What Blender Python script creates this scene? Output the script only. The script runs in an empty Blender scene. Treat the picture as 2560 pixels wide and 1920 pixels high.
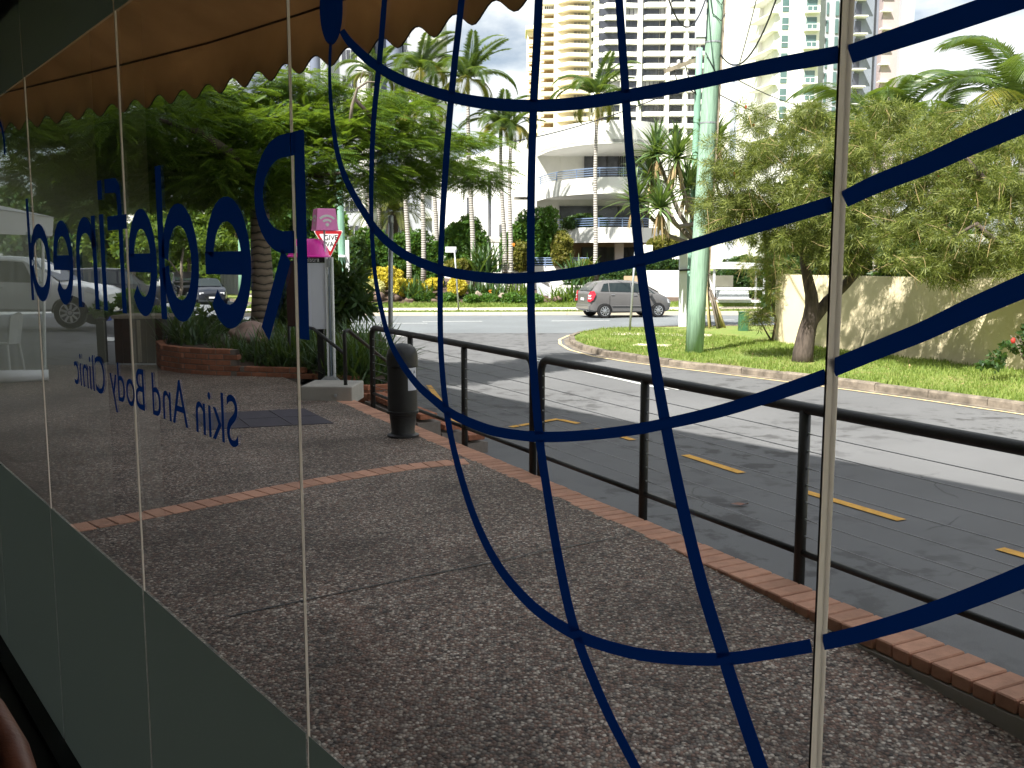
import bpy, math, random
import numpy as np
from mathutils import Vector, Matrix

random.seed(7)
rng = np.random.default_rng(7)
S = bpy.context.scene
COL = S.collection
R = math.radians

# ------------------------------------------------------------------ camera, sky, sun, exposure
EYE = 1.62
PITCH = R(7.25)
FPX = 2390.0
cam = bpy.data.cameras.new('camera')
cam.sensor_width = 36
cam.lens = FPX / 2560 * 36
cam.clip_start = 0.02
cam.clip_end = 4000
cam_ob = bpy.data.objects.new('camera', cam)
cam_ob.location = (0, 0, EYE)
cam_ob.rotation_euler = (R(90) - PITCH, 0, 0)
COL.objects.link(cam_ob)
S.camera = cam_ob

SUN_AZ, SUN_EL = R(38), R(50)          # travel direction of the light, right of straight ahead
world = bpy.data.worlds.new('World')
S.world = world
world.use_nodes = True
wn, wl = world.node_tree.nodes, world.node_tree.links
bg = wn['Background']
sky = wn.new('ShaderNodeTexSky')
sky.sky_type = 'NISHITA'
sky.sun_disc = False
sky.sun_elevation = SUN_EL
sky.sun_rotation = SUN_AZ + R(180)
sky.air_density = 1.0
sky.dust_density = 1.5
tc = wn.new('ShaderNodeTexCoord')
mp = wn.new('ShaderNodeMapping')
mp.inputs['Scale'].default_value = (1, 1, 2.2)
mp.inputs['Location'].default_value = (0.35, 0.1, 0.0)
wl.new(tc.outputs['Generated'], mp.inputs['Vector'])
cn = wn.new('ShaderNodeTexNoise')
cn.inputs['Scale'].default_value = 3.1
cn.inputs['Detail'].default_value = 7
cn.inputs['Roughness'].default_value = 0.55
wl.new(mp.outputs['Vector'], cn.inputs['Vector'])
cr = wn.new('ShaderNodeValToRGB')
cr.color_ramp.elements[0].position = 0.38
cr.color_ramp.elements[1].position = 0.53
wl.new(cn.outputs['Fac'], cr.inputs['Fac'])
mx = wn.new('ShaderNodeMix')
mx.data_type = 'RGBA'
wl.new(cr.outputs['Color'], mx.inputs['Factor'])
wl.new(sky.outputs['Color'], mx.inputs['A'])
mx.inputs['B'].default_value = (11.0, 11.2, 11.5, 1)
wl.new(mx.outputs['Result'], bg.inputs['Color'])
bg.inputs['Strength'].default_value = 0.050

sun = bpy.data.lights.new('sun', 'SUN')
sun.energy = 5.0
sun.angle = R(0.53)
sun.color = (1.0, 0.955, 0.88)
sun_ob = bpy.data.objects.new('sun', sun)
_d = Vector((math.sin(SUN_AZ) * math.cos(SUN_EL), math.cos(SUN_AZ) * math.cos(SUN_EL), -math.sin(SUN_EL)))
sun_ob.rotation_euler = _d.to_track_quat('-Z', 'Y').to_euler()
sun_ob.location = (-20, -30, 40)
COL.objects.link(sun_ob)

S.view_settings.view_transform = 'Standard'
S.view_settings.look = 'None'
S.view_settings.exposure = 1.42
S.view_settings.gamma = 1
S.view_settings.use_curve_mapping = False
S.render.engine = 'CYCLES'
S.cycles.use_denoising = True
S.cycles.max_bounces = 7
S.cycles.diffuse_bounces = 3
S.cycles.glossy_bounces = 2
S.cycles.transparent_max_bounces = 16
S.cycles.sample_clamp_indirect = 6
S.cycles.use_adaptive_sampling = True
S.cycles.adaptive_threshold = 0.02
S.cycles.caustics_reflective = False
S.cycles.caustics_refractive = False

# ------------------------------------------------------------------ measuring helpers (photo pixel + known distance -> place)
_cp, _sp = math.cos(PITCH), math.sin(PITCH)
def ray(px, py):
    a, b = (px - 1280) / FPX, -(py - 960) / FPX
    return Vector((a, _cp + b * _sp, -_sp + b * _cp))
def G(px, py, z):                       # on a level at height z
    d = ray(px, py); t = (z - EYE) / d.z
    return Vector((d.x * t, d.y * t, z))
def A(px, py, Y):                       # at distance Y ahead
    d = ray(px, py); t = Y / d.y
    return Vector((d.x * t, Y, EYE + d.z * t))
WIN_D = 0.70                            # the shop window stands this far (square on) from the eye
WN = Vector((math.cos(R(37.5)), math.sin(R(37.5)), 0))      # outward normal of the window
WT = Vector((-WN.y, WN.x, 0))                               # along the window, away from the eye
def W(px, py):                          # on the window: (along, height)
    d = ray(px, py); t = WIN_D / (WN.x * d.x + WN.y * d.y)
    P = d * t
    return P.dot(WT), P.z + EYE
def wp(t, z, off=0.0):                  # window coordinates -> place
    v = WN * (WIN_D + off) + WT * t
    return Vector((v.x, v.y, z))

# ------------------------------------------------------------------ mesh helpers
ORG = {}
class MB:
    def __init__(s):
        s.v, s.f = [], []
    def add(s, vs, fs):
        o = len(s.v)
        s.v += [tuple(v) for v in vs]
        s.f += [tuple(i + o for i in f) for f in fs]
        return s
    def box(s, c, d, rz=0.0, M=None):
        x, y, z = d[0] / 2, d[1] / 2, d[2] / 2
        vs = [Vector(p) for p in ((-x, -y, -z), (x, -y, -z), (x, y, -z), (-x, y, -z), (-x, -y, z), (x, -y, z), (x, y, z), (-x, y, z))]
        if M is None:
            M = Matrix.Rotation(rz, 4, 'Z')
        vs = [M @ v + Vector(c) for v in vs]
        return s.add(vs, [(0, 3, 2, 1), (4, 5, 6, 7), (0, 1, 5, 4), (1, 2, 6, 5), (2, 3, 7, 6), (3, 0, 4, 7)])
    def span(s, a, b, w, h, up=(0, 0, 1)):           # bar from a to b, w wide (sideways) and h high
        a, b = Vector(a), Vector(b)
        d = (b - a).normalized(); up = Vector(up)
        r = d.cross(up).normalized(); u = r.cross(d)
        r *= w / 2; u *= h / 2
        vs = [a - r - u, a + r - u, a + r + u, a - r + u, b - r - u, b + r - u, b + r + u, b - r + u]
        return s.add(vs, [(0, 1, 2, 3), (7, 6, 5, 4), (0, 4, 5, 1), (1, 5, 6, 2), (2, 6, 7, 3), (3, 7, 4, 0)])
    def tube(s, pts, rad, n=8, cap=True):
        pts = [Vector(p) for p in pts]
        if not hasattr(rad, '__len__'):
            rad = [rad] * len(pts)
        rings, prev = [], None
        for i, p in enumerate(pts):
            d = (pts[min(i + 1, len(pts) - 1)] - pts[max(i - 1, 0)]).normalized()
            if prev is None:
                r = d.orthogonal().normalized()
            else:
                r = (prev - d * prev.dot(d)).normalized()
            prev = r
            u = d.cross(r)
            rings.append([p + (r * math.cos(a) + u * math.sin(a)) * rad[i] for a in [2 * math.pi * k / n for k in range(n)]])
        vs = [v for r_ in rings for v in r_]
        fs = [(i * n + k, i * n + (k + 1) % n, (i + 1) * n + (k + 1) % n, (i + 1) * n + k) for i in range(len(pts) - 1) for k in range(n)]
        if cap:
            fs += [tuple(range(n))[::-1], tuple(range((len(pts) - 1) * n, len(pts) * n))]
        return s.add(vs, fs)
    def lathe(s, prof, c=(0, 0, 0), n=20, M=None):
        vs = []
        for r_, z in prof:
            for k in range(n):
                a = 2 * math.pi * k / n
                v = Vector((r_ * math.cos(a), r_ * math.sin(a), z))
                vs.append((M @ v if M else v) + Vector(c))
        m = len(prof)
        fs = [(i * n + k, i * n + (k + 1) % n, (i + 1) * n + (k + 1) % n, (i + 1) * n + k) for i in range(m - 1) for k in range(n)]
        fs += [tuple(range(n))[::-1], tuple(range((m - 1) * n, m * n))]
        return s.add(vs, fs)
    def prism(s, poly, z0, z1):
        n = len(poly)
        vs = [(p[0], p[1], z0) for p in poly] + [(p[0], p[1], z1) for p in poly]
        fs = [tuple(range(n))[::-1], tuple(range(n, 2 * n))] + [(i, (i + 1) % n, n + (i + 1) % n, n + i) for i in range(n)]
        return s.add(vs, fs)
    def extr(s, pts, vec):                            # flat outline pushed along vec
        n = len(pts); vec = Vector(vec)
        vs = [Vector(p) for p in pts]; vs += [v + vec for v in vs]
        fs = [tuple(range(n)), tuple(range(n, 2 * n))[::-1]] + [(i, n + i, n + (i + 1) % n, (i + 1) % n) for i in range(n)]
        return s.add(vs, fs)
    def sheet(s, rows):                               # grid of points
        m = len(rows[0])
        vs = [p for r_ in rows for p in r_]
        fs = [(i * m + k, i * m + k + 1, (i + 1) * m + k + 1, (i + 1) * m + k) for i in range(len(rows) - 1) for k in range(m - 1)]
        return s.add(vs, fs)
    def build(s, name, mat, parent=None, smooth=False, local=False, bevel=0):
        me = bpy.data.meshes.new(name)
        off = Vector((0, 0, 0))
        if parent is not None and not local:
            off = ORG.get(parent.name, Vector((0, 0, 0)))
        me.from_pydata([tuple(Vector(v) - off) for v in s.v], [], s.f)
        return link(name, me, mat, parent, smooth, local, bevel)

def link(name, me, mat, parent=None, smooth=False, local=False, bevel=0):
    me.update()
    if smooth:
        me.polygons.foreach_set('use_smooth', [True] * len(me.polygons))
    if mat is not None and not len(me.materials):
        me.materials.append(mat)
    o = bpy.data.objects.new(name, me)
    COL.objects.link(o)
    if parent is not None:
        o.parent = parent
        ORG[o.name] = ORG.get(parent.name, Vector((0, 0, 0)))
    if smooth == 'auto':
        try:
            me.set_sharp_from_angle(angle=R(38))
        except Exception:
            pass
    if bevel:
        b = o.modifiers.new('bevel', 'BEVEL'); b.width = bevel; b.segments = 2; b.limit_method = 'ANGLE'
    return o

def tag(o, label, cat=None, group=None, kind=None):
    o['label'] = label
    if cat: o['category'] = cat
    if group: o['group'] = group
    if kind: o['kind'] = kind
    return o
def thing(name, label, cat, loc=(0, 0, 0), rz=0.0, group=None):
    o = bpy.data.objects.new(name, None)
    o.empty_display_size = 0.1
    o.location = loc
    o.rotation_euler = (0, 0, rz)
    COL.objects.link(o)
    ORG[o.name] = Vector(loc)
    return tag(o, label, cat, group)
def struct(o):
    o['kind'] = 'structure'
    return o

def scatter(name, mat, proto, mats, parent=None, smooth=False):
    """one mesh holding a small shape repeated at each 3x4 transform (numpy)"""
    pv, pf = np.array(proto[0], float), proto[1]
    mats = np.asarray(mats)
    n, k = len(mats), len(pv)
    V = np.einsum('nij,kj->nki', mats[:, :, :3], pv) + mats[:, None, :, 3]
    if parent is not None:
        V = V - np.array(ORG.get(parent.name, Vector((0, 0, 0))))
    V = V.reshape(-1, 3)
    lens = np.array([len(f) for f in pf])
    flat = np.concatenate([np.array(f) for f in pf])
    loops = (flat[None, :] + (np.arange(n) * k)[:, None]).reshape(-1)
    tot = np.tile(lens, n)
    start = np.concatenate([[0], np.cumsum(tot)[:-1]])
    me = bpy.data.meshes.new(name)
    me.vertices.add(len(V)); me.vertices.foreach_set('co', V.astype(np.float32).reshape(-1))
    me.loops.add(len(loops)); me.loops.foreach_set('vertex_index', loops.astype(np.int32))
    me.polygons.add(len(tot)); me.polygons.foreach_set('loop_start', start.astype(np.int32))
    me.update(calc_edges=True)
    return link(name, me, mat, parent, smooth)

def frames(pos, dirs, roll=None, scale=1.0, up=(0, 0, 1)):
    """3x4 transforms: local x along dirs, local z as near up as possible"""
    pos, d = np.asarray(pos, float), np.asarray(dirs, float)
    d = d / (np.linalg.norm(d, axis=1, keepdims=True) + 1e-9)
    u = np.tile(np.array(up, float), (len(d), 1)) + rng.normal(0, 0.02, d.shape)
    y = np.cross(u, d); y /= (np.linalg.norm(y, axis=1, keepdims=True) + 1e-9)
    z = np.cross(d, y)
    if roll is not None:
        c, s_ = np.cos(roll)[:, None], np.sin(roll)[:, None]
        y, z = y * c + z * s_, z * c - y * s_
    sc = np.broadcast_to(np.asarray(scale, float), (len(d),))[:, None]
    return np.stack([d * sc, y * sc, z * sc, pos], axis=2)

def sphere_dirs(n):
    v = rng.normal(0, 1, (n, 3))
    return v / np.linalg.norm(v, axis=1, keepdims=True)

def text_mesh(txt, size=1.0, extrude=0.0, align='CENTER'):
    cu = bpy.data.curves.new('lettering', 'FONT')
    cu.body = txt; cu.size = size; cu.extrude = extrude
    cu.align_x = align
    o = bpy.data.objects.new('lettering', cu)
    COL.objects.link(o)
    dg = bpy.context.evaluated_depsgraph_get()
    me = bpy.data.meshes.new_from_object(o.evaluated_get(dg))
    bpy.data.objects.remove(o)
    me.materials.clear()
    return me

# ------------------------------------------------------------------ materials
def nodes(name):
    m = bpy.data.materials.new(name)
    m.use_nodes = True
    nt = m.node_tree
    return m, nt.nodes, nt.links, nt.nodes['Principled BSDF']
def mixc(n, l, fac, a, b):
    x = n.new('ShaderNodeMix'); x.data_type = 'RGBA'
    for s_, v in (('Factor', fac), ('A', a), ('B', b)):
        if hasattr(v, 'is_linked') or hasattr(v, 'links'):
            l.new(v, x.inputs[s_])
        elif isinstance(v, (int, float)):
            x.inputs[s_].default_value = v
        else:
            x.inputs[s_].default_value = (*v[:3], 1)
    return x.outputs['Result']
def ramp(n, l, src, stops):
    r = n.new('ShaderNodeValToRGB')
    el = r.color_ramp.elements
    while len(el) < len(stops):
        el.new(0.5)
    for e, (p, c) in zip(el, stops):
        e.position = p
        e.color = (*c, 1) if hasattr(c, '__len__') else (c, c, c, 1)
    l.new(src, r.inputs['Fac'])
    return r.outputs['Color']
def pos_noise(n, l, scale, detail=4, rough=0.55, stretch=(1, 1, 1), off=(0, 0, 0)):
    g = n.new('ShaderNodeNewGeometry')
    m = n.new('ShaderNodeMapping')
    m.inputs['Scale'].default_value = stretch
    m.inputs['Location'].default_value = off
    l.new(g.outputs['Position'], m.inputs['Vector'])
    t = n.new('ShaderNodeTexNoise')
    t.inputs['Scale'].default_value = scale
    t.inputs['Detail'].default_value = detail
    t.inputs['Roughness'].default_value = rough
    l.new(m.outputs['Vector'], t.inputs['Vector'])
    return t.outputs['Fac']
def bumpit(n, l, b, h, strength, dist=0.01):
    k = n.new('ShaderNodeBump')
    k.inputs['Strength'].default_value = strength
    k.inputs['Distance'].default_value = dist
    l.new(h, k.inputs['Height'])
    l.new(k.outputs['Normal'], b.inputs['Normal'])
def mat(name, col, rough=0.6, var=0.0, scale=3.0, bump=0.0, bscale=40.0, metal=0.0, spec=0.4, rand=0.0, stretch=(1, 1, 1), coat=0.0):
    m, n, l, b = nodes(name)
    b.inputs['Roughness'].default_value = rough
    b.inputs['Metallic'].default_value = metal
    b.inputs['Specular IOR Level'].default_value = spec
    b.inputs['Coat Weight'].default_value = coat
    out = None
    if var:
        f = pos_noise(n, l, scale, 5, 0.6, stretch)
        f2 = ramp(n, l, f, [(0.3, 0.0), (0.7, 1.0)])
        out = mixc(n, l, f2, [max(0, c * (1 - var)) for c in col], [min(1, c * (1 + var)) for c in col])
    if rand:
        oi = n.new('ShaderNodeObjectInfo')
        hs = n.new('ShaderNodeHueSaturation')
        mr = n.new('ShaderNodeMapRange')
        mr.inputs['To Min'].default_value = 1 - rand
        mr.inputs['To Max'].default_value = 1 + rand
        l.new(oi.outputs['Random'], mr.inputs['Value'])
        l.new(mr.outputs['Result'], hs.inputs['Value'])
        if out is not None:
            l.new(out, hs.inputs['Color'])
        else:
            hs.inputs['Color'].default_value = (*col, 1)
        out = hs.outputs['Color']
    if out is not None:
        l.new(out, b.inputs['Base Color'])
    else:
        b.inputs['Base Color'].default_value = (*col, 1)
    if bump:
        bumpit(n, l, b, pos_noise(n, l, bscale, 4, 0.6, stretch), bump)
    return m
def leaf(name, c1, c2, trans=0.35, rough=0.5, spec=0.35):
    m, n, l, b = nodes(name)
    g = n.new('ShaderNodeNewGeometry')
    c = mixc(n, l, g.outputs['Random Per Island'], c1, c2)
    l.new(c, b.inputs['Base Color'])
    b.inputs['Roughness'].default_value = rough
    b.inputs['Specular IOR Level'].default_value = spec
    t = n.new('ShaderNodeBsdfTranslucent')
    c3 = mixc(n, l, 0.55, c, (0.30, 0.42, 0.03))
    l.new(c3, t.inputs['Color'])
    ms = n.new('ShaderNodeMixShader')
    ms.inputs['Fac'].default_value = trans
    l.new(b.outputs['BSDF'], ms.inputs[1])
    l.new(t.outputs['BSDF'], ms.inputs[2])
    l.new(ms.outputs['Shader'], n['Material Output'].inputs['Surface'])
    return m

X = {}
X['white'] = mat('white_render', (0.80, 0.79, 0.76), 0.8, 0.05, 0.6, 0.15, 60)
X['offwhite'] = mat('off_white_paint', (0.72, 0.70, 0.66), 0.7, 0.06, 2)
X['cream'] = mat('cream_render', (0.72, 0.62, 0.42), 0.85, 0.07, 1.2, 0.35, 50)
X['tan'] = mat('tan_render', (0.42, 0.31, 0.20), 0.85, 0.08, 1.5)
X['beige'] = mat('beige_tower_paint', (0.80, 0.71, 0.57), 0.8, 0.05, 0.3)
X['towerwhite'] = mat('white_tower_paint', (0.80, 0.78, 0.75), 0.8, 0.04, 0.2)
X['towergrey'] = mat('grey_tower_panel', (0.20, 0.22, 0.27), 0.7, 0.08, 0.3)
X['towermauve'] = mat('mauve_tower_panel', (0.42, 0.34, 0.34), 0.7, 0.05, 0.3)
X['palegrey'] = mat('pale_grey_render', (0.40, 0.41, 0.455), 0.8, 0.05, 0.4)
X['bluegrey'] = mat('blue_grey_render', (0.17, 0.19, 0.27), 0.8, 0.06, 0.4)
X['darkglass'] = mat('dark_window_glass', (0.05, 0.052, 0.066), 0.12, 0.5, 0.5, spec=0.8)
X['greenglass'] = mat('green_window_glass', (0.10, 0.17, 0.165), 0.1, 0.2, 0.3, spec=0.9)
X['curtain'] = mat('curtained_window', (0.30, 0.30, 0.32), 0.5, 0.35, 0.4)
X['warmglass'] = mat('warm_balcony_glass', (0.40, 0.26, 0.12), 0.35, 0.3, 0.5)  # warm brown glass of the beige tower's balcony windows
X['frame'] = mat('dark_window_frame', (0.03, 0.03, 0.04), 0.4)
X['bluerail'] = mat('blue_grey_metal_rail', (0.20, 0.27, 0.42), 0.4, metal=0.2)
X['whiterail'] = mat('white_metal_rail', (0.75, 0.76, 0.78), 0.35)
X['black'] = mat('black_powdercoat', (0.007, 0.0065, 0.006), 0.5, 0.3, 9, 0.2, 90, spec=0.5)
X['blackplastic'] = mat('black_bin_plastic', (0.018, 0.018, 0.019), 0.45, 0.25, 8, 0.15, 60)
X['wire'] = mat('steel_cable', (0.30, 0.30, 0.30), 0.35, metal=0.8)
X['cable'] = mat('black_power_cable', (0.012, 0.012, 0.014), 0.6)
X['galv'] = mat('galvanised_steel', (0.38, 0.40, 0.42), 0.45, 0.12, 12, metal=0.6)
X['bluegalv'] = mat('blue_grey_steel', (0.22, 0.27, 0.33), 0.5, 0.1, 6, metal=0.2)
X['paintpost'] = mat('white_painted_steel', (0.66, 0.68, 0.70), 0.4, 0.05, 4)
X['brick'] = mat('terracotta_paver', (0.52, 0.275, 0.185), 0.8, 0.14, 14, 0.35, 120, rand=0.16)
X['redbrick'] = mat('red_brick', (0.32, 0.125, 0.07), 0.85, 0.22, 18, 0.4, 110, rand=0.22)
X['mortar'] = mat('mortar', (0.20, 0.17, 0.15), 0.9, 0.15, 20)
X['conc'] = mat('grey_concrete', (0.36, 0.34, 0.31), 0.85, 0.12, 4, 0.3, 60)
X['oldkerb'] = mat('weathered_kerb_concrete', (0.175, 0.145, 0.115), 0.9, 0.5, 5, 0.6, 40, rand=0.14)
X['path'] = mat('pale_footpath_concrete', (0.62, 0.54, 0.44), 0.9, 0.08, 1.5, 0.2, 60)
X['timberpole'] = mat('green_painted_timber', (0.27, 0.41, 0.31), 0.85, 0.35, 4, 0.8, 30, stretch=(6, 6, 0.35))
X['timberpole2'] = mat('faded_green_timber', (0.22, 0.40, 0.30), 0.8, 0.25, 3, 0.4, 30, stretch=(6, 6, 0.35))
X['greywood'] = mat('weathered_grey_timber', (0.30, 0.25, 0.19), 0.9, 0.3, 8, 0.4, 40)
X['brownwood'] = mat('dark_stained_timber', (0.045, 0.022, 0.012), 0.6, 0.3, 5, 0.2, 40)
X['bark'] = mat('dark_furrowed_bark', (0.085, 0.065, 0.055), 0.95, 0.5, 9, 1.0, 22, stretch=(2, 2, 0.45))
X['greybark'] = mat('grey_bark', (0.20, 0.165, 0.135), 0.95, 0.3, 8, 0.7, 30)
X['dirt'] = mat('garden_soil', (0.085, 0.055, 0.04), 0.95, 0.35, 5, 0.8, 25)
X['rock'] = mat('brown_grey_rock', (0.16, 0.11, 0.09), 0.9, 0.4, 5, 0.8, 14)
X['palerock'] = mat('pale_rock', (0.26, 0.21, 0.175), 0.9, 0.3, 6, 0.7, 14)
X['pinkrock'] = mat('pinkish_boulder', (0.30, 0.20, 0.17), 0.55, 0.45, 5, 0.3, 14)
X['pink'] = mat('magenta_plastic', (0.97, 0.05, 0.52), 0.35, 0.04, 3, spec=0.5)
X['pinkpale'] = mat('pink_plastic', (0.97, 0.28, 0.66), 0.4, 0.05, 3)
X['whiteplastic'] = mat('white_plastic', (0.78, 0.78, 0.80), 0.4)
X['panelgrey'] = mat('pale_grey_panel', (0.66, 0.68, 0.76), 0.5, 0.03, 3)
X['signred'] = mat('sign_red', (0.36, 0.012, 0.02), 0.4)
X['signwhite'] = mat('sign_white', (0.80, 0.80, 0.80), 0.4)
X['blacktext'] = mat('black_print', (0.012, 0.012, 0.012), 0.5)
X['darkpanel'] = mat('dark_brown_panel', (0.035, 0.012, 0.010), 0.5, 0.2, 4)
X['tyre'] = mat('tyre_rubber', (0.014, 0.014, 0.015), 0.85)
X['alloy'] = mat('alloy_wheel', (0.62, 0.63, 0.66), 0.25, metal=0.85)
X['carglass'] = mat('tinted_car_glass', (0.018, 0.026, 0.026), 0.08, spec=0.9)
X['carglass2'] = mat('pale_green_car_glass', (0.06, 0.10, 0.095), 0.08, spec=0.9)
X['carblack'] = mat('black_car_trim', (0.01, 0.01, 0.011), 0.5)
X['chrome'] = mat('bright_trim', (0.7, 0.7, 0.72), 0.15, metal=0.9)
X['lampred'] = mat('red_lamp_lens', (0.55, 0.01, 0.03), 0.15, spec=0.8)
X['lampwhite'] = mat('clear_lamp_lens', (0.75, 0.75, 0.78), 0.12, spec=0.8)
X['yellow'] = mat('yellow_road_paint', (0.62, 0.33, 0.06), 0.8, 0.22, 14, 0.3, 120)
X['creamline'] = mat('faded_cream_road_paint', (0.60, 0.47, 0.27), 0.85, 0.3, 9, 0.3, 120)
X['whiteline'] = mat('white_road_paint', (0.72, 0.72, 0.70), 0.8, 0.15, 9, 0.2, 120)
X['darkmat'] = mat('dark_slate_paver', (0.045, 0.038, 0.055), 0.75, 0.2, 8, 0.2, 80)
X['tent'] = mat('white_marquee_vinyl', (0.74, 0.76, 0.78), 0.5, 0.04, 2)
X['bluebin'] = mat('blue_plastic', (0.03, 0.07, 0.38), 0.5, 0.1, 4)
X['yellowcloth'] = mat('ochre_cloth', (0.62, 0.36, 0.05), 0.8)
X['boxgreen'] = mat('green_service_box_paint', (0.045, 0.13, 0.065), 0.55, 0.25, 8)
X['slate'] = mat('grey_roof_sheet', (0.30, 0.31, 0.34), 0.6)

def m_paint(name, col):
    return mat(name, col, 0.32, 0.03, 2, spec=0.5, coat=0.6)
X['car_grey'] = m_paint('warm_grey_car_paint', (0.125, 0.12, 0.122))
X['car_white'] = m_paint('white_car_paint', (0.78, 0.78, 0.78))
X['car_navy'] = m_paint('dark_navy_car_paint', (0.012, 0.014, 0.022))
X['car_black'] = m_paint('black_car_paint', (0.008, 0.008, 0.009))
X['car_red'] = m_paint('red_car_paint', (0.40, 0.02, 0.02))
X['car_silver'] = m_paint('silver_car_paint', (0.45, 0.46, 0.48))

X['lf_poinciana'] = leaf('feathery_poinciana_leaf', (0.032, 0.085, 0.012), (0.125, 0.21, 0.022), 0.42)
X['lf_bottle'] = leaf('bottlebrush_leaf', (0.045, 0.07, 0.016), (0.24, 0.26, 0.06), 0.32)
X['lf_palm'] = leaf('palm_leaflet', (0.028, 0.065, 0.016), (0.10, 0.15, 0.032), 0.35, 0.4, 0.5)
X['lf_palmold'] = leaf('yellowing_palm_leaflet', (0.14, 0.15, 0.03), (0.30, 0.24, 0.06), 0.35, 0.45)
X['lf_date'] = leaf('date_palm_leaflet', (0.045, 0.06, 0.018), (0.15, 0.155, 0.045), 0.3, 0.45)
X['lf_pandan'] = leaf('pandanus_leaf', (0.06, 0.13, 0.045), (0.17, 0.23, 0.08), 0.25, 0.4, 0.5)
X['lf_dry'] = leaf('dry_straw_leaf', (0.28, 0.19, 0.09), (0.46, 0.34, 0.18), 0.2, 0.7)
X['lf_hedge'] = leaf('hedge_leaf', (0.028, 0.085, 0.012), (0.09, 0.19, 0.025), 0.3)
X['lf_dark'] = leaf('dark_shrub_leaf', (0.014, 0.04, 0.012), (0.05, 0.105, 0.025), 0.25)
X['lf_olive'] = leaf('olive_shrub_leaf', (0.09, 0.10, 0.02), (0.24, 0.21, 0.04), 0.3)
X['lf_yellow'] = leaf('golden_shrub_leaf', (0.50, 0.38, 0.02), (0.75, 0.62, 0.08), 0.3)
X['lf_variegated'] = leaf('cream_variegated_leaf', (0.55, 0.50, 0.16), (0.75, 0.72, 0.40), 0.3)
X['lf_strap'] = leaf('dark_strap_leaf', (0.02, 0.06, 0.018), (0.065, 0.13, 0.035), 0.25, 0.4, 0.5)
X['lf_street'] = leaf('street_tree_leaf', (0.045, 0.10, 0.015), (0.15, 0.22, 0.03), 0.4)
X['lf_grass'] = leaf('lawn_grass_blade', (0.11, 0.18, 0.028), (0.28, 0.34, 0.085), 0.35, 0.6)
X['flower_red'] = mat('red_flower', (0.40, 0.03, 0.02), 0.6)
X['flower_straw'] = mat('straw_flower_spray', (0.62, 0.50, 0.28), 0.8)
X['flower_orange'] = mat('orange_flower', (0.75, 0.28, 0.03), 0.6)

def m_aggregate():
    m, n, l, b = nodes('exposed_aggregate')
    g = n.new('ShaderNodeNewGeometry')
    v = n.new('ShaderNodeTexVoronoi')
    v.inputs['Scale'].default_value = 72
    l.new(g.outputs['Position'], v.inputs['Vector'])
    sx = n.new('ShaderNodeSeparateColor')
    l.new(v.outputs['Color'], sx.inputs['Color'])
    c = ramp(n, l, sx.outputs['Red'], [(0.0, (0.035, 0.026, 0.024)), (0.22, (0.14, 0.088, 0.066)), (0.45, (0.28, 0.17, 0.13)), (0.66, (0.20, 0.18, 0.165)), (0.85, (0.42, 0.35, 0.29)), (1.0, (0.68, 0.62, 0.55))])
    edge = ramp(n, l, v.outputs['Distance'], [(0.35, 1.0), (0.75, 0.45)])
    mm = n.new('ShaderNodeMix'); mm.data_type = 'RGBA'; mm.blend_type = 'MULTIPLY'
    mm.inputs['Factor'].default_value = 1
    l.new(c, mm.inputs['A']); l.new(edge, mm.inputs['B'])
    dirt = ramp(n, l, pos_noise(n, l, 0.85, 7, 0.62), [(0.30, (0.36, 0.33, 0.30)), (0.46, (0.72, 0.69, 0.66)), (0.66, (1.08, 1.05, 1.02))])
    m2 = n.new('ShaderNodeMix'); m2.data_type = 'RGBA'; m2.blend_type = 'MULTIPLY'
    m2.inputs['Factor'].default_value = 1
    l.new(mm.outputs['Result'], m2.inputs['A']); l.new(dirt, m2.inputs['B'])
    l.new(m2.outputs['Result'], b.inputs['Base Color'])
    b.inputs['Roughness'].default_value = 0.75
    inv = n.new('ShaderNodeMath'); inv.operation = 'SUBTRACT'; inv.inputs[0].default_value = 1
    l.new(v.outputs['Distance'], inv.inputs[1])
    bumpit(n, l, b, inv.outputs[0], 0.8, 0.006)
    return m
X['aggregate'] = m_aggregate()

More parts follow.
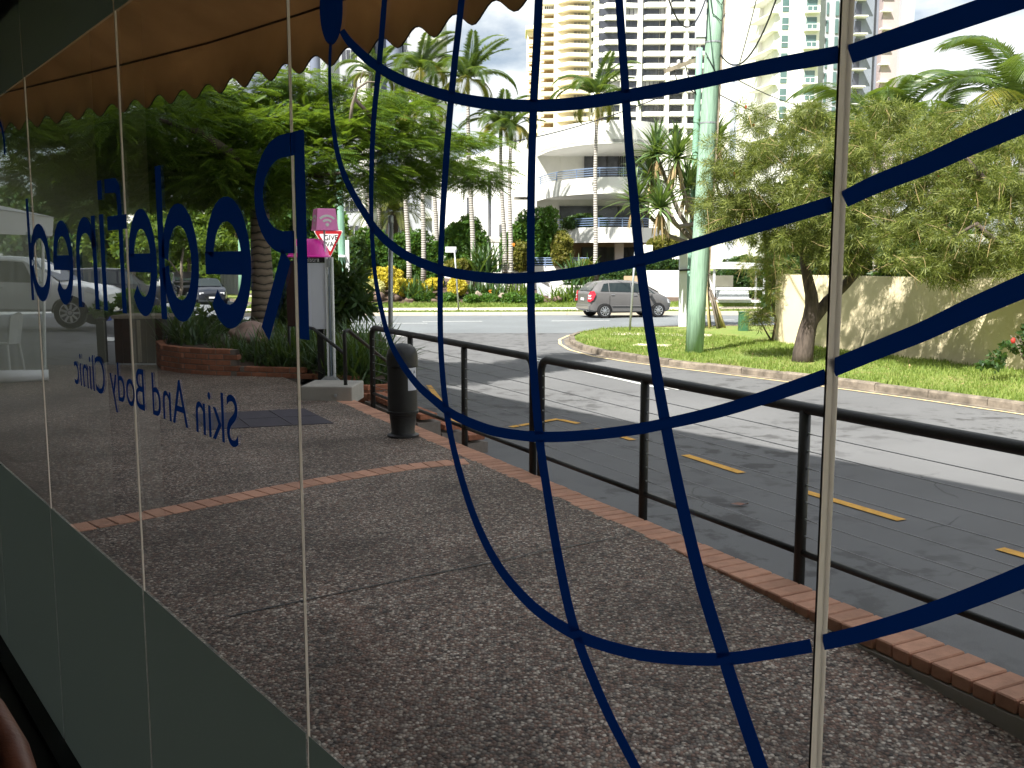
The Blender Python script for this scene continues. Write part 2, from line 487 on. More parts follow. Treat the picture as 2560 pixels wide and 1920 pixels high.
def m_asphalt(name, base, stain):
    m, n, l, b = nodes(name)
    fine = ramp(n, l, pos_noise(n, l, 140, 2, 0.7), [(0.3, 0.78), (0.7, 1.22)])
    big = ramp(n, l, pos_noise(n, l, 0.35, 5, 0.6), [(0.3, [c * 0.86 for c in base]), (0.7, [min(1, c * 1.12) for c in base])])
    mm = n.new('ShaderNodeMix'); mm.data_type = 'RGBA'; mm.blend_type = 'MULTIPLY'
    mm.inputs['Factor'].default_value = 1
    l.new(big, mm.inputs['A']); l.new(fine, mm.inputs['B'])
    out = mm.outputs['Result']
    if stain:
        blot = ramp(n, l, pos_noise(n, l, 2.6, 6, 0.62), [(0.52, 0.0), (0.60, 1.0)])
        zone = ramp(n, l, pos_noise(n, l, 0.30, 2, 0.5, off=(3.1, 1.7, 0)), [(0.42, 0.0), (0.58, 0.8)])
        mu = n.new('ShaderNodeMix'); mu.data_type = 'RGBA'; mu.blend_type = 'MULTIPLY'; mu.inputs['Factor'].default_value = 1
        l.new(blot, mu.inputs['A']); l.new(zone, mu.inputs['B'])
        out = mixc(n, l, mu.outputs['Result'], out, (0.055, 0.053, 0.055))
        g = n.new('ShaderNodeNewGeometry')
        wob = n.new('ShaderNodeTexNoise'); wob.inputs['Scale'].default_value = 1.6; wob.inputs['Detail'].default_value = 4
        l.new(g.outputs['Position'], wob.inputs['Vector'])
        mixv = n.new('ShaderNodeMix'); mixv.data_type = 'RGBA'; mixv.blend_type = 'LINEAR_LIGHT'; mixv.inputs['Factor'].default_value = 0.35
        l.new(g.outputs['Position'], mixv.inputs['A']); l.new(wob.outputs['Color'], mixv.inputs['B'])
        vo = n.new('ShaderNodeTexVoronoi'); vo.feature = 'DISTANCE_TO_EDGE'; vo.inputs['Scale'].default_value = 0.42
        l.new(mixv.outputs['Result'], vo.inputs['Vector'])
        ck = ramp(n, l, vo.outputs['Distance'], [(0.0, 1.0), (0.006, 0.0)])
        cz = ramp(n, l, pos_noise(n, l, 0.5, 3, 0.5, off=(7, 2, 0)), [(0.52, 0.0), (0.60, 0.75)])
        mk = n.new('ShaderNodeMix'); mk.data_type = 'RGBA'; mk.blend_type = 'MULTIPLY'; mk.inputs['Factor'].default_value = 1
        l.new(ck, mk.inputs['A']); l.new(cz, mk.inputs['B'])
        out = mixc(n, l, mk.outputs['Result'], out, (0.03, 0.03, 0.03))
    l.new(out, b.inputs['Base Color'])
    b.inputs['Roughness'].default_value = 0.85
    b.inputs['Specular IOR Level'].default_value = 0.3
    bumpit(n, l, b, pos_noise(n, l, 160, 3, 0.7), 0.35, 0.006)
    return m
X['asphalt'] = m_asphalt('worn_asphalt', (0.132, 0.132, 0.137), True)
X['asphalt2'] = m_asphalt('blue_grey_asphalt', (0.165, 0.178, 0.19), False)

def m_grass():
    m, n, l, b = nodes('mown_grass')
    f = pos_noise(n, l, 0.9, 6, 0.65)
    c = ramp(n, l, f, [(0.30, (0.24, 0.20, 0.08)), (0.44, (0.23, 0.27, 0.06)), (0.60, (0.17, 0.25, 0.045)), (0.75, (0.26, 0.31, 0.075))])
    fine = ramp(n, l, pos_noise(n, l, 45, 3, 0.7), [(0.3, 0.6), (0.7, 1.25)])
    mm = n.new('ShaderNodeMix'); mm.data_type = 'RGBA'; mm.blend_type = 'MULTIPLY'; mm.inputs['Factor'].default_value = 1
    l.new(c, mm.inputs['A']); l.new(fine, mm.inputs['B'])
    l.new(mm.outputs['Result'], b.inputs['Base Color'])
    b.inputs['Roughness'].default_value = 0.9
    bumpit(n, l, b, pos_noise(n, l, 40, 4, 0.7), 0.9, 0.03)
    return m
X['grass'] = m_grass()

def m_palmtrunk():
    m, n, l, b = nodes('ringed_palm_trunk')
    g = n.new('ShaderNodeNewGeometry')
    w = n.new('ShaderNodeTexWave'); w.bands_direction = 'Z'; w.inputs['Scale'].default_value = 2.6
    w.inputs['Distortion'].default_value = 1.2; w.inputs['Detail'].default_value = 2
    l.new(g.outputs['Position'], w.inputs['Vector'])
    c = ramp(n, l, w.outputs['Fac'], [(0.05, (0.14, 0.12, 0.11)), (0.35, (0.40, 0.37, 0.34)), (1.0, (0.52, 0.48, 0.44))])
    l.new(c, b.inputs['Base Color'])
    b.inputs['Roughness'].default_value = 0.85
    bumpit(n, l, b, w.outputs['Fac'], 0.6, 0.03)
    return m
X['palmtrunk'] = m_palmtrunk()
def m_ringtrunk():
    m, n, l, b = nodes('ringed_brown_trunk')
    g = n.new('ShaderNodeNewGeometry')
    w = n.new('ShaderNodeTexWave'); w.bands_direction = 'Z'; w.inputs['Scale'].default_value = 2.5
    w.inputs['Distortion'].default_value = 3.5; w.inputs['Detail'].default_value = 3; w.inputs['Detail Scale'].default_value = 1.5
    l.new(g.outputs['Position'], w.inputs['Vector'])
    c = ramp(n, l, w.outputs['Fac'], [(0.03, (0.03, 0.025, 0.02)), (0.14, (0.20, 0.155, 0.12)), (1.0, (0.26, 0.20, 0.155))])
    l.new(c, b.inputs['Base Color'])
    b.inputs['Roughness'].default_value = 0.9
    bumpit(n, l, b, w.outputs['Fac'], 0.5, 0.03)
    return m
X['ringtrunk'] = m_ringtrunk()

def m_fabric():
    m, n, l, b = nodes('brown_awning_canvas')
    c = ramp(n, l, pos_noise(n, l, 3, 5, 0.6), [(0.3, (0.45, 0.315, 0.185)), (0.7, (0.58, 0.41, 0.245))])
    l.new(c, b.inputs['Base Color']); b.inputs['Roughness'].default_value = 0.9
    bumpit(n, l, b, pos_noise(n, l, 300, 2, 0.5), 0.2, 0.002)
    t = n.new('ShaderNodeBsdfTranslucent'); l.new(c, t.inputs['Color'])
    ms = n.new('ShaderNodeMixShader'); ms.inputs['Fac'].default_value = 0.55
    l.new(b.outputs['BSDF'], ms.inputs[1]); l.new(t.outputs['BSDF'], ms.inputs[2])
    l.new(ms.outputs['Shader'], n['Material Output'].inputs['Surface'])
    return m
X['canvas'] = m_fabric()

def m_glass():
    m, n, l, b = nodes('shop_window_glass')
    n.remove(b)
    g = n.new('ShaderNodeNewGeometry')
    dt = n.new('ShaderNodeVectorMath'); dt.operation = 'DOT_PRODUCT'
    l.new(g.outputs['Incoming'], dt.inputs[0]); l.new(g.outputs['Normal'], dt.inputs[1])
    ab = n.new('ShaderNodeMath'); ab.operation = 'ABSOLUTE'; l.new(dt.outputs['Value'], ab.inputs[0])
    om = n.new('ShaderNodeMath'); om.operation = 'SUBTRACT'; om.inputs[0].default_value = 1; l.new(ab.outputs[0], om.inputs[1])
    pw = n.new('ShaderNodeMath'); pw.operation = 'POWER'; pw.inputs[1].default_value = 3.4; l.new(om.outputs[0], pw.inputs[0])
    ma = n.new('ShaderNodeMath'); ma.operation = 'MULTIPLY_ADD'; ma.inputs[1].default_value = 0.92; ma.inputs[2].default_value = 0.07
    l.new(pw.outputs[0], ma.inputs[0])
    tr = n.new('ShaderNodeBsdfTransparent'); tr.inputs['Color'].default_value = (0.93, 0.95, 0.94, 1)
    gl = n.new('ShaderNodeBsdfGlossy'); gl.inputs['Roughness'].default_value = 0.0
    gl.inputs['Color'].default_value = (0.95, 0.97, 0.96, 1)
    ms = n.new('ShaderNodeMixShader')
    l.new(ma.outputs[0], ms.inputs['Fac']); l.new(tr.outputs[0], ms.inputs[1]); l.new(gl.outputs[0], ms.inputs[2])
    l.new(ms.outputs[0], n['Material Output'].inputs['Surface'])
    return m
X['glass'] = m_glass()
def m_vinyl(name, col, trans, tcol=None):
    m, n, l, b = nodes(name)
    b.inputs['Base Color'].default_value = (*col, 1); b.inputs['Roughness'].default_value = 0.6
    b.inputs['Specular IOR Level'].default_value = 0.1
    t = n.new('ShaderNodeBsdfTranslucent'); t.inputs['Color'].default_value = (*(tcol or col), 1)
    ms = n.new('ShaderNodeMixShader'); ms.inputs['Fac'].default_value = trans
    l.new(b.outputs['BSDF'], ms.inputs[1]); l.new(t.outputs['BSDF'], ms.inputs[2])
    l.new(ms.outputs['Shader'], n['Material Output'].inputs['Surface'])
    return m
X['navy'] = m_vinyl('navy_window_vinyl', (0.005, 0.026, 0.14), 0.45, (0.003, 0.030, 0.18))
X['film'] = m_vinyl('grey_green_window_film', (0.38, 0.42, 0.395), 0.6, (0.38, 0.42, 0.395))
X['seal'] = m_vinyl('clear_silicone_edge', (0.70, 0.66, 0.62), 0.85, (0.96, 0.90, 0.84))
X['sealdark'] = mat('dark_glass_edge', (0.10, 0.085, 0.075), 0.3)
X['shopwall'] = mat('pale_shop_plaster', (0.45, 0.44, 0.40), 0.8, 0.04, 2)
X['shopdark'] = mat('dark_shop_finish', (0.10, 0.10, 0.105), 0.8, 0.1, 2)
X['shopfloor'] = mat('dark_shop_floor', (0.02, 0.02, 0.024), 0.5, 0.2, 4)
X['leather'] = mat('brown_leather', (0.16, 0.055, 0.03), 0.45, 0.2, 8, 0.2, 60)
X['facade'] = mat('shop_facade_render', (0.32, 0.30, 0.27), 0.85, 0.06, 1)

# ------------------------------------------------------------------ ground levels
def sstep(a, b, x):
    t = min(1.0, max(0.0, (x - a) / (b - a)))
    return t * t * (3 - 2 * t)
ROAD = -0.75
VERGE = -0.62
def gz(x, y):
    return ROAD + 0.66 * sstep(3, 9, -x - 0.25 * (y - 17)) * (1 - sstep(28, 42, y))
RO = Vector((0.84, 5.92, 0)); RD = Vector((0.454, -0.891, 0)); RNn = Vector((0.891, 0.454, 0))   # terrace edge line, direction, side facing the road
def rl(u, w=0.0, z=0.0):
    p = RO + RD * u + RNn * w
    return Vector((p.x, p.y, z))
def terr(y):
    return 0.0 if y > 5.2 else -0.012 - 0.15 * min(1.2, ((5.2 - y) / 2.0)) ** 1.7

m = MB(); m.add([(-2500, -300, -1.3), (2500, -300, -1.3), (2500, 3500, -1.3), (-2500, 3500, -1.3)], [(0, 1, 2, 3)])
struct(m.build('ground', X['grass']))

def grid_sheet(x0, x1, y0, y1, st, dz):
    m = MB()
    ny, nx = int((y1 - y0) / st) + 1, int((x1 - x0) / st) + 1
    rows = []
    for j in range(ny + 1):
        y = y0 + (y1 - y0) * j / ny
        rows.append([(x0 + (x1 - x0) * i / nx, y, gz(x0 + (x1 - x0) * i / nx, y) + dz) for i in range(nx + 1)])
    return m.sheet(rows)
road = struct(grid_sheet(-60, 45, 1.0, 34.0, 1.0, 0).build('road', X['asphalt']))
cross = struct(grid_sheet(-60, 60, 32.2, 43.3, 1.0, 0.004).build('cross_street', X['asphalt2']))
FS = Vector((-0.446, 0.895, 0))
m = MB(); a = Vector((-16.2, 40, ROAD + 0.002)); b = a + FS * 150
m.add([a + Vector((-10, 0, 0)), a + Vector((12, 0, 0)), b + Vector((12, 0, 0)), b + Vector((-10, 0, 0))], [(0, 1, 2, 3)])
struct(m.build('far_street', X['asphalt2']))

def paint(pts, name='painted_line', mt='yellow', z=0.010, parent=None):
    m = MB(); n = len(pts)
    m.add([(p[0], p[1], gz(p[0], p[1]) + z) for p in pts], [tuple(range(n))])
    return m.build(name, X[mt], parent or road)
def dash(a, b, w, mt='yellow', z=0.010, parent=None):
    a, b = Vector((a[0], a[1], 0)), Vector((b[0], b[1], 0))
    d = (b - a).normalized(); r = Vector((d.y, -d.x, 0)) * w / 2
    return paint([a - r, a + r, b + r, b - r], mt=mt, z=z, parent=parent)
# yellow bay dashes beside the railing
dash((1.62, 12.62), (1.22, 13.5), 0.11); dash((0.72, 14.3), (0.98, 13.95), 0.11)
dash((-0.02, 13.62), (0.70, 14.34), 0.11, z=0.013)
dash((2.14, 11.62), (2.60, 10.60), 0.12); dash((3.04, 9.72), (3.60, 8.60), 0.12); dash((4.06, 7.72), (4.7, 6.5), 0.12)
dash((-1.62, 18.4), (-0.72, 13.4), 0.10); dash((-0.95, 13.9), (-0.56, 12.9), 0.22, z=0.013)
# double white centre line and cross-street lines
for o in (0.0, 0.24):
    pts = [(-3.76 + o, 31.0), (-2.3 + o, 29.3), (-0.89 + o, 26.6), (0.49 + o, 23.4), (1.75 + o, 20.4), (2.9 + o, 17.7)]
    for p, q in zip(pts, pts[1:]):
        dash(p, q, 0.10, 'whiteline', 0.011)
dash((-9.5, 33.0), (-4.6, 32.2), 0.16, 'whiteline', 0.016, cross)
dash((-12, 35.4), (-6.8, 35.6), 0.12, 'whiteline', 0.012, cross); dash((-6.2, 37.2), (-3.3, 37.4), 0.12, 'whiteline', 0.012, cross)
for i in range(7):
    x = -14 + 5.2 * i
    dash((x, 38.0 + 0.09 * (x + 8)), (x + 2.4, 38.0 + 0.09 * (x + 10.4)), 0.12, 'whiteline', 0.012, cross)
dash((-20, 42.0), (-9, 42.2), 0.10, 'whiteline', 0.012, cross)
dash((-16, 22.4), (-9.2, 22.7), 0.5, 'whiteline', 0.012); dash((-9.4, 22.4), (-9.15, 21.4), 0.35, 'whiteline', 0.014)

# ------------------------------------------------------------------ terrace of exposed aggregate with terracotta edging
rows = []
ys = [0.4 + 0.25 * i for i in range(60)]
for y in ys:
    xr = RO.x + (RO.y - y) / 0.891 * 0.454 - 0.22
    xl = max(-12.0, (0.72 - WN.y * y) / WN.x)
    if xl > xr - 0.05: xl = xr - 0.05
    rows.append([(xl + (xr - xl) * k / 24, y, terr(y)) for k in range(25)])
m = MB(); m.sheet(rows)
terrace = struct(m.build('terrace', X['aggregate']))
m = MB()
for u0, u1 in [(-6.0, 6.0)]:
    n = 40
    f = [rl(u0 + (u1 - u0) * i / n, -0.225) for i in range(n + 1)]; bk = [rl(u0 + (u1 - u0) * i / n, -0.012) for i in range(n + 1)]
    rowsA = [[(p.x, p.y, terr(p.y) - 0.05) for p in f], [(p.x, p.y, -0.064) for p in f], [(p.x, p.y, -0.064) for p in bk], [(p.x, p.y, -0.95) for p in bk]]
    m.sheet(rowsA)
m.build('edge_beam', X['conc'], terrace)
def brick_proto(name, d, mt, bev=0.006):
    m = MB(); m.box((0, 0, 0), d)
    o = m.build(name, mt)
    import bmesh
    bm = bmesh.new(); bm.from_mesh(o.data)
    bmesh.ops.bevel(bm, geom=bm.edges[:], offset=bev, segments=1, affect='EDGES')
    bm.to_mesh(o.data); bm.free()
    me = o.data
    bpy.data.objects.remove(o)
    return me
ME_PAVER = brick_proto('brick', (0.088, 0.222, 0.06), X['brick'])
ME_BAND = brick_proto('brick', (0.20, 0.112, 0.05), X['brick'], 0.004)
ME_BRICK = brick_proto('brick', (0.225, 0.105, 0.07), X['redbrick'])
def lay(me, loc, rz, parent, tilt=0.0):
    o = bpy.data.objects.new('brick', me)
    COL.objects.link(o)
    o.parent = parent
    o.location = Vector(loc) - ORG.get(parent.name, Vector((0, 0, 0)))
    o.rotation_euler = (random.gauss(0, tilt), random.gauss(0, tilt), rz + random.gauss(0, tilt))
    return o
ang = math.atan2(RD.y, RD.x)
u = -5.95
while u < 5.4:
    p = rl(u, -0.11 + random.gauss(0, 0.002), -0.03 + random.gauss(0, 0.0012))
    lay(ME_PAVER, p, ang, terrace, 0.006)
    u += 0.097
band = [(-3.1, 5.35), (-2.6, 5.78), (-2.28, 6.1), (-1.9, 6.5), (-1.5, 6.92), (-1.12, 7.25), (-0.80, 7.5), (-0.48, 7.66), (-0.33, 7.7)]
bp = [Vector((x, y, 0)) for x, y in band]
acc = 0.0
for p, q in zip(bp, bp[1:]):
    L = (q - p).length; d = (q - p).normalized()
    while acc < L:
        c = p + d * acc
        lay(ME_BAND, (c.x, c.y, -0.019), math.atan2(d.y, d.x) + math.pi / 2 + 0.0, terrace, 0.004)
        acc += 0.119
    acc -= L
# expansion joints and the dark paving mat
def strip(a, b, w, z, mt, name, parent):
    a, b = Vector(a), Vector(b); d = (b - a).normalized(); r = Vector((d.y, -d.x, 0)) * w / 2
    n = 12; m = MB()
    m.sheet([[tuple(Vector(((a + (b - a) * i / n) + s_ * r)).to_tuple()[:2]) + (terr((a + (b - a) * i / n).y) + z,) for i in range(n + 1)] for s_ in (1, -1)])
    return m.build(name, mt, parent)
strip((-1.35, 4.35, 0), (0.62, 5.5, 0), 0.012, 0.004, X['blacktext'], 'expansion_joint', terrace)
strip((-5.6, 10.6, 0), (-2.2, 11.0, 0), 0.014, 0.004, X['blacktext'], 'expansion_joint', terrace)
strip((-3.7, 10.6, 0), (-2.97, 9.18, 0), 0.014, 0.004, X['blacktext'], 'expansion_joint', terrace)
c4 = [Vector(v) for v in ((-3.44, 10.15, 0), (-2.31, 10.54, 0), (-1.8, 9.56, 0), (-2.97, 9.18, 0))]
for i in range(2):
    for j in range(3):
        def q(s_, t_): return c4[0] * (1 - s_) * (1 - t_) + c4[1] * s_ * (1 - t_) + c4[2] * s_ * t_ + c4[3] * (1 - s_) * t_
        s0, s1, t0, t1 = j / 3 + .004, (j + 1) / 3 - .004, i / 2 + .004, (i + 1) / 2 - .004
        m = MB(); m.prism([q(s0, t0), q(s0, t1), q(s1, t1), q(s1, t0)], -0.03, 0.006)
        m.build('dark_paver', X['darkmat'], terrace)

# ------------------------------------------------------------------ the shop: room, facade, awning
shop = thing('shop_building', 'dim shop interior and rendered building that the window belongs to', 'building', (-1.0, 0.0, -0.1))
FLOOR = EYE - 1.72
def room_box(t0, t1, n0, n1, z0, z1, name, mt, parent=shop):
    m = MB()
    c = [WN * (WIN_D + n_) + WT * t_ for t_, n_ in ((t0, n0), (t1, n0), (t1, n1), (t0, n1))]
    m.prism([(v.x, v.y) for v in c], z0, z1)
    return m.build(name, mt, parent)
room_box(-5, 9.0, -6.5, -0.02, FLOOR - 0.15, FLOOR, 'floor', X['shopfloor'])
room_box(-5, 9.0, -6.5, -0.02, 3.25, 3.40, 'ceiling', X['shopdark'])
room_box(-5, 9.0, -6.7, -6.5, FLOOR - 0.1, 3.25, 'back_wall', X['shopdark'])
room_box(-5.2, -5, -6.7, 0.0, FLOOR - 0.1, 3.25, 'side_wall', X['shopdark'])
room_box(9.0, 9.2, -6.7, 0.0, FLOOR - 0.1, 3.25, 'side_wall', X['shopdark'])
room_box(6.53, 6.70, -0.98, -0.03, FLOOR, 3.25, 'partition', X['shopwall'])
room_box(6.43, 6.56, -1.27, -1.14, FLOOR, 3.25, 'column', X['shopwall'])
# storeys above the window, and the long row it belongs to, which shade the terrace
room_box(-14, 46, -9, 0.05, 3.42, 8.9, 'upper_storeys', X['facade'])
room_box(14.8, 46, -9, 0.9, 9.15, 12.6, 'added_shade_block', X['facade'])  # unseen block added on the roof to shade the left of the poinciana crown
room_box(-14.5, 46.5, -9.5, 1.30, 8.9, 9.15, 'roof', X['slate'])
room_box(9.2, 46, -9, 0.05, -0.75, 3.42, 'lower_wall', X['facade'])
room_box(-14, -5.2, -9, 0.05, -0.75, 3.42, 'lower_wall', X['facade'])
room_box(-5.2, 9.2, 0.02, 0.07, 2.45, 3.41, 'lintel', X['facade'])
room_box(-5, 9.0, -0.06, 0.04, FLOOR - 0.4, FLOOR + 0.03, 'sill', X['carblack'])

# awning with scalloped valance
aw = thing('awning', 'brown canvas awning with scalloped valance hanging above the window', 'awning', (-1.0, 4.4, 2.47))
H = 0.85
def av(px, py):
    d = ray(px, py); t = H / d.z
    return Vector((d.x * t, d.y * t, 0))
apts = [av(1260, 33) + Vector((2.2, -2.5, 0)), av(1260, 33), av(1067, 97), av(893, 150), av(741, 188), av(544, 235), av(363, 270), av(198, 300), av(58, 325)]
apts.append(apts[-1] + (apts[-1] - apts[-2]).normalized() * 1.1)
dens = []
for p, q in zip(apts, apts[1:]):
    L = (q - p).length; k = max(2, int(L / 0.012))
    dens += [p + (q - p) * i / k for i in range(k)]
dens.append(apts[-1])
z0, z1 = EYE + H, EYE + H + 0.27
acc, rows = 0.0, [[], [], []]
for i, p in enumerate(dens):
    if i: acc += (p - dens[i - 1]).length
    ph = (acc / 0.243) % 1.0
    sc = 0.060 * (0.5 + 0.5 * math.cos(2 * math.pi * ph)) ** 0.9
    sway = 0.012 * math.sin(acc * 2.3)
    rows[0].append((p.x + WN.x * sway, p.y + WN.y * sway, z0 + sc))
    rows[1].append((p.x, p.y, z0 + 0.15)); rows[2].append((p.x, p.y, z1))
m = MB(); m.sheet(rows); val = m.build('valance', X['canvas'], aw, smooth=True)
s_ = val.modifiers.new('thick', 'SOLIDIFY'); s_.thickness = 0.004
m = MB(); m.tube([Vector(r_) for r_ in rows[0][::2]], 0.0035, 5); m.build('valance_piping', X['carblack'], aw)
m = MB()
r2 = []
for p in dens[::15] + [dens[-1]]:
    k = (WIN_D + 0.03) - p.dot(WN)
    r2.append((p, p + WN * k))
m.sheet([[(a.x, a.y, z1 - 0.004) for a, b in r2], [((a.x + b.x) / 2, (a.y + b.y) / 2, z1 + 0.27) for a, b in r2], [(b.x, b.y, z1 + 0.60) for a, b in r2]])
cnp = m.build('canopy', X['canvas'], aw, smooth=True)
s_ = cnp.modifiers.new('thick', 'SOLIDIFY'); s_.thickness = 0.004
m = MB(); m.tube([Vector((p.x, p.y, z1 - 0.02)) + WN * -0.025 for p in dens[::20] + [dens[-1]]], 0.005, 6); m.build('front_bar', X['brownwood'], aw, smooth=True)

# ------------------------------------------------------------------ the shop window and what is stuck on it
win = thing('shop_window', 'frameless glass shop window with navy globe lines and mirrored clinic lettering', 'window', tuple(wp(1.5, FLOOR)))
JT = [-3.2, -2.1, -1.05, -0.35 + 0.0, W(2092, 655)[0], W(739, 655)[0], W(320, 655)[0], W(90, 655)[0], W(90, 655)[0] + 1.03, W(90, 655)[0] + 2.06, 6.5]
JT = sorted([-3.0, -1.6, -0.55] + JT[4:])
ZF0, ZF1, ZTOP = EYE - 0.985 * WIN_D / 0.82, EYE + 0.70 * WIN_D / 0.82, 3.2
for a, b in zip(JT, JT[1:]):
    m = MB(); g0, g1 = a + 0.006, b - 0.006
    m.add([wp(g0, FLOOR), wp(g1, FLOOR), wp(g1, ZTOP), wp(g0, ZTOP)], [(0, 1, 2, 3)])
    pane = m.build('glass_pane', X['glass'], win)
    for za, zb in ((FLOOR, ZF0), (ZF1, ZTOP)):
        m = MB(); m.extr([wp(g0, za, -0.004), wp(g1, za, -0.004), wp(g1, zb, -0.004), wp(g0, zb, -0.004)], WN * 0.001)
        m.build('frosted_film', X['film'], pane)
for i, t in enumerate(JT[1:-1]):
    near = abs(t - W(2092, 655)[0]) < 0.01
    w_ = 0.0016 if not near else 0.0040
    dd = 0.005 if near else 0.0024
    m = MB(); m.extr([wp(t - w_, FLOOR, -dd), wp(t + w_, FLOOR, -dd), wp(t + w_, ZTOP, -dd), wp(t - w_, ZTOP, -dd)], WN * dd * 1.8)
    sl = m.build('joint_seal', X['seal'], win, bevel=0.001)
    m = MB(); m.extr([wp(t + w_ * 0.35, FLOOR, -dd - .0008), wp(t + w_ * 0.75, FLOOR, -dd - .0008), wp(t + w_ * 0.75, ZTOP, -dd - .0008), wp(t + w_ * 0.35, ZTOP, -dd - .0008)], WN * 0.0006)
    m.build('seal_groove', X['sealdark'], sl)

K = 2560 / 2212
VINYL = []
def cut_vinyl(m, lo, hi, off):
    """adds the band between two edge lists (window coordinates), leaving out what earlier vinyl already covers"""
    new = []
    for i in range(len(lo) - 1):
        qd = (lo[i], lo[i + 1], hi[i + 1], hi[i])
        c = (sum(p[0] for p in qd) / 4, sum(p[1] for p in qd) / 4)
        if all(any(b_[0] <= c[0] <= b_[1] and b_[2] <= c[1] <= b_[3] and inq(c, q_) for q_, b_ in VINYL) for c in [c] + [(c[0] + (p[0] - c[0]) * .9, c[1] + (p[1] - c[1]) * .9) for p in qd]):
            continue
        m.add([wp(p[0], p[1], off) for p in qd], [(0, 1, 2, 3)])
        new.append((qd, (min(p[0] for p in qd), max(p[0] for p in qd), min(p[1] for p in qd), max(p[1] for p in qd))))
    VINYL.extend(new)
def inq(c, q_):
    r_ = False; j = 3
    for i in range(4):
        if (q_[i][1] > c[1]) != (q_[j][1] > c[1]) and c[0] < (q_[j][0] - q_[i][0]) * (c[1] - q_[i][1]) / (q_[j][1] - q_[i][1]) + q_[i][0]:
            r_ = not r_
        j = i
    return r_
def band_on_window(pts, name='globe_line', off=-0.003):
    """pts: (px, py, width px) in the photo's 2212-wide view; both edges are carried onto the window"""
    P = [Vector((x * K, y * K, w * K)) for x, y, w in pts]
    # catmull-rom
    Q = []
    for i in range(len(P) - 1):
        p0, p1, p2, p3 = P[max(i - 1, 0)], P[i], P[i + 1], P[min(i + 2, len(P) - 1)]
        for k in range(18):
            t = k / 18
            Q.append(0.5 * ((2 * p1) + (p2 - p0) * t + (2 * p0 - 5 * p1 + 4 * p2 - p3) * t * t + (3 * p1 - p0 - 3 * p2 + p3) * t ** 3))
    Q.append(P[-1])
    lo, hi = [], []
    for i, q in enumerate(Q):
        d = Q[min(i + 1, len(Q) - 1)] - Q[max(i - 1, 0)]
        L = math.hypot(d.x, d.y) or 1
        nx, ny = -d.y / L * q.z / 2, d.x / L * q.z / 2
        lo.append(W(q.x + nx, q.y + ny)); hi.append(W(q.x - nx, q.y - ny))
    m = MB(); cut_vinyl(m, lo, hi, off)
    return m.build(name, X['navy'], win)
band_on_window([(718, 92, 6), (716, 170, 7), (722, 260, 9), (735, 340, 11), (757, 400, 13), (790, 458, 15), (823, 505, 17), (870, 545, 19), (920, 570, 21), (975, 588, 22), (1060, 600, 23), (1150, 600, 24), (1250, 589, 25), (1385, 563, 26), (1500, 530, 28), (1650, 485, 30), (1802, 440, 33)])
band_on_window([(1828, 431, 36), (1900, 397, 40), (2000, 358, 43), (2100, 313, 47), (2230, 258, 51)])
band_on_window([(742, 66, 13), (760, 92, 17), (800, 130, 20), (850, 163, 22), (900, 185, 24), (975, 209, 25), (1060, 224, 27), (1150, 229, 27), (1250, 224, 28), (1370, 206, 29), (1500, 181, 30), (1650, 148, 33), (1818, 118, 38)])
band_on_window([(1840, 118, 40), (1950, 82, 46), (2060, 46, 50), (2230, -12, 54)])
band_on_window([(836, -14, 12), (829, 70, 12), (822, 150, 12), (812, 250, 11), (807, 350, 10), (806, 440, 9), (808, 520, 9), (815, 600, 9), (828, 670, 10), (846, 735, 11), (872, 785, 13), (905, 830, 15), (940, 862, 17), (985, 896, 19), (1050, 924, 21), (1100, 936, 22), (1170, 943, 23), (1250, 941, 23), (1350, 931, 24), (1440, 915, 25), (1550, 890, 27), (1650, 860, 29), (1790, 812, 33)])
band_on_window([(1803, 795, 38), (1900, 755, 40), (2000, 715, 43), (2100, 668, 47), (2230, 612, 52)])
band_on_window([(1003, -14, 14), (994, 70, 14), (985, 150, 14), (973, 280, 14), (963, 420, 13), (957, 540, 12), (955, 640, 12), (956, 740, 12), (961, 820, 12), (969, 890, 13), (982, 960, 13), (1003, 1040, 14), (1030, 1120, 15), (1065, 1195, 17), (1105, 1255, 19), (1165, 1317, 22), (1240, 1365, 25), (1310, 1393, 26), (1400, 1414, 27), (1500, 1422, 28), (1580, 1421, 28), (1660, 1410, 29), (1757, 1393, 30)])
band_on_window([(1782, 1386, 34), (1860, 1368, 37), (1980, 1333, 41), (2100, 1290, 45), (2230, 1238, 50)])
band_on_window([(1169, -14, 18), (1164, 100, 18), (1157, 230, 17), (1152, 400, 17), (1151, 600, 17), (1153, 720, 17), (1160, 840, 17), (1170, 950, 18), (1186, 1060, 18), (1206, 1180, 19), (1230, 1300, 20), (1254, 1385, 20), (1285, 1465, 20), (1325, 1555, 20), (1390, 1680, 20)])
band_on_window([(1341, -14, 17), (1353, 160, 18), (1362, 300, 19), (1374, 430, 20), (1388, 570, 21), (1412, 740, 22), (1442, 915, 24), (1478, 1090, 26), (1520, 1260, 27), (1566, 1410, 28), (1608, 1540, 29), (1660, 1690, 31)])
# the oval at the pole of the globe
cx, cy = 720, 18
ell = [((cx + 25 * math.cos(a)) * K, (cy + 80 * math.sin(a)) * K) for a in [2 * math.pi * i / 40 for i in range(40)]]
m = MB(); m.add([wp(*W(x, y), -0.0035) for x, y in ell], [tuple(range(40))]); m.build('globe_pole', X['navy'], win)

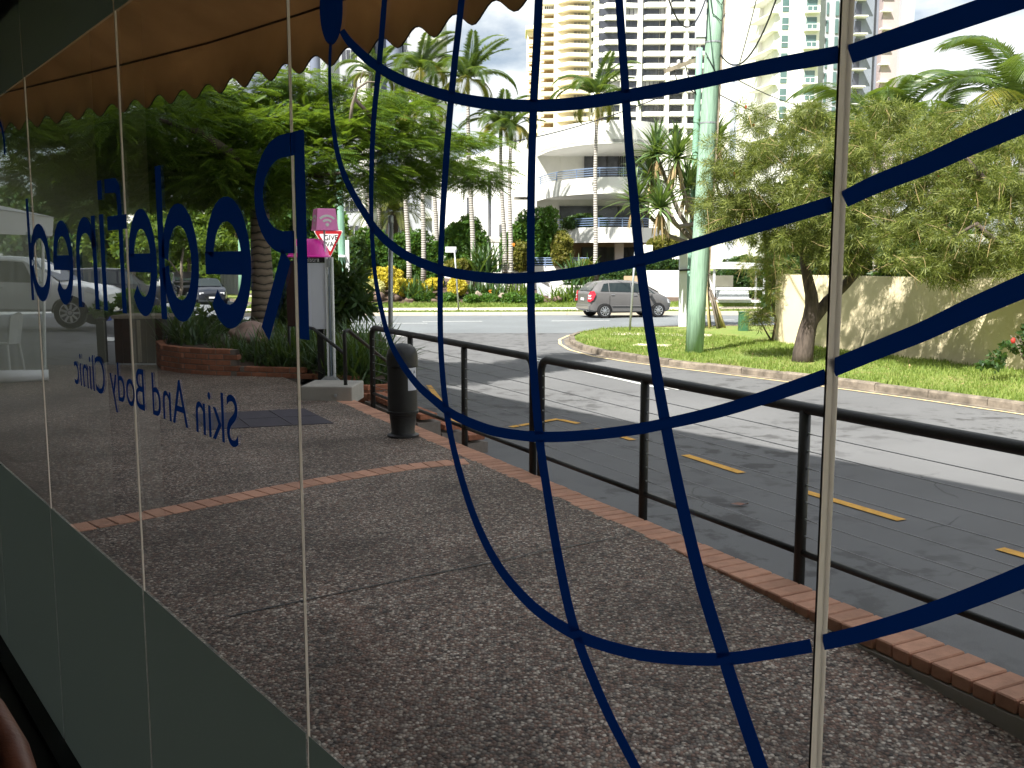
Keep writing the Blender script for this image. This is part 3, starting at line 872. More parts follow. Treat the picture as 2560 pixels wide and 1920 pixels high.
# mirrored lettering: each letter a part, drawn with round strokes (coordinates along the window, left letter edge first as read from outside)
ZB, ZX, ZC = EYE - 0.150 * WIN_D / 0.82, EYE + 0.147 * WIN_D / 0.82, EYE + 0.250 * WIN_D / 0.82
def stroke(m, pts, off=-0.0025):
    """pts: (t, z, w)"""
    fine = []
    for a, b in zip(pts, pts[1:]):
        k_ = max(1, int(math.hypot(b[0] - a[0], b[1] - a[1]) / 0.004))
        fine += [tuple(a[j] + (b[j] - a[j]) * i / k_ for j in range(3)) for i in range(k_)]
    pts = fine + [pts[-1]]
    lo, hi = [], []
    for i, (t, z, w) in enumerate(pts):
        a, b = pts[max(i - 1, 0)], pts[min(i + 1, len(pts) - 1)]
        d = (b[0] - a[0], b[1] - a[1]); L = math.hypot(*d) or 1
        nx, nz = -d[1] / L * w / 2, d[0] / L * w / 2
        lo.append((t + nx, z + nz)); hi.append((t - nx, z - nz))
    cut_vinyl(m, lo, hi, off)
def arc(tc_, zc, rt, rz_, a0, a1, w, wside=None, n=28):
    o = []
    for i in range(n + 1):
        a = R(a0 + (a1 - a0) * i / n)
        ww = w if wside is None else w + (wside - w) * abs(math.cos(a)) ** 2
        o.append((tc_ + (rt - ww / 2) * math.cos(a), zc + (rz_ - ww / 2) * math.sin(a), ww))
    return o
SK = WIN_D / 0.82
def lt(px): return W(px, 655)[0]
def letter(draw, name='letter'):
    m = MB(); draw(m); return m.build(name, X['navy'], win)
zm, hz = (ZB + ZX) / 2, (ZX - ZB) / 2
SW = 0.052 * SK
def ltr_e(p0, p1):
    a, b = lt(p0), lt(p1); c, r_ = (a + b) / 2, (b - a) / 2
    def d(m):
        stroke(m, arc(c, zm, r_, hz, 9, 320, SW * 1.05, SW))          # a = start side; reading direction is +t
        stroke(m, [(c - r_ + SW * .97, zm, SW), (c + r_ - 0.001, zm, SW)], -0.0031)
    letter(d)
def ltr_d(p0, p1):
    a, b = lt(p0), lt(p1); sw = SW * 0.9; c, r_ = (a + b - sw * .5) / 2, (b - a - sw * .5) / 2
    def d(m):
        stroke(m, arc(c, zm, r_, hz, 5, 355, SW * 1.05, SW))
        stroke(m, [(b - sw / 2, ZB, sw), (b - sw / 2, ZC, sw)], -0.0031)
    letter(d)
ltr_e(631, 517); ltr_d(500, 401); ltr_e(395, 325); ltr_e(185, 136); ltr_d(128, 76)
def d_f(m):
    a = lt(308); sw = SW * .8
    stroke(m, [(a, ZB, sw), (a, ZX + 0.02, sw)] )
    stroke(m, [(a, ZX + 0.02 - .001, sw), (a + .005, ZX + 0.05 * SK + .01, sw), (a + 0.03 * SK, ZC - sw * .6, sw), (lt(274), ZC - sw / 2, sw)], -0.0028)
    stroke(m, [(lt(325), ZX - 0.03 * SK, sw), (lt(277), ZX - 0.03 * SK, sw)], -0.0031)
letter(d_f)
def d_i(m):
    a = (lt(266) + lt(256)) / 2; sw = SW * .9
    stroke(m, [(a, ZB, sw), (a, ZX, sw)]); stroke(m, [(a, ZX + 0.045 * SK, sw), (a, ZC, sw)])
letter(d_i)
def d_n(m):
    a, b = lt(245), lt(194); sw = SW * .9; c, r_ = (a + b) / 2, (b - a) / 2
    stroke(m, [(a + sw / 2, ZB, sw), (a + sw / 2, ZX, sw)])
    stroke(m, arc(c, ZX - r_ * .95, r_, r_ * .95, 180, 0, sw * 1.1, sw), -0.0028)
    stroke(m, [(b - sw / 2, ZX - r_ * .95, sw), (b - sw / 2, ZB, sw)], -0.0031)
letter(d_n)
def d_R(m):
    a, b = lt(772), lt(645); sw = SW * .85
    stroke(m, [(a + sw / 2, ZB, sw), (a + sw / 2, ZC, sw)])
    zc = (ZC + EYE + 0.015) / 2; rr = (ZC - (EYE + 0.015)) / 2
    t0 = a + 0.10 * SK
    stroke(m, [(a + .002, ZC - sw / 2, sw), (t0, ZC - sw / 2, sw)] + [(t0 + (b - t0 - sw / 2) * math.sin(x), zc + (rr - sw / 2) * math.cos(x), sw) for x in [math.pi * i / 20 for i in range(1, 20)]] + [(t0, EYE + .015 + sw / 2, sw), (a + 0.055 * SK, EYE + .015 + sw / 2, sw)], -0.0028)
    stroke(m, [(a + 0.093 * SK, EYE + .012, sw * 1.05), (b - 0.035 * SK, ZB, sw * 1.05)], -0.0031)
letter(d_R)
# second line of lettering
me = text_mesh('Skin And Body Clinic', 1.0, 0.0, 'LEFT')
xs = [v.co.x for v in me.vertices]; x0_, x1_ = min(xs), max(xs)
ta, tb = lt(583), lt(172)
zb_, zt_ = EYE - 0.424 * SK, EYE - 0.302 * SK
cap = 0.70
off = wp(1.5, FLOOR)
for v in me.vertices:
    t = ta + (v.co.x - x0_) / (x1_ - x0_) * (tb - ta)
    v.co = wp(t, zb_ + v.co.y / cap * (zt_ - zb_), -0.0025) - off
link('small_lettering', me, X['navy'], win)
# part of another motif at the far end of the window
def d_a(m):
    stroke(m, arc(lt(16), EYE + 0.82 * SK * 0.60 * 1.0, 0.16 * SK, 0.13 * SK, -60, 200, 0.02, 0.03))
letter(d_a, 'globe_line')

# brown chair arm in the dark corner by the window
ch = thing('armchair', 'brown leather chair arm in the dark bottom left corner', 'chair', (-1.5, 2.1, FLOOR))
b0 = A(-40, 1905, 1.75)
m = MB(); m.tube([A(-110, 1690, 2.0), A(-30, 1790, 1.85), A(20, 1880, 1.75), A(50, 1980, 1.65), A(60, 2150, 1.55)], [0.035, 0.037, 0.038, 0.038, 0.035], 14); m.build('arm', X['leather'], ch, smooth=True)
m = MB(); m.box((b0.x - 0.18, b0.y + 0.02, b0.z - 0.22), (0.3, 0.42, 0.16), 0.5); m.build('seat', X['leather'], ch, smooth=True, bevel=0.04)
for sx, sy in ((-.3, -.12), (-.06, -.12), (-.3, .16), (-.06, .16)):
    m = MB(); m.tube([(b0.x + sx, b0.y + sy, b0.z - 0.28), (b0.x + sx, b0.y + sy, FLOOR)], 0.018, 8); m.build('leg', X['brownwood'], ch)

# ------------------------------------------------------------------ railing on the terrace edge
def rail_panel(u0, u1, posts, label):
    t = thing('railing', label, 'railing', tuple(rl(posts[0], 0.045, -0.2)), group='black cable railings on the terrace edge')
    zt = 0.892; rr = 0.030
    w = 0.045
    pts = [rl(u0, w, -0.25), rl(u0, w, zt - 0.10), rl(u0 + 0.012, w, zt - 0.055), rl(u0 + 0.04, w, zt - 0.018), rl(u0 + 0.09, w, zt), rl(u1 - 0.09, w, zt), rl(u1 - 0.04, w, zt - 0.018), rl(u1 - 0.012, w, zt - 0.055), rl(u1, w, zt - 0.10), rl(u1, w, -0.25)]
    m = MB(); m.tube(pts, rr, 12); m.build('handrail', X['black'], t, smooth=True)
    for u in posts:
        m = MB(); m.tube([rl(u, w, -0.28), rl(u, w, zt - 0.01)], 0.029, 12); m.build('post', X['black'], t, smooth=True)
    allp = [u0] + list(posts) + [u1]
    for a, b in zip(allp, allp[1:]):
        m = MB(); m.tube([rl(a, w, 0.145), rl(b, w, 0.145)], 0.018, 10); m.build('bottom_rail', X['black'], t, smooth=True)
    for k in range(7):
        z = 0.235 + 0.0885 * k
        m = MB(); m.tube([rl(u0, w, z), rl((u0 + u1) / 2, w, z - 0.003), rl(u1, w, z)], 0.0025, 5); m.build('cable', X['wire'], t)
        for u in allp:
            m = MB(); m.tube([rl(u - 0.036, w, z), rl(u + 0.036, w, z)], 0.006, 6); m.build('cable_fitting', X['galv'], t)
    return t
rail_panel(-5.42, -1.58, [-4.22, -2.88], 'black cable railing beyond the litter bin, its end curved down')
rail_panel(-1.45, 5.6, [-0.08, 1.32, 2.72, 4.1], 'near black cable railing running off the right edge')

# ------------------------------------------------------------------ the grassed corner across the road, with its kerb
KP = [(13.5, 3.0), (11.4, 8.5), (9.6, 12.4), (8.18, 15.09), (7.23, 16.78), (6.05, 18.63), (4.53, 20.75), (3.07, 22.81), (2.35, 24.2), (1.86, 26.0), (1.70, 27.8), (1.76, 29.4), (2.15, 31.1), (2.9, 32.4), (3.9, 33.2), (6.04, 34.0), (12, 34.9), (24, 36.4), (44, 39)]
KP = [Vector((x, y, 0)) for x, y in KP]
def offset_line(pts, w):
    out = []
    for i, p in enumerate(pts):
        d = (pts[min(i + 1, len(pts) - 1)] - pts[max(i - 1, 0)]).normalized()
        out.append(p + Vector((d.y, -d.x, 0)) * w)
    return out
inner = offset_line(KP, 0.16)
def vz(x, y): return VERGE + 0.02 * math.sin(x * 1.3 + y * .7) + 0.012 * math.sin(x * 3.1 - y * 2.2)
poly = [(p.x, p.y) for p in inner] + [(44, 3.0)]
def inpoly(x, y, pl):
    c = False; j = len(pl) - 1
    for i in range(len(pl)):
        if (pl[i][1] > y) != (pl[j][1] > y) and x < (pl[j][0] - pl[i][0]) * (y - pl[i][1]) / (pl[j][1] - pl[i][1]) + pl[i][0]:
            c = not c
        j = i
    return c
m = MB(); m.prism(poly, VERGE - 0.3, VERGE - 0.012); verge = struct(m.build('grass_verge', X['grass']))
# kerb stones
kerb = bpy.data.objects.new('kerb', None); COL.objects.link(kerb); struct(kerb); ORG['kerb'] = Vector((0, 0, 0))
dl = []
for p, q in zip(KP, KP[1:]):
    k = max(1, int((q - p).length / 0.15)); dl += [p + (q - p) * i / k for i in range(k)]
step = 7
for i in range(0, len(dl) - step, step):
    a = dl[i:i + step + 1]
    d0 = (a[1] - a[0]).normalized(); d1 = (a[-1] - a[-2]).normalized()
    a = [a[0] + d0 * 0.006] + a[1:-1] + [a[-1] - d1 * 0.006]
    b = offset_line(a, 0.15)
    jz = random.gauss(0, 0.006); jo = random.gauss(0, 0.006)
    m = MB(); n = len(a)
    rows = [[(p.x, p.y, ROAD - 0.05) for p in a], [(p.x + jo, p.y + jo * .5, VERGE - 0.02 + jz) for p in a], [(p.x + 0.02 * (q.x - p.x) / .15, p.y + 0.02 * (q.y - p.y) / .15, VERGE + 0.012 + jz) for p, q in zip(a, b)], [(q.x, q.y, VERGE + 0.014 + jz) for q in b], [(q.x, q.y, ROAD) for q in b]]
    m.sheet(rows)
    m.add([r_[0] for r_ in rows], [(0, 1, 2, 3, 4)]); m.add([r_[-1] for r_ in rows], [(4, 3, 2, 1, 0)])
    m.build('kerb_stone', X['oldkerb'], kerb)
# pale gutter strip and yellow line along it
go, gi = offset_line(dl, -0.16), offset_line(dl, 0.0)
m = MB(); m.sheet([[(p.x, p.y, ROAD + 0.006) for p in go], [(p.x, p.y, ROAD + 0.008) for p in gi]]); m.build('gutter', X['oldkerb'], kerb)
yo, yi = offset_line(dl, -0.34), offset_line(dl, -0.25)
sel = [i for i, p in enumerate(dl) if 8 < p.y < 34 and p.x < 12]
m = MB(); m.sheet([[(yo[i].x, yo[i].y, ROAD + 0.011) for i in sel], [(yi[i].x, yi[i].y, ROAD + 0.011) for i in sel]]); m.build('painted_line', X['creamline'], kerb)
# footpath slabs crossing the corner
for a, b, w in (((6.2, 29.6), (3.2, 30.4), 0.9), ((9.2, 30.9), (30, 33.2), 1.1), ((4.3, 25.9), (3.4, 26.3), 0.5)):
    a_, b_ = Vector((*a, 0)), Vector((*b, 0)); d = (b_ - a_).normalized(); r_ = Vector((d.y, -d.x, 0)) * w / 2
    m = MB(); m.prism([(v.x, v.y) for v in (a_ - r_, a_ + r_, b_ + r_, b_ - r_)], VERGE - 0.2, VERGE + 0.004); m.build('footpath_slab', X['path'], verge)
# grass blades
def blade_proto(w=0.010, h=0.07):
    return ([(-w, 0, 0), (w, 0, 0), (w * .2, 0.02, h), (0, 0, 0)], [(0, 1, 2)])
P = []
poly2 = poly
while len(P) < 42000:
    y = 14 + 21 * random.random() ** 1.4; x = 1.7 + random.random() * 10.5
    if inpoly(x, y, poly2) and (x - 7.6) < (27.2 - y) * 0.43 + .05:
        P.append((x, y, vz(x, y) - 0.015))
P = np.array(P)
fr = frames(P, np.column_stack([rng.normal(0, 1, len(P)), rng.normal(0, 1, len(P)), rng.normal(0, .25, len(P))]), None, rng.uniform(0.6, 1.5, len(P)))
tag(scatter('grass', X['lf_grass'], blade_proto(), fr), 'short green lawn grass on the corner verge', 'grass', kind='stuff')

# far verge: kerb, footpath, grass, garden bed
def fy(x): return 43.3 + 0.075 * x
fx = [-12.5 + 3.0 * i for i in range(20)]
rows = []
for dy, z in ((0.0, VERGE - .02), (0.9, VERGE), (1.0, VERGE), (2.4, -0.52), (4.2, -0.36)):
    rows.append([(x, fy(x) + dy, z) for x in fx])
m = MB(); m.sheet(rows); fv = struct(m.build('far_verge', X['grass']))
m = MB(); m.sheet([[(x, fy(x) + 4.2, -0.36) for x in fx], [(x, fy(x) + 6.0, 0.0) for x in fx], [(x, fy(x) + 12, 0.35) for x in fx], [(x, fy(x) + 60, 0.4) for x in fx]]); struct(m.build('garden_bed', X['dirt']))
m = MB(); m.sheet([[(x, fy(x) + 1.05, VERGE + 0.035) for x in fx], [(x, fy(x) + 2.05, -0.50) for x in fx]]); m.build('footpath', X['path'], fv)
m = MB(); m.sheet([[(x, fy(x) + 0.9, VERGE + 0.035) for x in fx[8:]], [(x, fy(x) + 4.3, -0.32) for x in fx[8:]]])
m = MB()
for i in range(len(fx) - 1):
    a, b = fx[i] + .008, fx[i + 1] - .008
    mm = MB(); mm.prism([(a, fy(a) - .02), (b, fy(b) - .02), (b, fy(b) + .16), (a, fy(a) + .16)], ROAD - .05, VERGE + .012); mm.build('kerb_stone', X['path'], fv)
P = np.column_stack([rng.uniform(-12.5, 20, 30000), np.zeros(30000), np.zeros(30000)])
fry = rng.uniform(0.15, 4.2, 30000)
keep = (fry < .95) | (fry > 2.1); P, fry = P[keep], fry[keep]
P[:, 1] = 43.3 + 0.075 * P[:, 0] + fry
P[:, 2] = np.interp(fry, [0, 1, 2.4, 4.2], [VERGE - .02, VERGE, -.52, -.36])
fr = frames(P, np.column_stack([rng.normal(0, 1, len(P)), rng.normal(0, 1, len(P)), rng.normal(0, .25, len(P))]), None, rng.uniform(1.0, 2.0, len(P)))
tag(scatter('grass', X['lf_grass'], blade_proto(0.014, 0.07), fr), 'short green lawn grass on the far verge by the hatchback', 'grass', kind='stuff')

# far street verge on the right of the parked cars
k0 = Vector((-9.9, 44.4, 0))
m = MB(); pl = [k0, k0 + FS * 90, k0 + FS * 90 + Vector((40, 0, 0)), k0 + Vector((0, 1.5, 0)) + Vector((10, 0, 0))]
m.prism([(p.x, p.y) for p in pl], ROAD - .1, VERGE + 0.002); struct(m.build('far_street_verge', X['grass']))
m = MB(); pl = [k0 + Vector((1.6, 1, 0)), k0 + FS * 90 + Vector((1.6, 0, 0)), k0 + FS * 90 + Vector((3.2, 0, 0)), k0 + Vector((3.2, 1, 0))]
m.prism([(p.x, p.y) for p in pl], ROAD - .1, VERGE + 0.012); struct(m.build('far_footpath', X['path']))
for i in range(16):
    a = k0 + FS * (2.0 * i + .02); b = k0 + FS * (2.0 * i + 1.98)
    mm = MB(); mm.prism([(a.x - .15, a.y), (a.x + .02, a.y), (b.x + .02, b.y), (b.x - .15, b.y)], ROAD - .05, VERGE + .02); mm.build('kerb_stone', X['oldkerb'], kerb)

# ------------------------------------------------------------------ cream garden wall
cw = thing('garden_wall', 'cream rendered garden wall dappled with tree shade, right of the corner', 'wall', (9.0, 23.2, VERGE))
line = [(8.6, 29.2), (7.85, 28.3), (7.55, 27.5), (7.6, 26.8), (7.9, 26.1), (8.75, 24.2), (9.5, 22.3), (10.35, 20.3), (11.5, 17.6), (13.2, 13.5), (16, 7)]
pts = [Vector((x, y, 0)) for x, y in line]
back = offset_line(pts, -0.2)
m = MB(); m.sheet([[(p.x, p.y, VERGE - .2) for p in pts], [(p.x, p.y, 1.28) for p in pts], [(p.x, p.y, 1.28) for p in back], [(p.x, p.y, VERGE - .2) for p in back]]); m.build('wall_face', X['cream'], cw)
hs = thing('house', 'low cream house with white fascia behind the garden wall at right', 'house', (14.2, 25.5, -0.6))
p = A(2470, 600, 26.5)
m = MB(); m.box((p.x + 4.0, 29.0, 0.6), (7.2, 5.0, 2.6)); m.build('wall', X['cream'], hs)
m = MB(); m.box((p.x + 4.0, 28.6, 2.16), (8.2, 6.4, 0.5)); m.build('fascia', X['white'], hs)
m = MB(); m.box((p.x + 2.2, 26.47, 0.9), (1.2, 0.05, 1.0)); m.build('window', X['darkglass'], hs)

# ------------------------------------------------------------------ poles, posts and signs
def pole(name, label, base, top, r0, r1, mt, cat='power pole', n=14):
    t = thing(name, label, cat, tuple(base))
    pts = [Vector(base) + (Vector(top) - Vector(base)) * k / 6 for k in range(7)]
    m = MB(); m.tube(pts, [r0 + (r1 - r0) * k / 6 for k in range(7)], n); m.build('shaft', mt, t, smooth=True)
    return t
pb = G(1735, 880, VERGE); pt = A(1793, -60, pb.y)
gp = pole('power_pole', 'thick pale green timber power pole rooted in the corner lawn', pb - Vector((0, 0, .1)), pt, 0.228, 0.178, X['timberpole'], n=18)
dirp = (pt - pb).normalized()
def onp(k, off=(0, 0, 0)): return pb + (pt - pb) * k + Vector(off)
m = MB(); m.span(onp(0.22, (0.235, -0.03, 0)), onp(1.0, (0.20, -0.03, 0)), 0.07, 0.05, (0, 1, 0)); m.build('cable_duct', X['greywood'], gp)
m = MB(); m.box(onp(0.90, (-0.34, -0.02, 0)), (0.22, 0.24, 1.05)); m.build('metal_box', X['panelgrey'], gp)
for kk in (0.83, 0.97, 0.74, 0.62):
    m = MB(); m.lathe([(0.19, -0.02), (0.222 - .03 * kk, -0.02), (0.222 - .03 * kk, 0.02), (0.19, 0.02)], onp(kk), 16); m.build('steel_band', X['galv'], gp)
for pts in ([(-.2, 1.0), (-.05, .94), (.1, .92), (.22, .95)], [(-.22, .97), (-.1, .90), (.12, .88), (.22, .90)], [(-.2, .80), (0, .76), (.2, .72)]):
    m = MB(); m.tube([onp(k, (x, -0.24 + abs(x) * .3, 0)) for x, k in pts], 0.012, 6); m.build('looped_cable', X['cable'], gp, smooth=True)

b2 = G(1716, 812, VERGE); b2 = Vector((b2.x, 34.5, VERGE)); b2.x = A(1722, 800, 34.5).x
t2 = A(1749, 120, 34.5)
sp = pole('power_pole', 'slimmer faded green power pole with timber crossarm behind the thick pole', b2, t2, 0.135, 0.11, X['timberpole2'])
ca, cb = A(1662, 178, 34.3), A(1775, 137, 34.9)
m = MB(); m.span(ca, cb, 0.12, 0.14); m.build('crossarm', X['greywood'], sp)
for k in (0.08, 0.3, 0.55, 0.8):
    q = ca + (cb - ca) * k
    m = MB(); m.lathe([(0.03, 0), (0.07, 0.03), (0.05, 0.07), (0.07, 0.1), (0.03, 0.15)], q + Vector((0, 0, .07)), 10); m.build('insulator', X['offwhite'], sp, smooth=True)
for k in (0.2, 0.45):
    q = ca + (cb - ca) * k
    m = MB(); m.tube([q, q + Vector((.1, 0, -.4)), A(1740, 235, 34.4)], 0.02, 6); m.build('looped_cable', X['cable'], sp, smooth=True)
m = MB(); m.lathe([(0.12, -.14), (0.15, -.1), (0.15, .12), (0.1, .16)], A(1722, 215, 34.3), 12); m.build('transformer_drum', X['greywood'], sp, smooth=True)
wpst = pole('steel_post', 'white square steel post strapped beside the slim green pole', Vector((A(1706, 800, 33.6).x, 33.6, VERGE)), A(1714, 622, 33.6), 0.001, 0.001, X['paintpost'], 'post')
for c_ in list(wpst.children): bpy.data.objects.remove(c_)
m = MB(); m.span((A(1706, 800, 33.6).x, 33.6, VERGE), A(1709, 560, 33.6), 0.26, 0.16, (0, 1, 0)); m.build('shaft', X['paintpost'], wpst)
m = MB(); m.span(A(1698, 676, 33.45), A(1740, 674, 33.45), 0.05, 0.06); m.build('strap', X['carblack'], wpst)
gl = G(855, 767, VERGE); gl = Vector((A(858, 767, 44.8).x, 44.8, -.55))
lp = pole('power_pole', 'green timber power pole on the far verge left of the palms', gl, A(846, 330, 44.8), 0.17, 0.14, X['timberpole2'])
m = MB(); m.span((gl.x + .27, 44.7, -.55), A(868, 600, 44.7), 0.16, 0.14, (0, 1, 0)); m.build('steel_splint', X['paintpost'], lp)
m = MB(); m.box(A(855, 640, 44.55), (0.3, 0.2, 0.1)); m.build('strap', X['whiterail'], lp)
fl = Vector((A(604, 745, 62).x, 62, VERGE))
pole('power_pole', 'distant green power pole past the parked sedan', fl, A(600, 380, 62), 0.19, 0.15, X['timberpole2'])

def sign_pole(label, base, top, r, sign=None, cat='sign post', name='sign_post'):
    t = thing(name, label, cat, tuple(base))
    m = MB(); m.tube([base, top], r, 10); m.build('pole', X['galv'], t, smooth=True)
    if sign:
        c, d, rz = sign
        m = MB(); m.box(c, d, rz); m.build('sign_blade', X['signwhite'], t)
    return t
b = G(1574, 830, VERGE)
sign_pole('slim steel pole with white blade sign on the corner lawn', b, A(1590, 600, b.y), 0.036, (A(1610, 622, b.y), (0.56, 0.03, 0.24), 0.1))
b = Vector((A(1147, 778, 44.1).x, 44.1, -.6))
sign_pole('slim steel pole with white street blade in front of the flower bed', b, A(1136, 622, 44.1), 0.035, (A(1127, 624, 44.1), (0.50, 0.03, 0.26), 0.25))
b = Vector((A(975, 900, 19).x, 19, ROAD))
t = sign_pole('plain grey steel pole standing behind the litter bin', b, A(977, 541, 19), 0.047)
m = MB(); m.lathe([(0.05, 0), (0.055, .01), (0.055, .12), (0.04, .15)], A(977, 557, 19) , 12); m.build('cap', X['galv'], t, smooth=True)
# red and white triangular sign
Yg = 24.0
b = Vector((A(822, 800, Yg).x, Yg, gz(-4, Yg)))
t = thing('give_way_sign', 'triangular red and white road sign behind the pink kiosk', 'road sign', tuple(b))
m = MB(); m.tube([b, A(822, 560, Yg + .05)], 0.032, 10); m.build('pole', X['galv'], t, smooth=True)
def tri(k, Y, o):
    c = A(825, 602, Y)
    ps = [A(783, 576, Y), A(858, 576, Y), A(826, 644, Y)]
    out = []
    for i, p in enumerate(ps):
        q0, q1 = ps[i - 1], ps[(i + 1) % 3]
        for s_ in (0.08, 0.0, ):
            pass
        a_ = p + (q0 - p).normalized() * 0.05; b_ = p + (q1 - p).normalized() * 0.05
        out += [a_, (p * .5 + (a_ + b_) * .25), b_]
    return [c + (v - c) * k for v in out]
m = MB(); m.extr(tri(1.0, Yg, 0), (0, 0.012, 0)); m.build('sign_edge', X['signwhite'], t)
m = MB(); m.extr(tri(0.95, Yg - .004, 0), (0, 0.003, 0)); m.build('red_border', X['signred'], t)
m = MB(); m.extr(tri(0.66, Yg - .008, 0), (0, 0.003, 0)); m.build('white_field', X['signwhite'], t)
for txt, px, py, sz in (('GIVE', 827, 600, 0.185), ('WAY', 826, 616.5, 0.18)):
    me = text_mesh(txt, sz, 0.0)
    c = A(px, py, Yg - .016) - b
    for v in me.vertices: v.co = Vector((c.x + v.co.x * .92, c.y, c.z + v.co.y))
    link('lettering', me, X['blacktext'], t)

# ------------------------------------------------------------------ pink public phone and wifi kiosk
Yk = 12.9
b = G(819, 956, 0.0)
k = thing('phone_kiosk', 'public phone kiosk with magenta dome and white back panel', 'kiosk', tuple(b))
def kx(px, py, Y=Yk): return A(px, py, Y)
def rect(px0, py0, px1, py1, Y, dep, name, mt, parent=k, bev=0):
    a, c = kx(px0, py0, Y), kx(px1, py1, Y)
    m = MB(); m.box(((a.x + c.x) / 2, Y + dep / 2, (a.z + c.z) / 2), (abs(c.x - a.x), dep, abs(a.z - c.z)))
    return m.build(name, mt, parent, bevel=bev)
rect(746, 657, 817, 823, Yk, 0.05, 'back_panel', X['panelgrey'], bev=0.006)
hd = rect(742, 643, 814, 656.5, Yk - 0.004, 0.06, 'header_panel', X['carblack'])
me = text_mesh('Telstra', 0.085, 0.0)
c = kx(776, 654, Yk - 0.012) - b
for v in me.vertices: v.co = Vector((c.x + v.co.x * 1.0, c.y, c.z + v.co.y))
link('lettering', me, X['signwhite'], hd)
rect(714, 652, 745, 815, Yk + 0.06, 0.42, 'side_panel', X['darkpanel'])
rect(792, 823, 811, 950, Yk + 0.10, 0.14, 'pedestal', X['carblack'])
# I-beam post with splayed foot
px0, px1 = 817, 834
for a_, b_, mt_, nm, dy in ((816, 819, 'paintpost', 'flange', 0.0), (819.5, 830, 'bluegalv', 'web', 0.01), (830.5, 834, 'paintpost', 'flange', 0.0)):
    rect(a_, 643, b_, 948, Yk + dy - .03, 0.08, nm, X[mt_])
m = MB(); a_ = kx(797, 956); c_ = kx(853, 956); z1_ = kx(820, 940)
m.extr([(a_.x, Yk - .08, 0.005), (c_.x, Yk - .08, 0.005), (kx(836, 940).x, Yk - .06, z1_.z), (kx(814, 940).x, Yk - .06, z1_.z)], (0, 0.14, 0)); m.build('foot', X['galv'], k)
rect(816, 648, 824, 668, Yk - .05, 0.04, 'latch_plate', X['galv'])
# dome: loft from a wide base to a rounded top
x0, x1 = kx(712, 642).x, kx(815, 642).x; zb, zt = kx(760, 643).z, kx(760, 596).z
m = MB(); rows = []
for f_, s_ in ((0.0, 1.0), (0.06, 1.0), (0.10, 0.93), (0.35, 0.88), (0.65, 0.80), (0.85, 0.72), (0.95, 0.62), (1.0, 0.45), (1.001, 0.02)):
    cx_ = (x0 + x1) / 2; hx = (x1 - x0) / 2 * s_; hy = 0.27 * s_
    ring = []
    for i in range(28):
        a_ = 2 * math.pi * i / 28
        ex = 5
        ca_, sa_ = math.cos(a_), math.sin(a_)
        rr_ = (abs(ca_) ** ex + abs(sa_) ** ex) ** (-1 / ex)
        ring.append((cx_ + hx * rr_ * ca_, Yk + 0.22 + hy * rr_ * sa_, zb + (zt - zb) * f_))
    ring.append(ring[0]); rows.append(ring)
m.sheet(rows); m.build('dome', X['pink'], k, smooth='auto')
rect(741, 615, 744, 632, Yk - .075, 0.02, 'white_mark', X['signwhite'])
# wifi box on its stem
rect(808, 572, 813, 646, Yk + .10, 0.05, 'stem', X['panelgrey'])
m = MB(); cx_ = (kx(780, 570).x + kx(835, 570).x) / 2
zb, zt = kx(800, 576).z, kx(800, 521).z
rows = []
for f_, s_, mz in ((0, 1.0, 0), (0.05, 1.0, 0), (0.05, .965, 0), (0.97, .80, 0), (1.0, .76, 0), (1.0, .01, 0)):
    hx = 0.152 * s_
    rows.append([(cx_ + u_ * hx * 1.0 + (v_ * 0), Yk + .12 + v_ * hx, zb + (zt - zb) * f_) for u_, v_ in ((-1, -1), (1, -1), (1, 1), (-1, 1), (-1, -1))])
MR = Matrix.Rotation(R(25), 4, 'Z'); cc = Vector((cx_, Yk + .12, 0))
rows = [[(MR @ (Vector(p) - cc)) + cc for p in r_] for r_ in rows]
m.sheet(rows); wb = m.build('wifi_box', X['pinkpale'], k)
def wifi(face_rot, nm):
    m = MB(); zc = zb + (zt - zb) * 0.30
    M2 = Matrix.Rotation(R(25) + face_rot, 4, 'Z')
    def pl(u_, z_):
        f_ = (z_ - zb) / (zt - zb)
        s_ = 0.965 + (0.80 - 0.965) * f_
        return (M2 @ Vector((u_, -0.152 * s_ - 0.003, 0))) + Vector((cc.x, cc.y, z_))
    for r_, w in ((0.072, 0.028), (0.128, 0.030)):
        lo, hi = [], []
        for i in range(17):
            a_ = R(42 + 96 * i / 16)
            lo.append(pl((r_ - w / 2) * math.cos(a_), zc - .022 + (r_ - w / 2) * math.sin(a_))); hi.append(pl((r_ + w / 2) * math.cos(a_), zc - .022 + (r_ + w / 2) * math.sin(a_)))
        if r_ > 0.06: m.sheet([lo, hi])
    m.add([pl(0.024 * math.cos(a_), zc - 0.012 + 0.024 * math.sin(a_)) for a_ in [2 * math.pi * i / 14 for i in range(14)]], [tuple(range(14))])
    m.build('wifi_symbol', X['signwhite'], wb)
wifi(0, 'a'); wifi(R(-90), 'b')

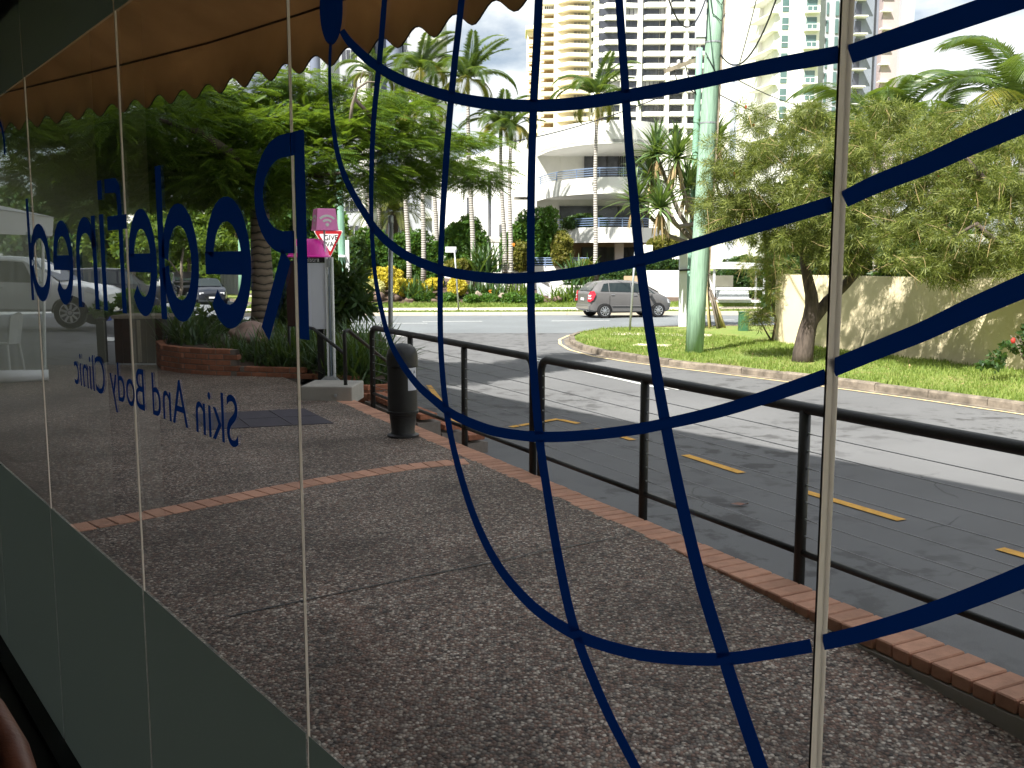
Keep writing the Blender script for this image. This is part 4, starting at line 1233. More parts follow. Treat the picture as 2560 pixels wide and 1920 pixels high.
# ------------------------------------------------------------------ litter / ash bin
bb = G(1008, 1090, 0.0)
bn = thing('ash_bin', 'black cylindrical litter bin on the brick edging', 'bin', tuple(bb))
m = MB(); m.lathe([(0.150, 0.0), (0.150, 0.018), (0.118, 0.03), (0.108, 0.05), (0.128, 0.215)], bb, 28); m.build('foot', X['blackplastic'], bn, smooth='auto')
m = MB(); m.lathe([(0.128, 0.215), (0.150, 0.222), (0.152, 0.245), (0.140, 0.25), (0.138, 0.66)], bb, 28); m.build('body', X['blackplastic'], bn, smooth='auto')
m = MB(); m.lathe([(0.138, 0.66), (0.146, 0.665), (0.146, 0.76), (0.138, 0.80), (0.115, 0.84), (0.075, 0.865), (0.02, 0.876)], bb, 28); m.build('hood', X['blackplastic'], bn, smooth='auto')
m = MB()
lo, hi = [], []
for i in range(7):
    a_ = R(-62 + 44 * i / 6)
    lo.append((bb.x + 0.1395 * math.cos(a_), bb.y + 0.1395 * math.sin(a_), 0.445)); hi.append((bb.x + 0.1395 * math.cos(a_), bb.y + 0.1395 * math.sin(a_), 0.655))
m.sheet([lo, hi]); st = m.build('sticker', X['panelgrey'], bn)
for j, ch_ in enumerate('CA'):
    me = text_mesh(ch_, 0.045); a_ = R(-52 + 20 * j); q = Vector((0.1415 * math.cos(a_), 0.1415 * math.sin(a_), 0.60))
    for v in me.vertices: v.co = q + Vector((-math.sin(a_) * v.co.x, math.cos(a_) * v.co.x, v.co.y))
    link('lettering', me, X['blacktext'], st)

# ------------------------------------------------------------------ plinth, steps, handrails and brick planters beside the kiosk
t = thing('plinth', 'pale concrete plinth block in front of the kiosk foot', 'plinth', (-2.15, 11.5, 0))
m = MB(); m.box((-2.17, 11.48, 0.06), (0.62, 0.62, 0.22), R(-4)); m.build('block', X['conc'], t, bevel=0.015)
q = A(839, 989, 11.155)
m = MB(); m.lathe([(0.02, 0), (0.02, 0.02), (0.012, 0.022)], q, 12, Matrix.Rotation(R(90), 4, 'X')); m.build('bolt', X['galv'], t)
steps = thing('brick_steps', 'brick steps leading down from the terrace past the plinth', 'steps', (-1.6, 12.2, -0.75))
for i in range(4):
    c = Vector((-1.62, 11.75, 0)) + RNn * (0.32 * i + .1)
    m = MB(); m.box((c.x, c.y, -0.14 - 0.155 * i - .25), (0.30, 1.05, 0.47), math.atan2(RNn.y, RNn.x)); m.build('step_core', X['mortar'], steps)
    for j in range(9):
        p = c + RD * (-0.47 + 0.117 * j)
        lay(ME_BRICK, (p.x, p.y, 0.10 - 0.02 - 0.14 - 0.155 * i + .055 - .08), math.atan2(RNn.y, RNn.x), steps, 0.008)
hr = thing('stair_handrail', 'black sloping stair handrail from the square post towards the litter bin', 'handrail', tuple(rl(-6.05, 0, 0)), group='stair handrails')
a_ = A(861, 826, 11.3); e_ = A(985, 918, 12.9)
m = MB(); m.tube([(a_.x, a_.y, -0.02), a_ + Vector((0, 0, -.04)), a_ + Vector((.008, .004, -.012)), a_ + Vector((.04, .03, 0)), e_], 0.022, 10); m.build('rail', X['black'], hr, smooth=True)
m = MB(); m.tube([(e_.x, e_.y, -0.75), e_], 0.022, 10); m.build('post', X['black'], hr, smooth=True)
hr = thing('stair_handrail', 'black sloping stair handrail passing in front of the kiosk post', 'handrail', tuple(rl(-7.6, 0, 0)), group='stair handrails')
a_ = A(861, 884, 11.32)
m = MB(); m.tube([A(722, 812, 13.9), A(760, 816, 13.2), A(784, 822, 12.7), a_], 0.022, 10); m.build('rail', X['black'], hr, smooth=True)
q = A(722, 812, 13.9)
m = MB(); m.tube([(q.x, q.y, 0.0), q], 0.022, 10); m.build('post', X['black'], hr, smooth=True)
# low fence by the road beyond the planter
fe = thing('pipe_fence', 'short dark pipe fence beyond the kiosk', 'fence', (-4.4, 20, -0.6))
q0, q1 = A(833, 786, 20), A(862, 788, 20)
m = MB(); m.tube([q0 + Vector((-.3, 0, 0)), q1], 0.035, 8); m.build('rail', X['black'], fe, smooth=True)
for px in (835, 846, 860):
    q = A(px, 788, 20)
    m = MB(); m.tube([q, (q.x, q.y, -0.75)], 0.03, 8); m.build('post', X['black'], fe, smooth=True)

def brick_wall(root, pts, z0, courses, depth=0.11, core=True):
    """courses of single bricks along a polyline"""
    P_ = [Vector((x, y, 0)) for x, y in pts]
    tot = sum((q - p).length for p, q in zip(P_, P_[1:]))
    def at(s_):
        for p, q in zip(P_, P_[1:]):
            L = (q - p).length
            if s_ <= L: return p + (q - p) * (s_ / L), (q - p).normalized()
            s_ -= L
        return P_[-1], (P_[-1] - P_[-2]).normalized()
    for c in range(courses):
        s_ = 0.12 * (c % 2) + 0.06
        while s_ < tot:
            p, d = at(s_)
            lay(ME_BRICK, (p.x, p.y, z0 + 0.04 + 0.081 * c), math.atan2(d.y, d.x), root, 0.012)
            s_ += 0.236
    if core:
        b_ = [p + Vector((0, 0.0, 0)) for p in P_]
        m = MB(); o1, o2 = offset_line(P_, 0.044), offset_line(P_, -0.044)
        zt_ = z0 + 0.081 * courses - 0.012
        m.sheet([[(p.x, p.y, z0 - .05) for p in o1], [(p.x, p.y, zt_) for p in o1], [(p.x, p.y, zt_) for p in o2], [(p.x, p.y, z0 - .05) for p in o2]])
        m.build('mortar_core', X['mortar'], root)
pl = thing('brick_planter', 'curved red brick planter bed edging under the ringed tree', 'planter', (-4.6, 14.2, 0))
brick_wall(pl, [(-5.75, 16.4), (-5.62, 15.2), (-5.3, 14.5), (-4.9, 14.1), (-4.45, 13.85), (-3.95, 13.72)], -0.02, 5)
brick_wall(pl, [(-3.9, 13.7), (-3.45, 13.6), (-3.0, 13.5)], -0.02, 2)
brick_wall(pl, [(-2.95, 13.47), (-2.5, 13.3), (-2.2, 13.2)], -0.02, 1, core=False)
brick_wall(pl, [(-2.3, 12.9), (-2.0, 12.8), (-1.75, 12.85), (-1.6, 13.0)], -0.42, 5)
brick_wall(pl, [(-2.2, 12.62), (-1.72, 12.5), (-1.5, 12.52)], -0.18, 1, core=False)
m = MB()
rows = [[(x, float(np.interp(-x, [1.7, 2.3, 3.0, 3.95, 4.45, 4.9, 5.3, 5.62], [13.05, 13.25, 13.55, 13.78, 13.92, 14.17, 14.57, 15.25])), .02 + .30 * sstep(3.6, 4.6, -x)) for x in (-5.5, -5, -4.5, -4, -3.5, -3.2, -2.8, -2.4, -2.0, -1.75)], [(x, 16.2, 0.33) for x in (-5.7, -5.1, -4.6, -4.1, -3.6, -3.2, -2.9, -2.6, -2.3, -2.15)], [(x, 19.5, 0.2) for x in (-6.2, -5.6, -5.1, -4.6, -4.1, -3.7, -3.4, -3.1, -2.85, -2.75)], [(x, 21.0, -0.7) for x in (-6.4, -5.8, -5.3, -4.8, -4.4, -4.1, -3.9, -3.7, -3.5, -3.3)]]
m.sheet(rows); m.build('soil', X['dirt'], pl)
m = MB(); m.sheet([[(-5.7, 16.4, -.7), (-5.7, 16.4, .33)], [(-6.4, 21, -.75), (-6.2, 19.5, .2)]]); m.build('side_bank', X['dirt'], pl)
m = MB(); m.sheet([[(-1.7, 13.3, -.75), (-1.75, 13.62, .02)], [(-2.1, 16.2, -.75), (-2.15, 16.2, .33)], [(-2.7, 19.5, -.75), (-2.75, 19.5, .2)], [(-3.3, 21, -.75), (-3.3, 21, -.7)]]); m.build('side_bank', X['dirt'], pl)

# ------------------------------------------------------------------ left side: timber bin surround, bollard, marquee, chair
t = thing('timber_box', 'dark timber box with pale top rail left of the planter', 'bin enclosure', (-6.3, 15.2, 0))
a_, c_ = A(283, 775, 15.4), A(411, 915, 15.4)
for i in range(6):
    x = a_.x + (c_.x - a_.x) * (i + .5) / 6
    m = MB(); m.box((x, 15.4, 0.36), ((c_.x - a_.x) / 6 - .008, 0.04, 0.72)); m.build('plank', X['brownwood'], t)
m = MB(); m.box(((a_.x + c_.x) / 2, 15.75, 0.35), (c_.x - a_.x - .06, 0.62, 0.70)); m.build('core', X['carblack'], t)
m = MB(); m.box(((a_.x + c_.x) / 2, 15.7, 0.75), (c_.x - a_.x + .04, 0.74, 0.05)); m.build('top_rail', X['greywood'], t)
m = MB(); m.box(((a_.x + c_.x) / 2 + .02, 15.36, 0.36), (0.05, 0.03, 0.68)); m.build('pale_batten', X['greywood'], t)
t = thing('bollard', 'short black square bollard left of the timber box', 'bollard', (A(258, 905, 16).x, 16, 0))
q = A(258, 905, 16)
m = MB(); m.box((q.x, 16, 0.3), (0.13, 0.13, 0.7)); m.build('shaft', X['carblack'], t, bevel=.01)
m = MB(); m.lathe([(0.075, 0), (0.08, .03), (0.03, .06)], (q.x, 16, .65), 12); m.build('cap', X['carblack'], t)
t = thing('recycling_bin', 'small blue bin with pale lid beyond the white ute', 'bin', (A(256, 760, 26).x, 26, -.1))
q = A(256, 755, 26)
m = MB(); m.box((q.x, 26, .32), (0.34, 0.34, 0.55)); m.build('body', X['bluebin'], t, bevel=.02)
m = MB(); m.box((q.x, 26, .67), (0.36, 0.36, 0.14)); m.build('lid', X['panelgrey'], t, bevel=.02)

mq = thing('marquee', 'white vinyl marquee with scrolled side wall at the left edge', 'marquee', (-7.0, 12.9, 0))
Ym = 13.2
c1 = A(128, 540, Ym)
m = MB()
ridge = A(-420, 330, Ym + 1.5)
e0, e1 = A(-500, 450, Ym - 1.6), A(137, 543, Ym)
e2 = Vector((A(105, 543, Ym + 3).x, Ym + 3.0, e1.z))
m.add([e0, e1, e2, Vector((e0.x, Ym + 3, e1.z)), Vector((ridge.x, ridge.y, c1.z + .75))], [(0, 1, 4), (1, 2, 4), (2, 3, 4), (3, 0, 4)])
m.build('roof', X['tent'], mq)
vb = A(125, 590, Ym)
m = MB(); m.sheet([[Vector((e0.x, e0.y, e0.z - .55)), Vector((e1.x - .05, Ym + .01, vb.z))], [e0, e1 + Vector((-.02, .01, 0))]]); m.build('valance', X['tent'], mq)
m = MB(); m.sheet([[Vector((e1.x - .05, Ym + .01, vb.z)), Vector((e2.x - .05, e2.y, vb.z))], [e1 + Vector((-.02, .01, 0)), e2]]); m.build('valance', X['tent'], mq)
m = MB(); q = A(108, 880, Ym)
m.tube([(A(108, 600, Ym).x, Ym, vb.z + .1), (A(110, 760, Ym).x, Ym, 1.1), (q.x, Ym, 0)], 0.022, 8); m.build('leg', X['whiterail'], mq)
m = MB(); q0, q1 = A(-60, 962, Ym - .5), A(122, 945, Ym - .1)
m.tube([(q0.x, q0.y, .09), (q0.x * .5 + q1.x * .5, (q0.y + q1.y) / 2, .085), (q1.x, q1.y, .08)], [.095, .085, .075], 10); m.build('rolled_wall', X['tent'], mq, smooth=True)
# clear plastic side wall hanging from the valance
mcl, n_, l_, b_ = nodes('clear_marquee_vinyl')
n_.remove(b_)
tr = n_.new('ShaderNodeBsdfTransparent'); tr.inputs['Color'].default_value = (0.82, 0.86, 0.84, 1)
df = n_.new('ShaderNodeBsdfDiffuse'); df.inputs['Color'].default_value = (0.55, 0.6, 0.57, 1)
ms = n_.new('ShaderNodeMixShader'); ms.inputs['Fac'].default_value = 0.28
l_.new(tr.outputs[0], ms.inputs[1]); l_.new(df.outputs[0], ms.inputs[2]); l_.new(ms.outputs[0], n_['Material Output'].inputs['Surface'])
m = MB(); rows = [[], []]
for i in range(24):
    f_ = i / 23
    x = q0.x + (q1.x - q0.x) * f_; y = q0.y + (q1.y - q0.y) * f_ + .02 * math.sin(i * 1.9)
    rows[0].append((x, y, .12)); rows[1].append((x, y, vb.z + .05))
m.sheet(rows); m.build('clear_wall', mcl, mq, smooth=True)
t = thing('plastic_chair', 'white plastic chair inside the marquee at the left edge', 'chair', (A(10, 930, 14).x, 14, 0))
cx_ = A(5, 930, 14).x
m = MB(); m.sheet([[(cx_ - .25, 14.2, .43), (cx_, 14.22, .42), (cx_ + .2, 14.2, .43)], [(cx_ - .25, 13.85, .45), (cx_, 13.85, .43), (cx_ + .2, 13.85, .45)]]); o = m.build('seat', X['whiteplastic'], t); o.modifiers.new('s', 'SOLIDIFY').thickness = .02
m = MB(); m.sheet([[(cx_ + .2, 13.85, .44), (cx_ + .23, 14.02, .43), (cx_ + .2, 14.2, .44)], [(cx_ + .27, 13.84, .85), (cx_ + .31, 14.02, .9), (cx_ + .27, 14.2, .85)]]); o = m.build('backrest', X['whiteplastic'], t); o.modifiers.new('s', 'SOLIDIFY').thickness = .02
for dx, dy in ((-.22, -.16), (.18, -.16), (-.22, .18), (.18, .18)):
    m = MB(); m.tube([(cx_ + dx, 14.02 + dy, .43), (cx_ + dx * 1.2, 14.02 + dy * 1.2, 0)], [.02, .014], 6); m.build('leg', X['whiteplastic'], t)

# ------------------------------------------------------------------ bus shelter and green box
Yb = 45.6
bs = thing('bus_shelter', 'white bus shelter with slatted bench behind the pandanus', 'bus shelter', (A(1840, 757, Yb).x, Yb, -.5))
def bx(px, py, Y=Yb): return A(px, py, Y)
zr = bx(1840, 655).z
m = MB(); a_, c_ = bx(1770, 655), bx(1908, 655)
arcp = [(a_.x + (c_.x - a_.x) * i / 10, zr - .12 + .12 * math.sin(math.pi * i / 10)) for i in range(11)]
m.extr([(x, Yb - .7, z) for x, z in arcp] + [(x, Yb - .7, z - .09) for x, z in arcp[::-1]], (0, 1.9, 0)); m.build('roof', X['whiterail'], bs)
m = MB(); m.box(((a_.x + c_.x) / 2, Yb - .72, zr - .22), (c_.x - a_.x, .05, .2)); m.build('fascia', X['offwhite'], bs)
for px in (1779, 1903):
    for Y in (Yb - .55, Yb + 1.0):
        q = bx(px, 700); m = MB(); m.box((q.x, Y, (zr - .3 - .55) / 2), (.09, .09, zr - .2 + .55)); m.build('post', X['whiterail'], bs)
g_ = bx(1845, 690, Yb + 1.0)
m = MB(); m.box(((bx(1784, 700).x + bx(1845, 700).x) / 2, Yb + 1.0, (bx(0, 690).z + bx(0, 718).z) / 2), (bx(1845, 700).x - bx(1784, 700).x, .03, 0.55)); m.build('back_panel', X['offwhite'], bs)
for py in (721, 752):
    m = MB(); m.box(((a_.x + c_.x) / 2, Yb - .5, bx(0, py).z), (c_.x - a_.x - .1, .06, .12)); m.build('side_rail', X['paintpost'], bs)
for i in range(6):
    m = MB(); m.box(((bx(1790, 700).x + bx(1868, 700).x) / 2, Yb - .3 + .03 * i, bx(0, 743 - 3.1 * i).z), (1.55, .03, .045)); m.build('bench_slat', X['paintpost'], bs)
for i in range(3):
    m = MB(); m.box(((bx(1790, 700).x + bx(1868, 700).x) / 2, Yb - .75 + .13 * i, bx(0, 746).z), (1.55, .09, .03)); m.build('bench_slat', X['paintpost'], bs)
b = G(1858, 826, VERGE)
t = thing('service_box', 'small dark green service pillar on the corner lawn', 'utility box', tuple(b))
m = MB(); m.box((b.x, b.y, VERGE + .28), (.30, .26, .62)); m.build('body', X['boxgreen'], t, bevel=.02)
m = MB(); m.box((b.x, b.y, VERGE + .605), (.33, .29, .04)); m.build('lid', X['boxgreen'], t, bevel=.01)
# ------------------------------------------------------------------ small litter
t = thing('dead_leaf', 'curled brown leaf lying on the shaded road', 'leaf', tuple(G(1848, 1265, ROAD)))
q = G(1848, 1265, ROAD)
m = MB(); m.sheet([[(q.x - .09, q.y - .02, ROAD + .03), (q.x, q.y - .03, ROAD + .015), (q.x + .09, q.y - .02, ROAD + .04)], [(q.x - .09, q.y + .02, ROAD + .012), (q.x, q.y + .03, ROAD + .03), (q.x + .09, q.y + .02, ROAD + .015)]]); m.build('blade', X['leather'], t)
t = thing('cigarette_butt', 'white cigarette butt by the low concrete edging', 'litter', tuple(G(2325, 1752, -.12)))
q = G(2325, 1752, -.13)
m = MB(); m.tube([q + Vector((-.012, .01, .006)), q + Vector((.012, -.01, .006))], .004, 6); m.build('stub', X['signwhite'], t)

# ------------------------------------------------------------------ vehicles
def wheel(root, x, y, r, w=0.2, spokes=9):
    sgn = 1 if y > 0 else -1
    g = MB()
    Mx = Matrix.Rotation(R(-90) * sgn, 4, 'X')
    g.lathe([(r * .64, -w / 2), (r * .93, -w / 2), (r, -w * .36), (r, w * .36), (r * .93, w / 2), (r * .66, w / 2), (r * .64, w * .3)], (x, y, r), 24, Mx)
    wh = g.build('wheel', X['tyre'], root, smooth='auto', local=True)
    g = MB(); g.lathe([(r * .60, w * .2), (r * .66, w * .50), (r * .60, w * .52), (r * .57, w * .3)], (x, y, r), 24, Mx); g.build('rim', X['alloy'], wh, smooth='auto', local=True)
    g = MB(); g.lathe([(r * .62, w * .10), (r * .62, w * .14)], (x, y, r), 20, Mx); g.build('brake_disc', X['carblack'], wh, local=True)
    g = MB()
    for k in range(spokes):
        a = 2 * math.pi * k / spokes
        p0 = Vector((x, y + sgn * w * .36, r)) + Vector((math.cos(a), 0, math.sin(a))) * r * .08
        p1 = Vector((x, y + sgn * w * .42, r)) + Vector((math.cos(a), 0, math.sin(a))) * r * .60
        g.span(p0, p1, r * .15, .03, (0, 1, 0))
    g.lathe([(r * .16, w * .3), (r * .16, w * .45), (r * .1, w * .48)], (x, y, r), 12, Mx)
    g.build('spokes', X['alloy'], wh, local=True)
    return wh

def car(label, cat, loc, rz, st, paint, wheels, r, glass='carglass', side=None, name='parked_car', group=None, plate=True, tail=True, front=True):
    """st: stations from rear to nose: (x, halfwidth, z sill, z belt, z roof, roof halfwidth)"""
    t = thing(name, label, cat, loc, rz, group)
    rows = []
    for x, w, zs, zb, zr, wr in st:
        zr = max(zr, zb + 0.012)
        half = [(0, zs), (w * .86, zs), (w * .97, zs + .07), (w, zs + .45 * (zb - zs)), (w * .985, zb - .06), (w * .955, zb), (wr + (w * .955 - wr) * .08, zr - .07 * min(1, (zr - zb) / .3)), (wr * .9, zr - .015), (0, zr + .01)]
        rows.append([(x, -y, z) for y, z in half[::-1]] + [(x, y, z) for y, z in half[1:]])
    m = MB(); m.sheet(rows)
    n = len(rows[0])
    m.add(rows[0], [tuple(range(n))]); m.add(rows[-1], [tuple(range(n))[::-1]])
    body = m.build('body', paint, t, smooth='auto', local=True)
    def sec(x):
        for a, b in zip(st, st[1:]):
            if a[0] <= x <= b[0]:
                f = (x - a[0]) / (b[0] - a[0]); return [a[i] + (b[i] - a[i]) * f for i in range(6)]
        return list(st[0] if x < st[0][0] else st[-1])
    def sidept(x, f, o=0.006):
        _, w, zs, zb, zr, wr = sec(x)
        zt = zr - .07 * min(1, (zr - zb) / .3); yt = wr + (w * .955 - wr) * .08
        return (x, w * .955 + (yt - w * .955) * f, zb + (zt - zb) * f, o)
    for sg in (-1, 1):
        for (xa0, xa1, xb0, xb1) in side or []:          # bottom rear, top rear, bottom front, top front
            k = 5; lo, hi = [], []
            for i in range(k + 1):
                f = i / k
                a = sidept(xa0 + (xb0 - xa0) * f, 0.07); b = sidept(xa1 + (xb1 - xa1) * f, 0.93)
                lo.append((a[0], sg * (a[1] + .007), a[2])); hi.append((b[0], sg * (b[1] + .007), b[2]))
            m = MB(); m.sheet([lo, hi]); m.build('side_window', X[glass], t, local=True)
            m = MB(); m.tube([Vector(lo[0]), Vector(lo[-1])], .008, 5); m.build('window_trim', X['carblack'], t, local=True)
    def glasspane(xa, xb, nm):
        a, b = sec(xa), sec(xb)
        wa, wb = a[1] * .955 * .86, b[5] * .88
        za, zb_ = a[4] + .02, b[4] - .01
        d = Vector((xb - xa, 0, zb_ - za)).normalized(); nrm = Vector((-d.z, 0, d.x)) if (xb > xa) == (nm == 'rear_window') else Vector((d.z, 0, -d.x))
        if nrm.z < 0: nrm = -nrm
        o = nrm * .012
        m = MB(); m.add([Vector((xa, -wa, za)) + o, Vector((xa, wa, za)) + o, Vector((xb, wb, zb_)) + o, Vector((xb, -wb, zb_)) + o], [(0, 1, 2, 3)])
        m.build(nm, X[glass], t, local=True)
    for x, y in wheels:
        for sg in (-1, 1):
            wheel(t, x, sg * y, r)
            m = MB(); lo, hi, mid = [], [], []
            for i in range(15):
                a = math.pi * i / 14
                for lst, rr, oo in ((lo, r * 1.02, .004), (hi, r * 1.15, .006)):
                    xx = x + rr * math.cos(a); s_ = sec(xx)
                    lst.append((xx, sg * (s_[1] + oo - (.012 if rr > r * 1.1 else 0)), r + rr * math.sin(a)))
            m.sheet([lo, hi]); m.build('wheel_arch', X['carblack'], t, local=True)
            m = MB(); m.lathe([(r * 1.02, 0), (r * 1.02, .03)], (x, sg * (sec(x)[1] - .028), r), 18, Matrix.Rotation(R(-90) * sg, 4, 'X')); m.build('wheel_well', X['carblack'], t, local=True)
    return t, sec, glasspane

# the grey hatchback waiting on the cross street
cb = G(1556, 790, ROAD)
hst = [(-1.94, .60, .42, 1.00, 1.01, .5), (-1.90, .80, .30, 1.10, 1.12, .62), (-1.82, .86, .28, 1.13, 1.17, .64), (-1.66, .87, .26, 1.13, 1.38, .63), (-1.46, .875, .24, 1.12, 1.53, .62), (-1.0, .88, .22, 1.10, 1.59, .61), (-.4, .88, .22, 1.08, 1.605, .61), (.2, .88, .22, 1.06, 1.58, .60), (.55, .88, .22, 1.05, 1.51, .59), (.95, .875, .22, 1.03, 1.31, .59), (1.30, .87, .22, 1.00, 1.09, .64), (1.40, .87, .22, .97, 1.01, .7), (1.62, .84, .24, .88, .90, .66), (1.84, .74, .30, .72, .74, .56), (1.94, .52, .38, .58, .60, .4)]
t, sec, gp_ = car('small grey hatchback with red tail lamps waiting on the cross street', 'car', (cb.x, 42.0, ROAD + .004), R(17), hst, X['car_grey'], [(-1.28, .80), (1.22, .80)], .305,
    side=[(-1.46, -1.26, -1.08, -1.05), (-1.04, -1.01, -.05, -.02), (.0, .02, 1.10, .62)], name='hatchback', glass='carglass')
gp_(-1.87, -1.48, 'rear_window'); gp_(1.36, .62, 'windscreen')
def lb(nm, mt, c, d, parent=t, bev=.01):
    m = MB(); m.box(c, d); return m.build(nm, X[mt], parent, local=True, bevel=bev)
for sg in (-1, 1):
    m = MB()
    m.extr([(-1.955, sg * .62, .72), (-1.93, sg * .86, .70), (-1.80, sg * .895, .80), (-1.70, sg * .90, 1.02), (-1.76, sg * .87, 1.16), (-1.90, sg * .76, 1.14), (-1.955, sg * .66, .95)], (-.02, sg * .02, 0)); tl = m.build('tail_lamp', X['lampred'], t, local=True)
    for zz in (.85, .96):
        m = MB(); m.extr([(-1.955, sg * .68, zz - .03), (-1.92, sg * .885, zz - .03), (-1.90, sg * .885, zz + .03), (-1.955, sg * .68, zz + .03)], (-.012, sg * .012, 0)); m.build('lamp_strip', X['lampwhite'], tl, local=True)
    lb('mirror', 'car_grey', (.80, sg * .99, 1.0), (.12, .18, .13), bev=.03)
    lb('door_handle', 'chrome', (-.92, sg * .895, 1.0), (.16, .02, .025)); lb('door_handle', 'chrome', (.12, sg * .893, .97), (.16, .02, .025))
    for xx in (-1.06, -.01):
        m = MB(); m.tube([(xx, sg * .887, .34), (xx, sg * .887, .96)], .005, 4); m.build('door_gap', X['carblack'], t, local=True)
    m = MB(); m.tube([(-.95, sg * .892, .52), (.9, sg * .892, .50)], .018, 6); m.build('rub_strip', X['car_grey'], t, local=True)
    m = MB(); m.extr([(1.70, sg * .82, .62), (1.90, sg * .66, .58), (1.86, sg * .66, .72), (1.66, sg * .80, .80)], (0, sg * .02, .01)); m.build('headlamp', X['lampwhite'], t, local=True)
lb('number_plate', 'signwhite', (-1.965, 0, .80), (.02, .37, .11)); lb('tailgate_trim', 'chrome', (-1.955, 0, .885), (.03, .5, .025)); lb('badge', 'chrome', (-1.945, 0, .965), (.02, .07, .07))
lb('bumper', 'car_grey', (-1.93, 0, .46), (.10, 1.56, .24), bev=.05)
lb('exhaust', 'alloy', (-1.90, -.45, .30), (.1, .08, .05)); lb('wiper', 'carblack', (-1.90, -.1, 1.08), (.02, .5, .03))
m = MB(); m.tube([(-.9, 0, 1.6), (-1.05, 0, 1.72)], .01, 5); m.build('aerial', X['carblack'], t, local=True)

# the white ute at the left, seen side-on
ub = A(170, 822, 23.8)
ust = [(-2.6, .86, .45, 1.15, 1.17, .8), (-.72, .90, .42, 1.15, 1.17, .85), (-.68, .90, .42, 1.15, 1.70, .66), (-.55, .91, .42, 1.15, 1.78, .66), (.1, .91, .42, 1.13, 1.80, .66), (.75, .91, .42, 1.12, 1.76, .66), (1.15, .91, .42, 1.12, 1.52, .68), (1.62, .91, .42, 1.13, 1.16, .78), (1.75, .91, .42, 1.10, 1.13, .8), (2.35, .90, .40, 1.02, 1.05, .78), (2.58, .86, .40, .92, .95, .7), (2.68, .74, .46, .80, .83, .6)]
t, sec, gp_ = car('white double cab ute parked side-on beyond the marquee', 'ute', (ub.x - 1.90, 24.6, ub.z + 0.0), R(4), ust, X['car_white'], [(-1.15, .82), (1.90, .82)], .39,
    side=[(-.60, -.5, .02, .02), (.10, .10, 1.25, .88)], name='ute')
gp_(1.62, .86, 'windscreen')
for sg in (-1, 1):
    m = MB(); m.extr([(2.30, sg * .905, .92), (2.60, sg * .84, .82), (2.62, sg * .82, .92), (2.36, sg * .89, 1.03)], (0, sg * .012, .01)); m.build('headlamp', X['lampwhite'], t, local=True)
    m = MB(); m.extr([(2.50, sg * .89, .52), (2.62, sg * .82, .55), (2.62, sg * .82, .72), (2.52, sg * .885, .74)], (0, sg * .012, 0)); m.build('fog_lamp', X['carblack'], t, local=True)
    m = MB(); m.box((1.15, sg * 1.03, 1.2), (.14, .22, .18)); m.build('mirror', X['car_white'], t, local=True, bevel=.03)
    m = MB(); m.box((.25, sg * .92, 1.02), (.16, .02, .03)); m.build('door_handle', X['chrome'], t, local=True)
m = MB(); m.box((2.66, 0, .46), (.14, 1.5, .16)); m.build('bumper', X['car_white'], t, local=True, bevel=.04)

# parked cars along the far street
sed = [(-2.2, .6, .4, .95, .97, .5), (-2.1, .82, .3, 1.0, 1.02, .7), (-1.5, .86, .24, 1.0, 1.06, .66), (-.9, .88, .22, .98, 1.40, .60), (-.3, .89, .22, .96, 1.46, .60), (.3, .89, .22, .95, 1.42, .60), (.95, .88, .22, .95, 1.02, .66), (1.1, .88, .22, .94, .96, .7), (1.9, .84, .24, .82, .84, .7), (2.15, .74, .3, .68, .70, .6), (2.2, .55, .36, .6, .62, .5)]
suv = [(-2.2, .7, .5, 1.15, 1.2, .6), (-2.15, .88, .38, 1.18, 1.5, .66), (-1.9, .9, .36, 1.15, 1.70, .66), (-.6, .92, .34, 1.12, 1.76, .68), (.4, .92, .34, 1.10, 1.72, .67), (1.0, .91, .34, 1.08, 1.2, .72), (1.1, .91, .34, 1.06, 1.09, .76), (1.95, .88, .36, .98, 1.0, .72), (2.2, .78, .42, .82, .84, .62), (2.26, .6, .5, .72, .74, .5)]
ss_sed = [(-1.1, -.8, .0, .0), (.05, .05, .85, .4)]
ss_suv = [(-1.85, -1.8, -1.0, -1.0), (-.9, -.9, .0, .0), (.08, .08, .95, .5)]
def parked(label, px, py, Y, zg, rz, st, paint, r, side, lampside='front', name='parked_car'):
    q = A(px, py, Y)
    t, sec, gp_ = car(label, 'car', (q.x, Y, zg), rz, st, X[paint], [(-1.35, .8), (1.35, .8)], r, side=side, name=name, group='cars parked along the far street')
    gp_(1.02, .30, 'windscreen'); gp_(-2.1 if st is suv else -1.45, -1.9 if st is suv else -.9, 'rear_window')
    for sg in (-1, 1):
        m = MB(); m.box((st[-2][0] - .02, sg * .56, st[-2][3] - .06), (.10, .26, .13)); m.build('headlamp', X['lampwhite'], t, local=True, bevel=.03)
        m = MB(); m.box((st[1][0] - .02, sg * .68, st[1][3] - .12), (.10, .24, .16)); m.build('tail_lamp', X['lampred'], t, local=True, bevel=.03)
    m = MB(); m.box((st[-1][0] + .01, 0, .42), (.06, .8, .14)); m.build('grille', X['carblack'], t, local=True)
    m = MB(); m.box((st[-1][0] + .045, 0, .40), (.02, .36, .1)); m.build('number_plate', X['signwhite'], t, local=True)
    return t
fd = math.atan2(-FS.y, -FS.x)     # facing the viewer, down the far street
parked('dark sedan facing the viewer, nearest of the far parked cars', 520, 745, 56, ROAD + .004, fd - .05, sed, 'car_navy', .32, ss_sed, name='parked_sedan')
parked('dark four-wheel drive parked behind the nearest dark sedan', 462, 735, 64, ROAD + .004, fd, suv, 'car_black', .38, ss_suv)
parked('silver car half hidden behind the parked four-wheel drive', 425, 735, 71, ROAD + .004, fd, sed, 'car_silver', .32, ss_sed)
parked('black four-wheel drive with red tail lamps beyond the blue bin', 288, 742, 38, -.35, R(28), suv, 'car_black', .36, ss_suv)
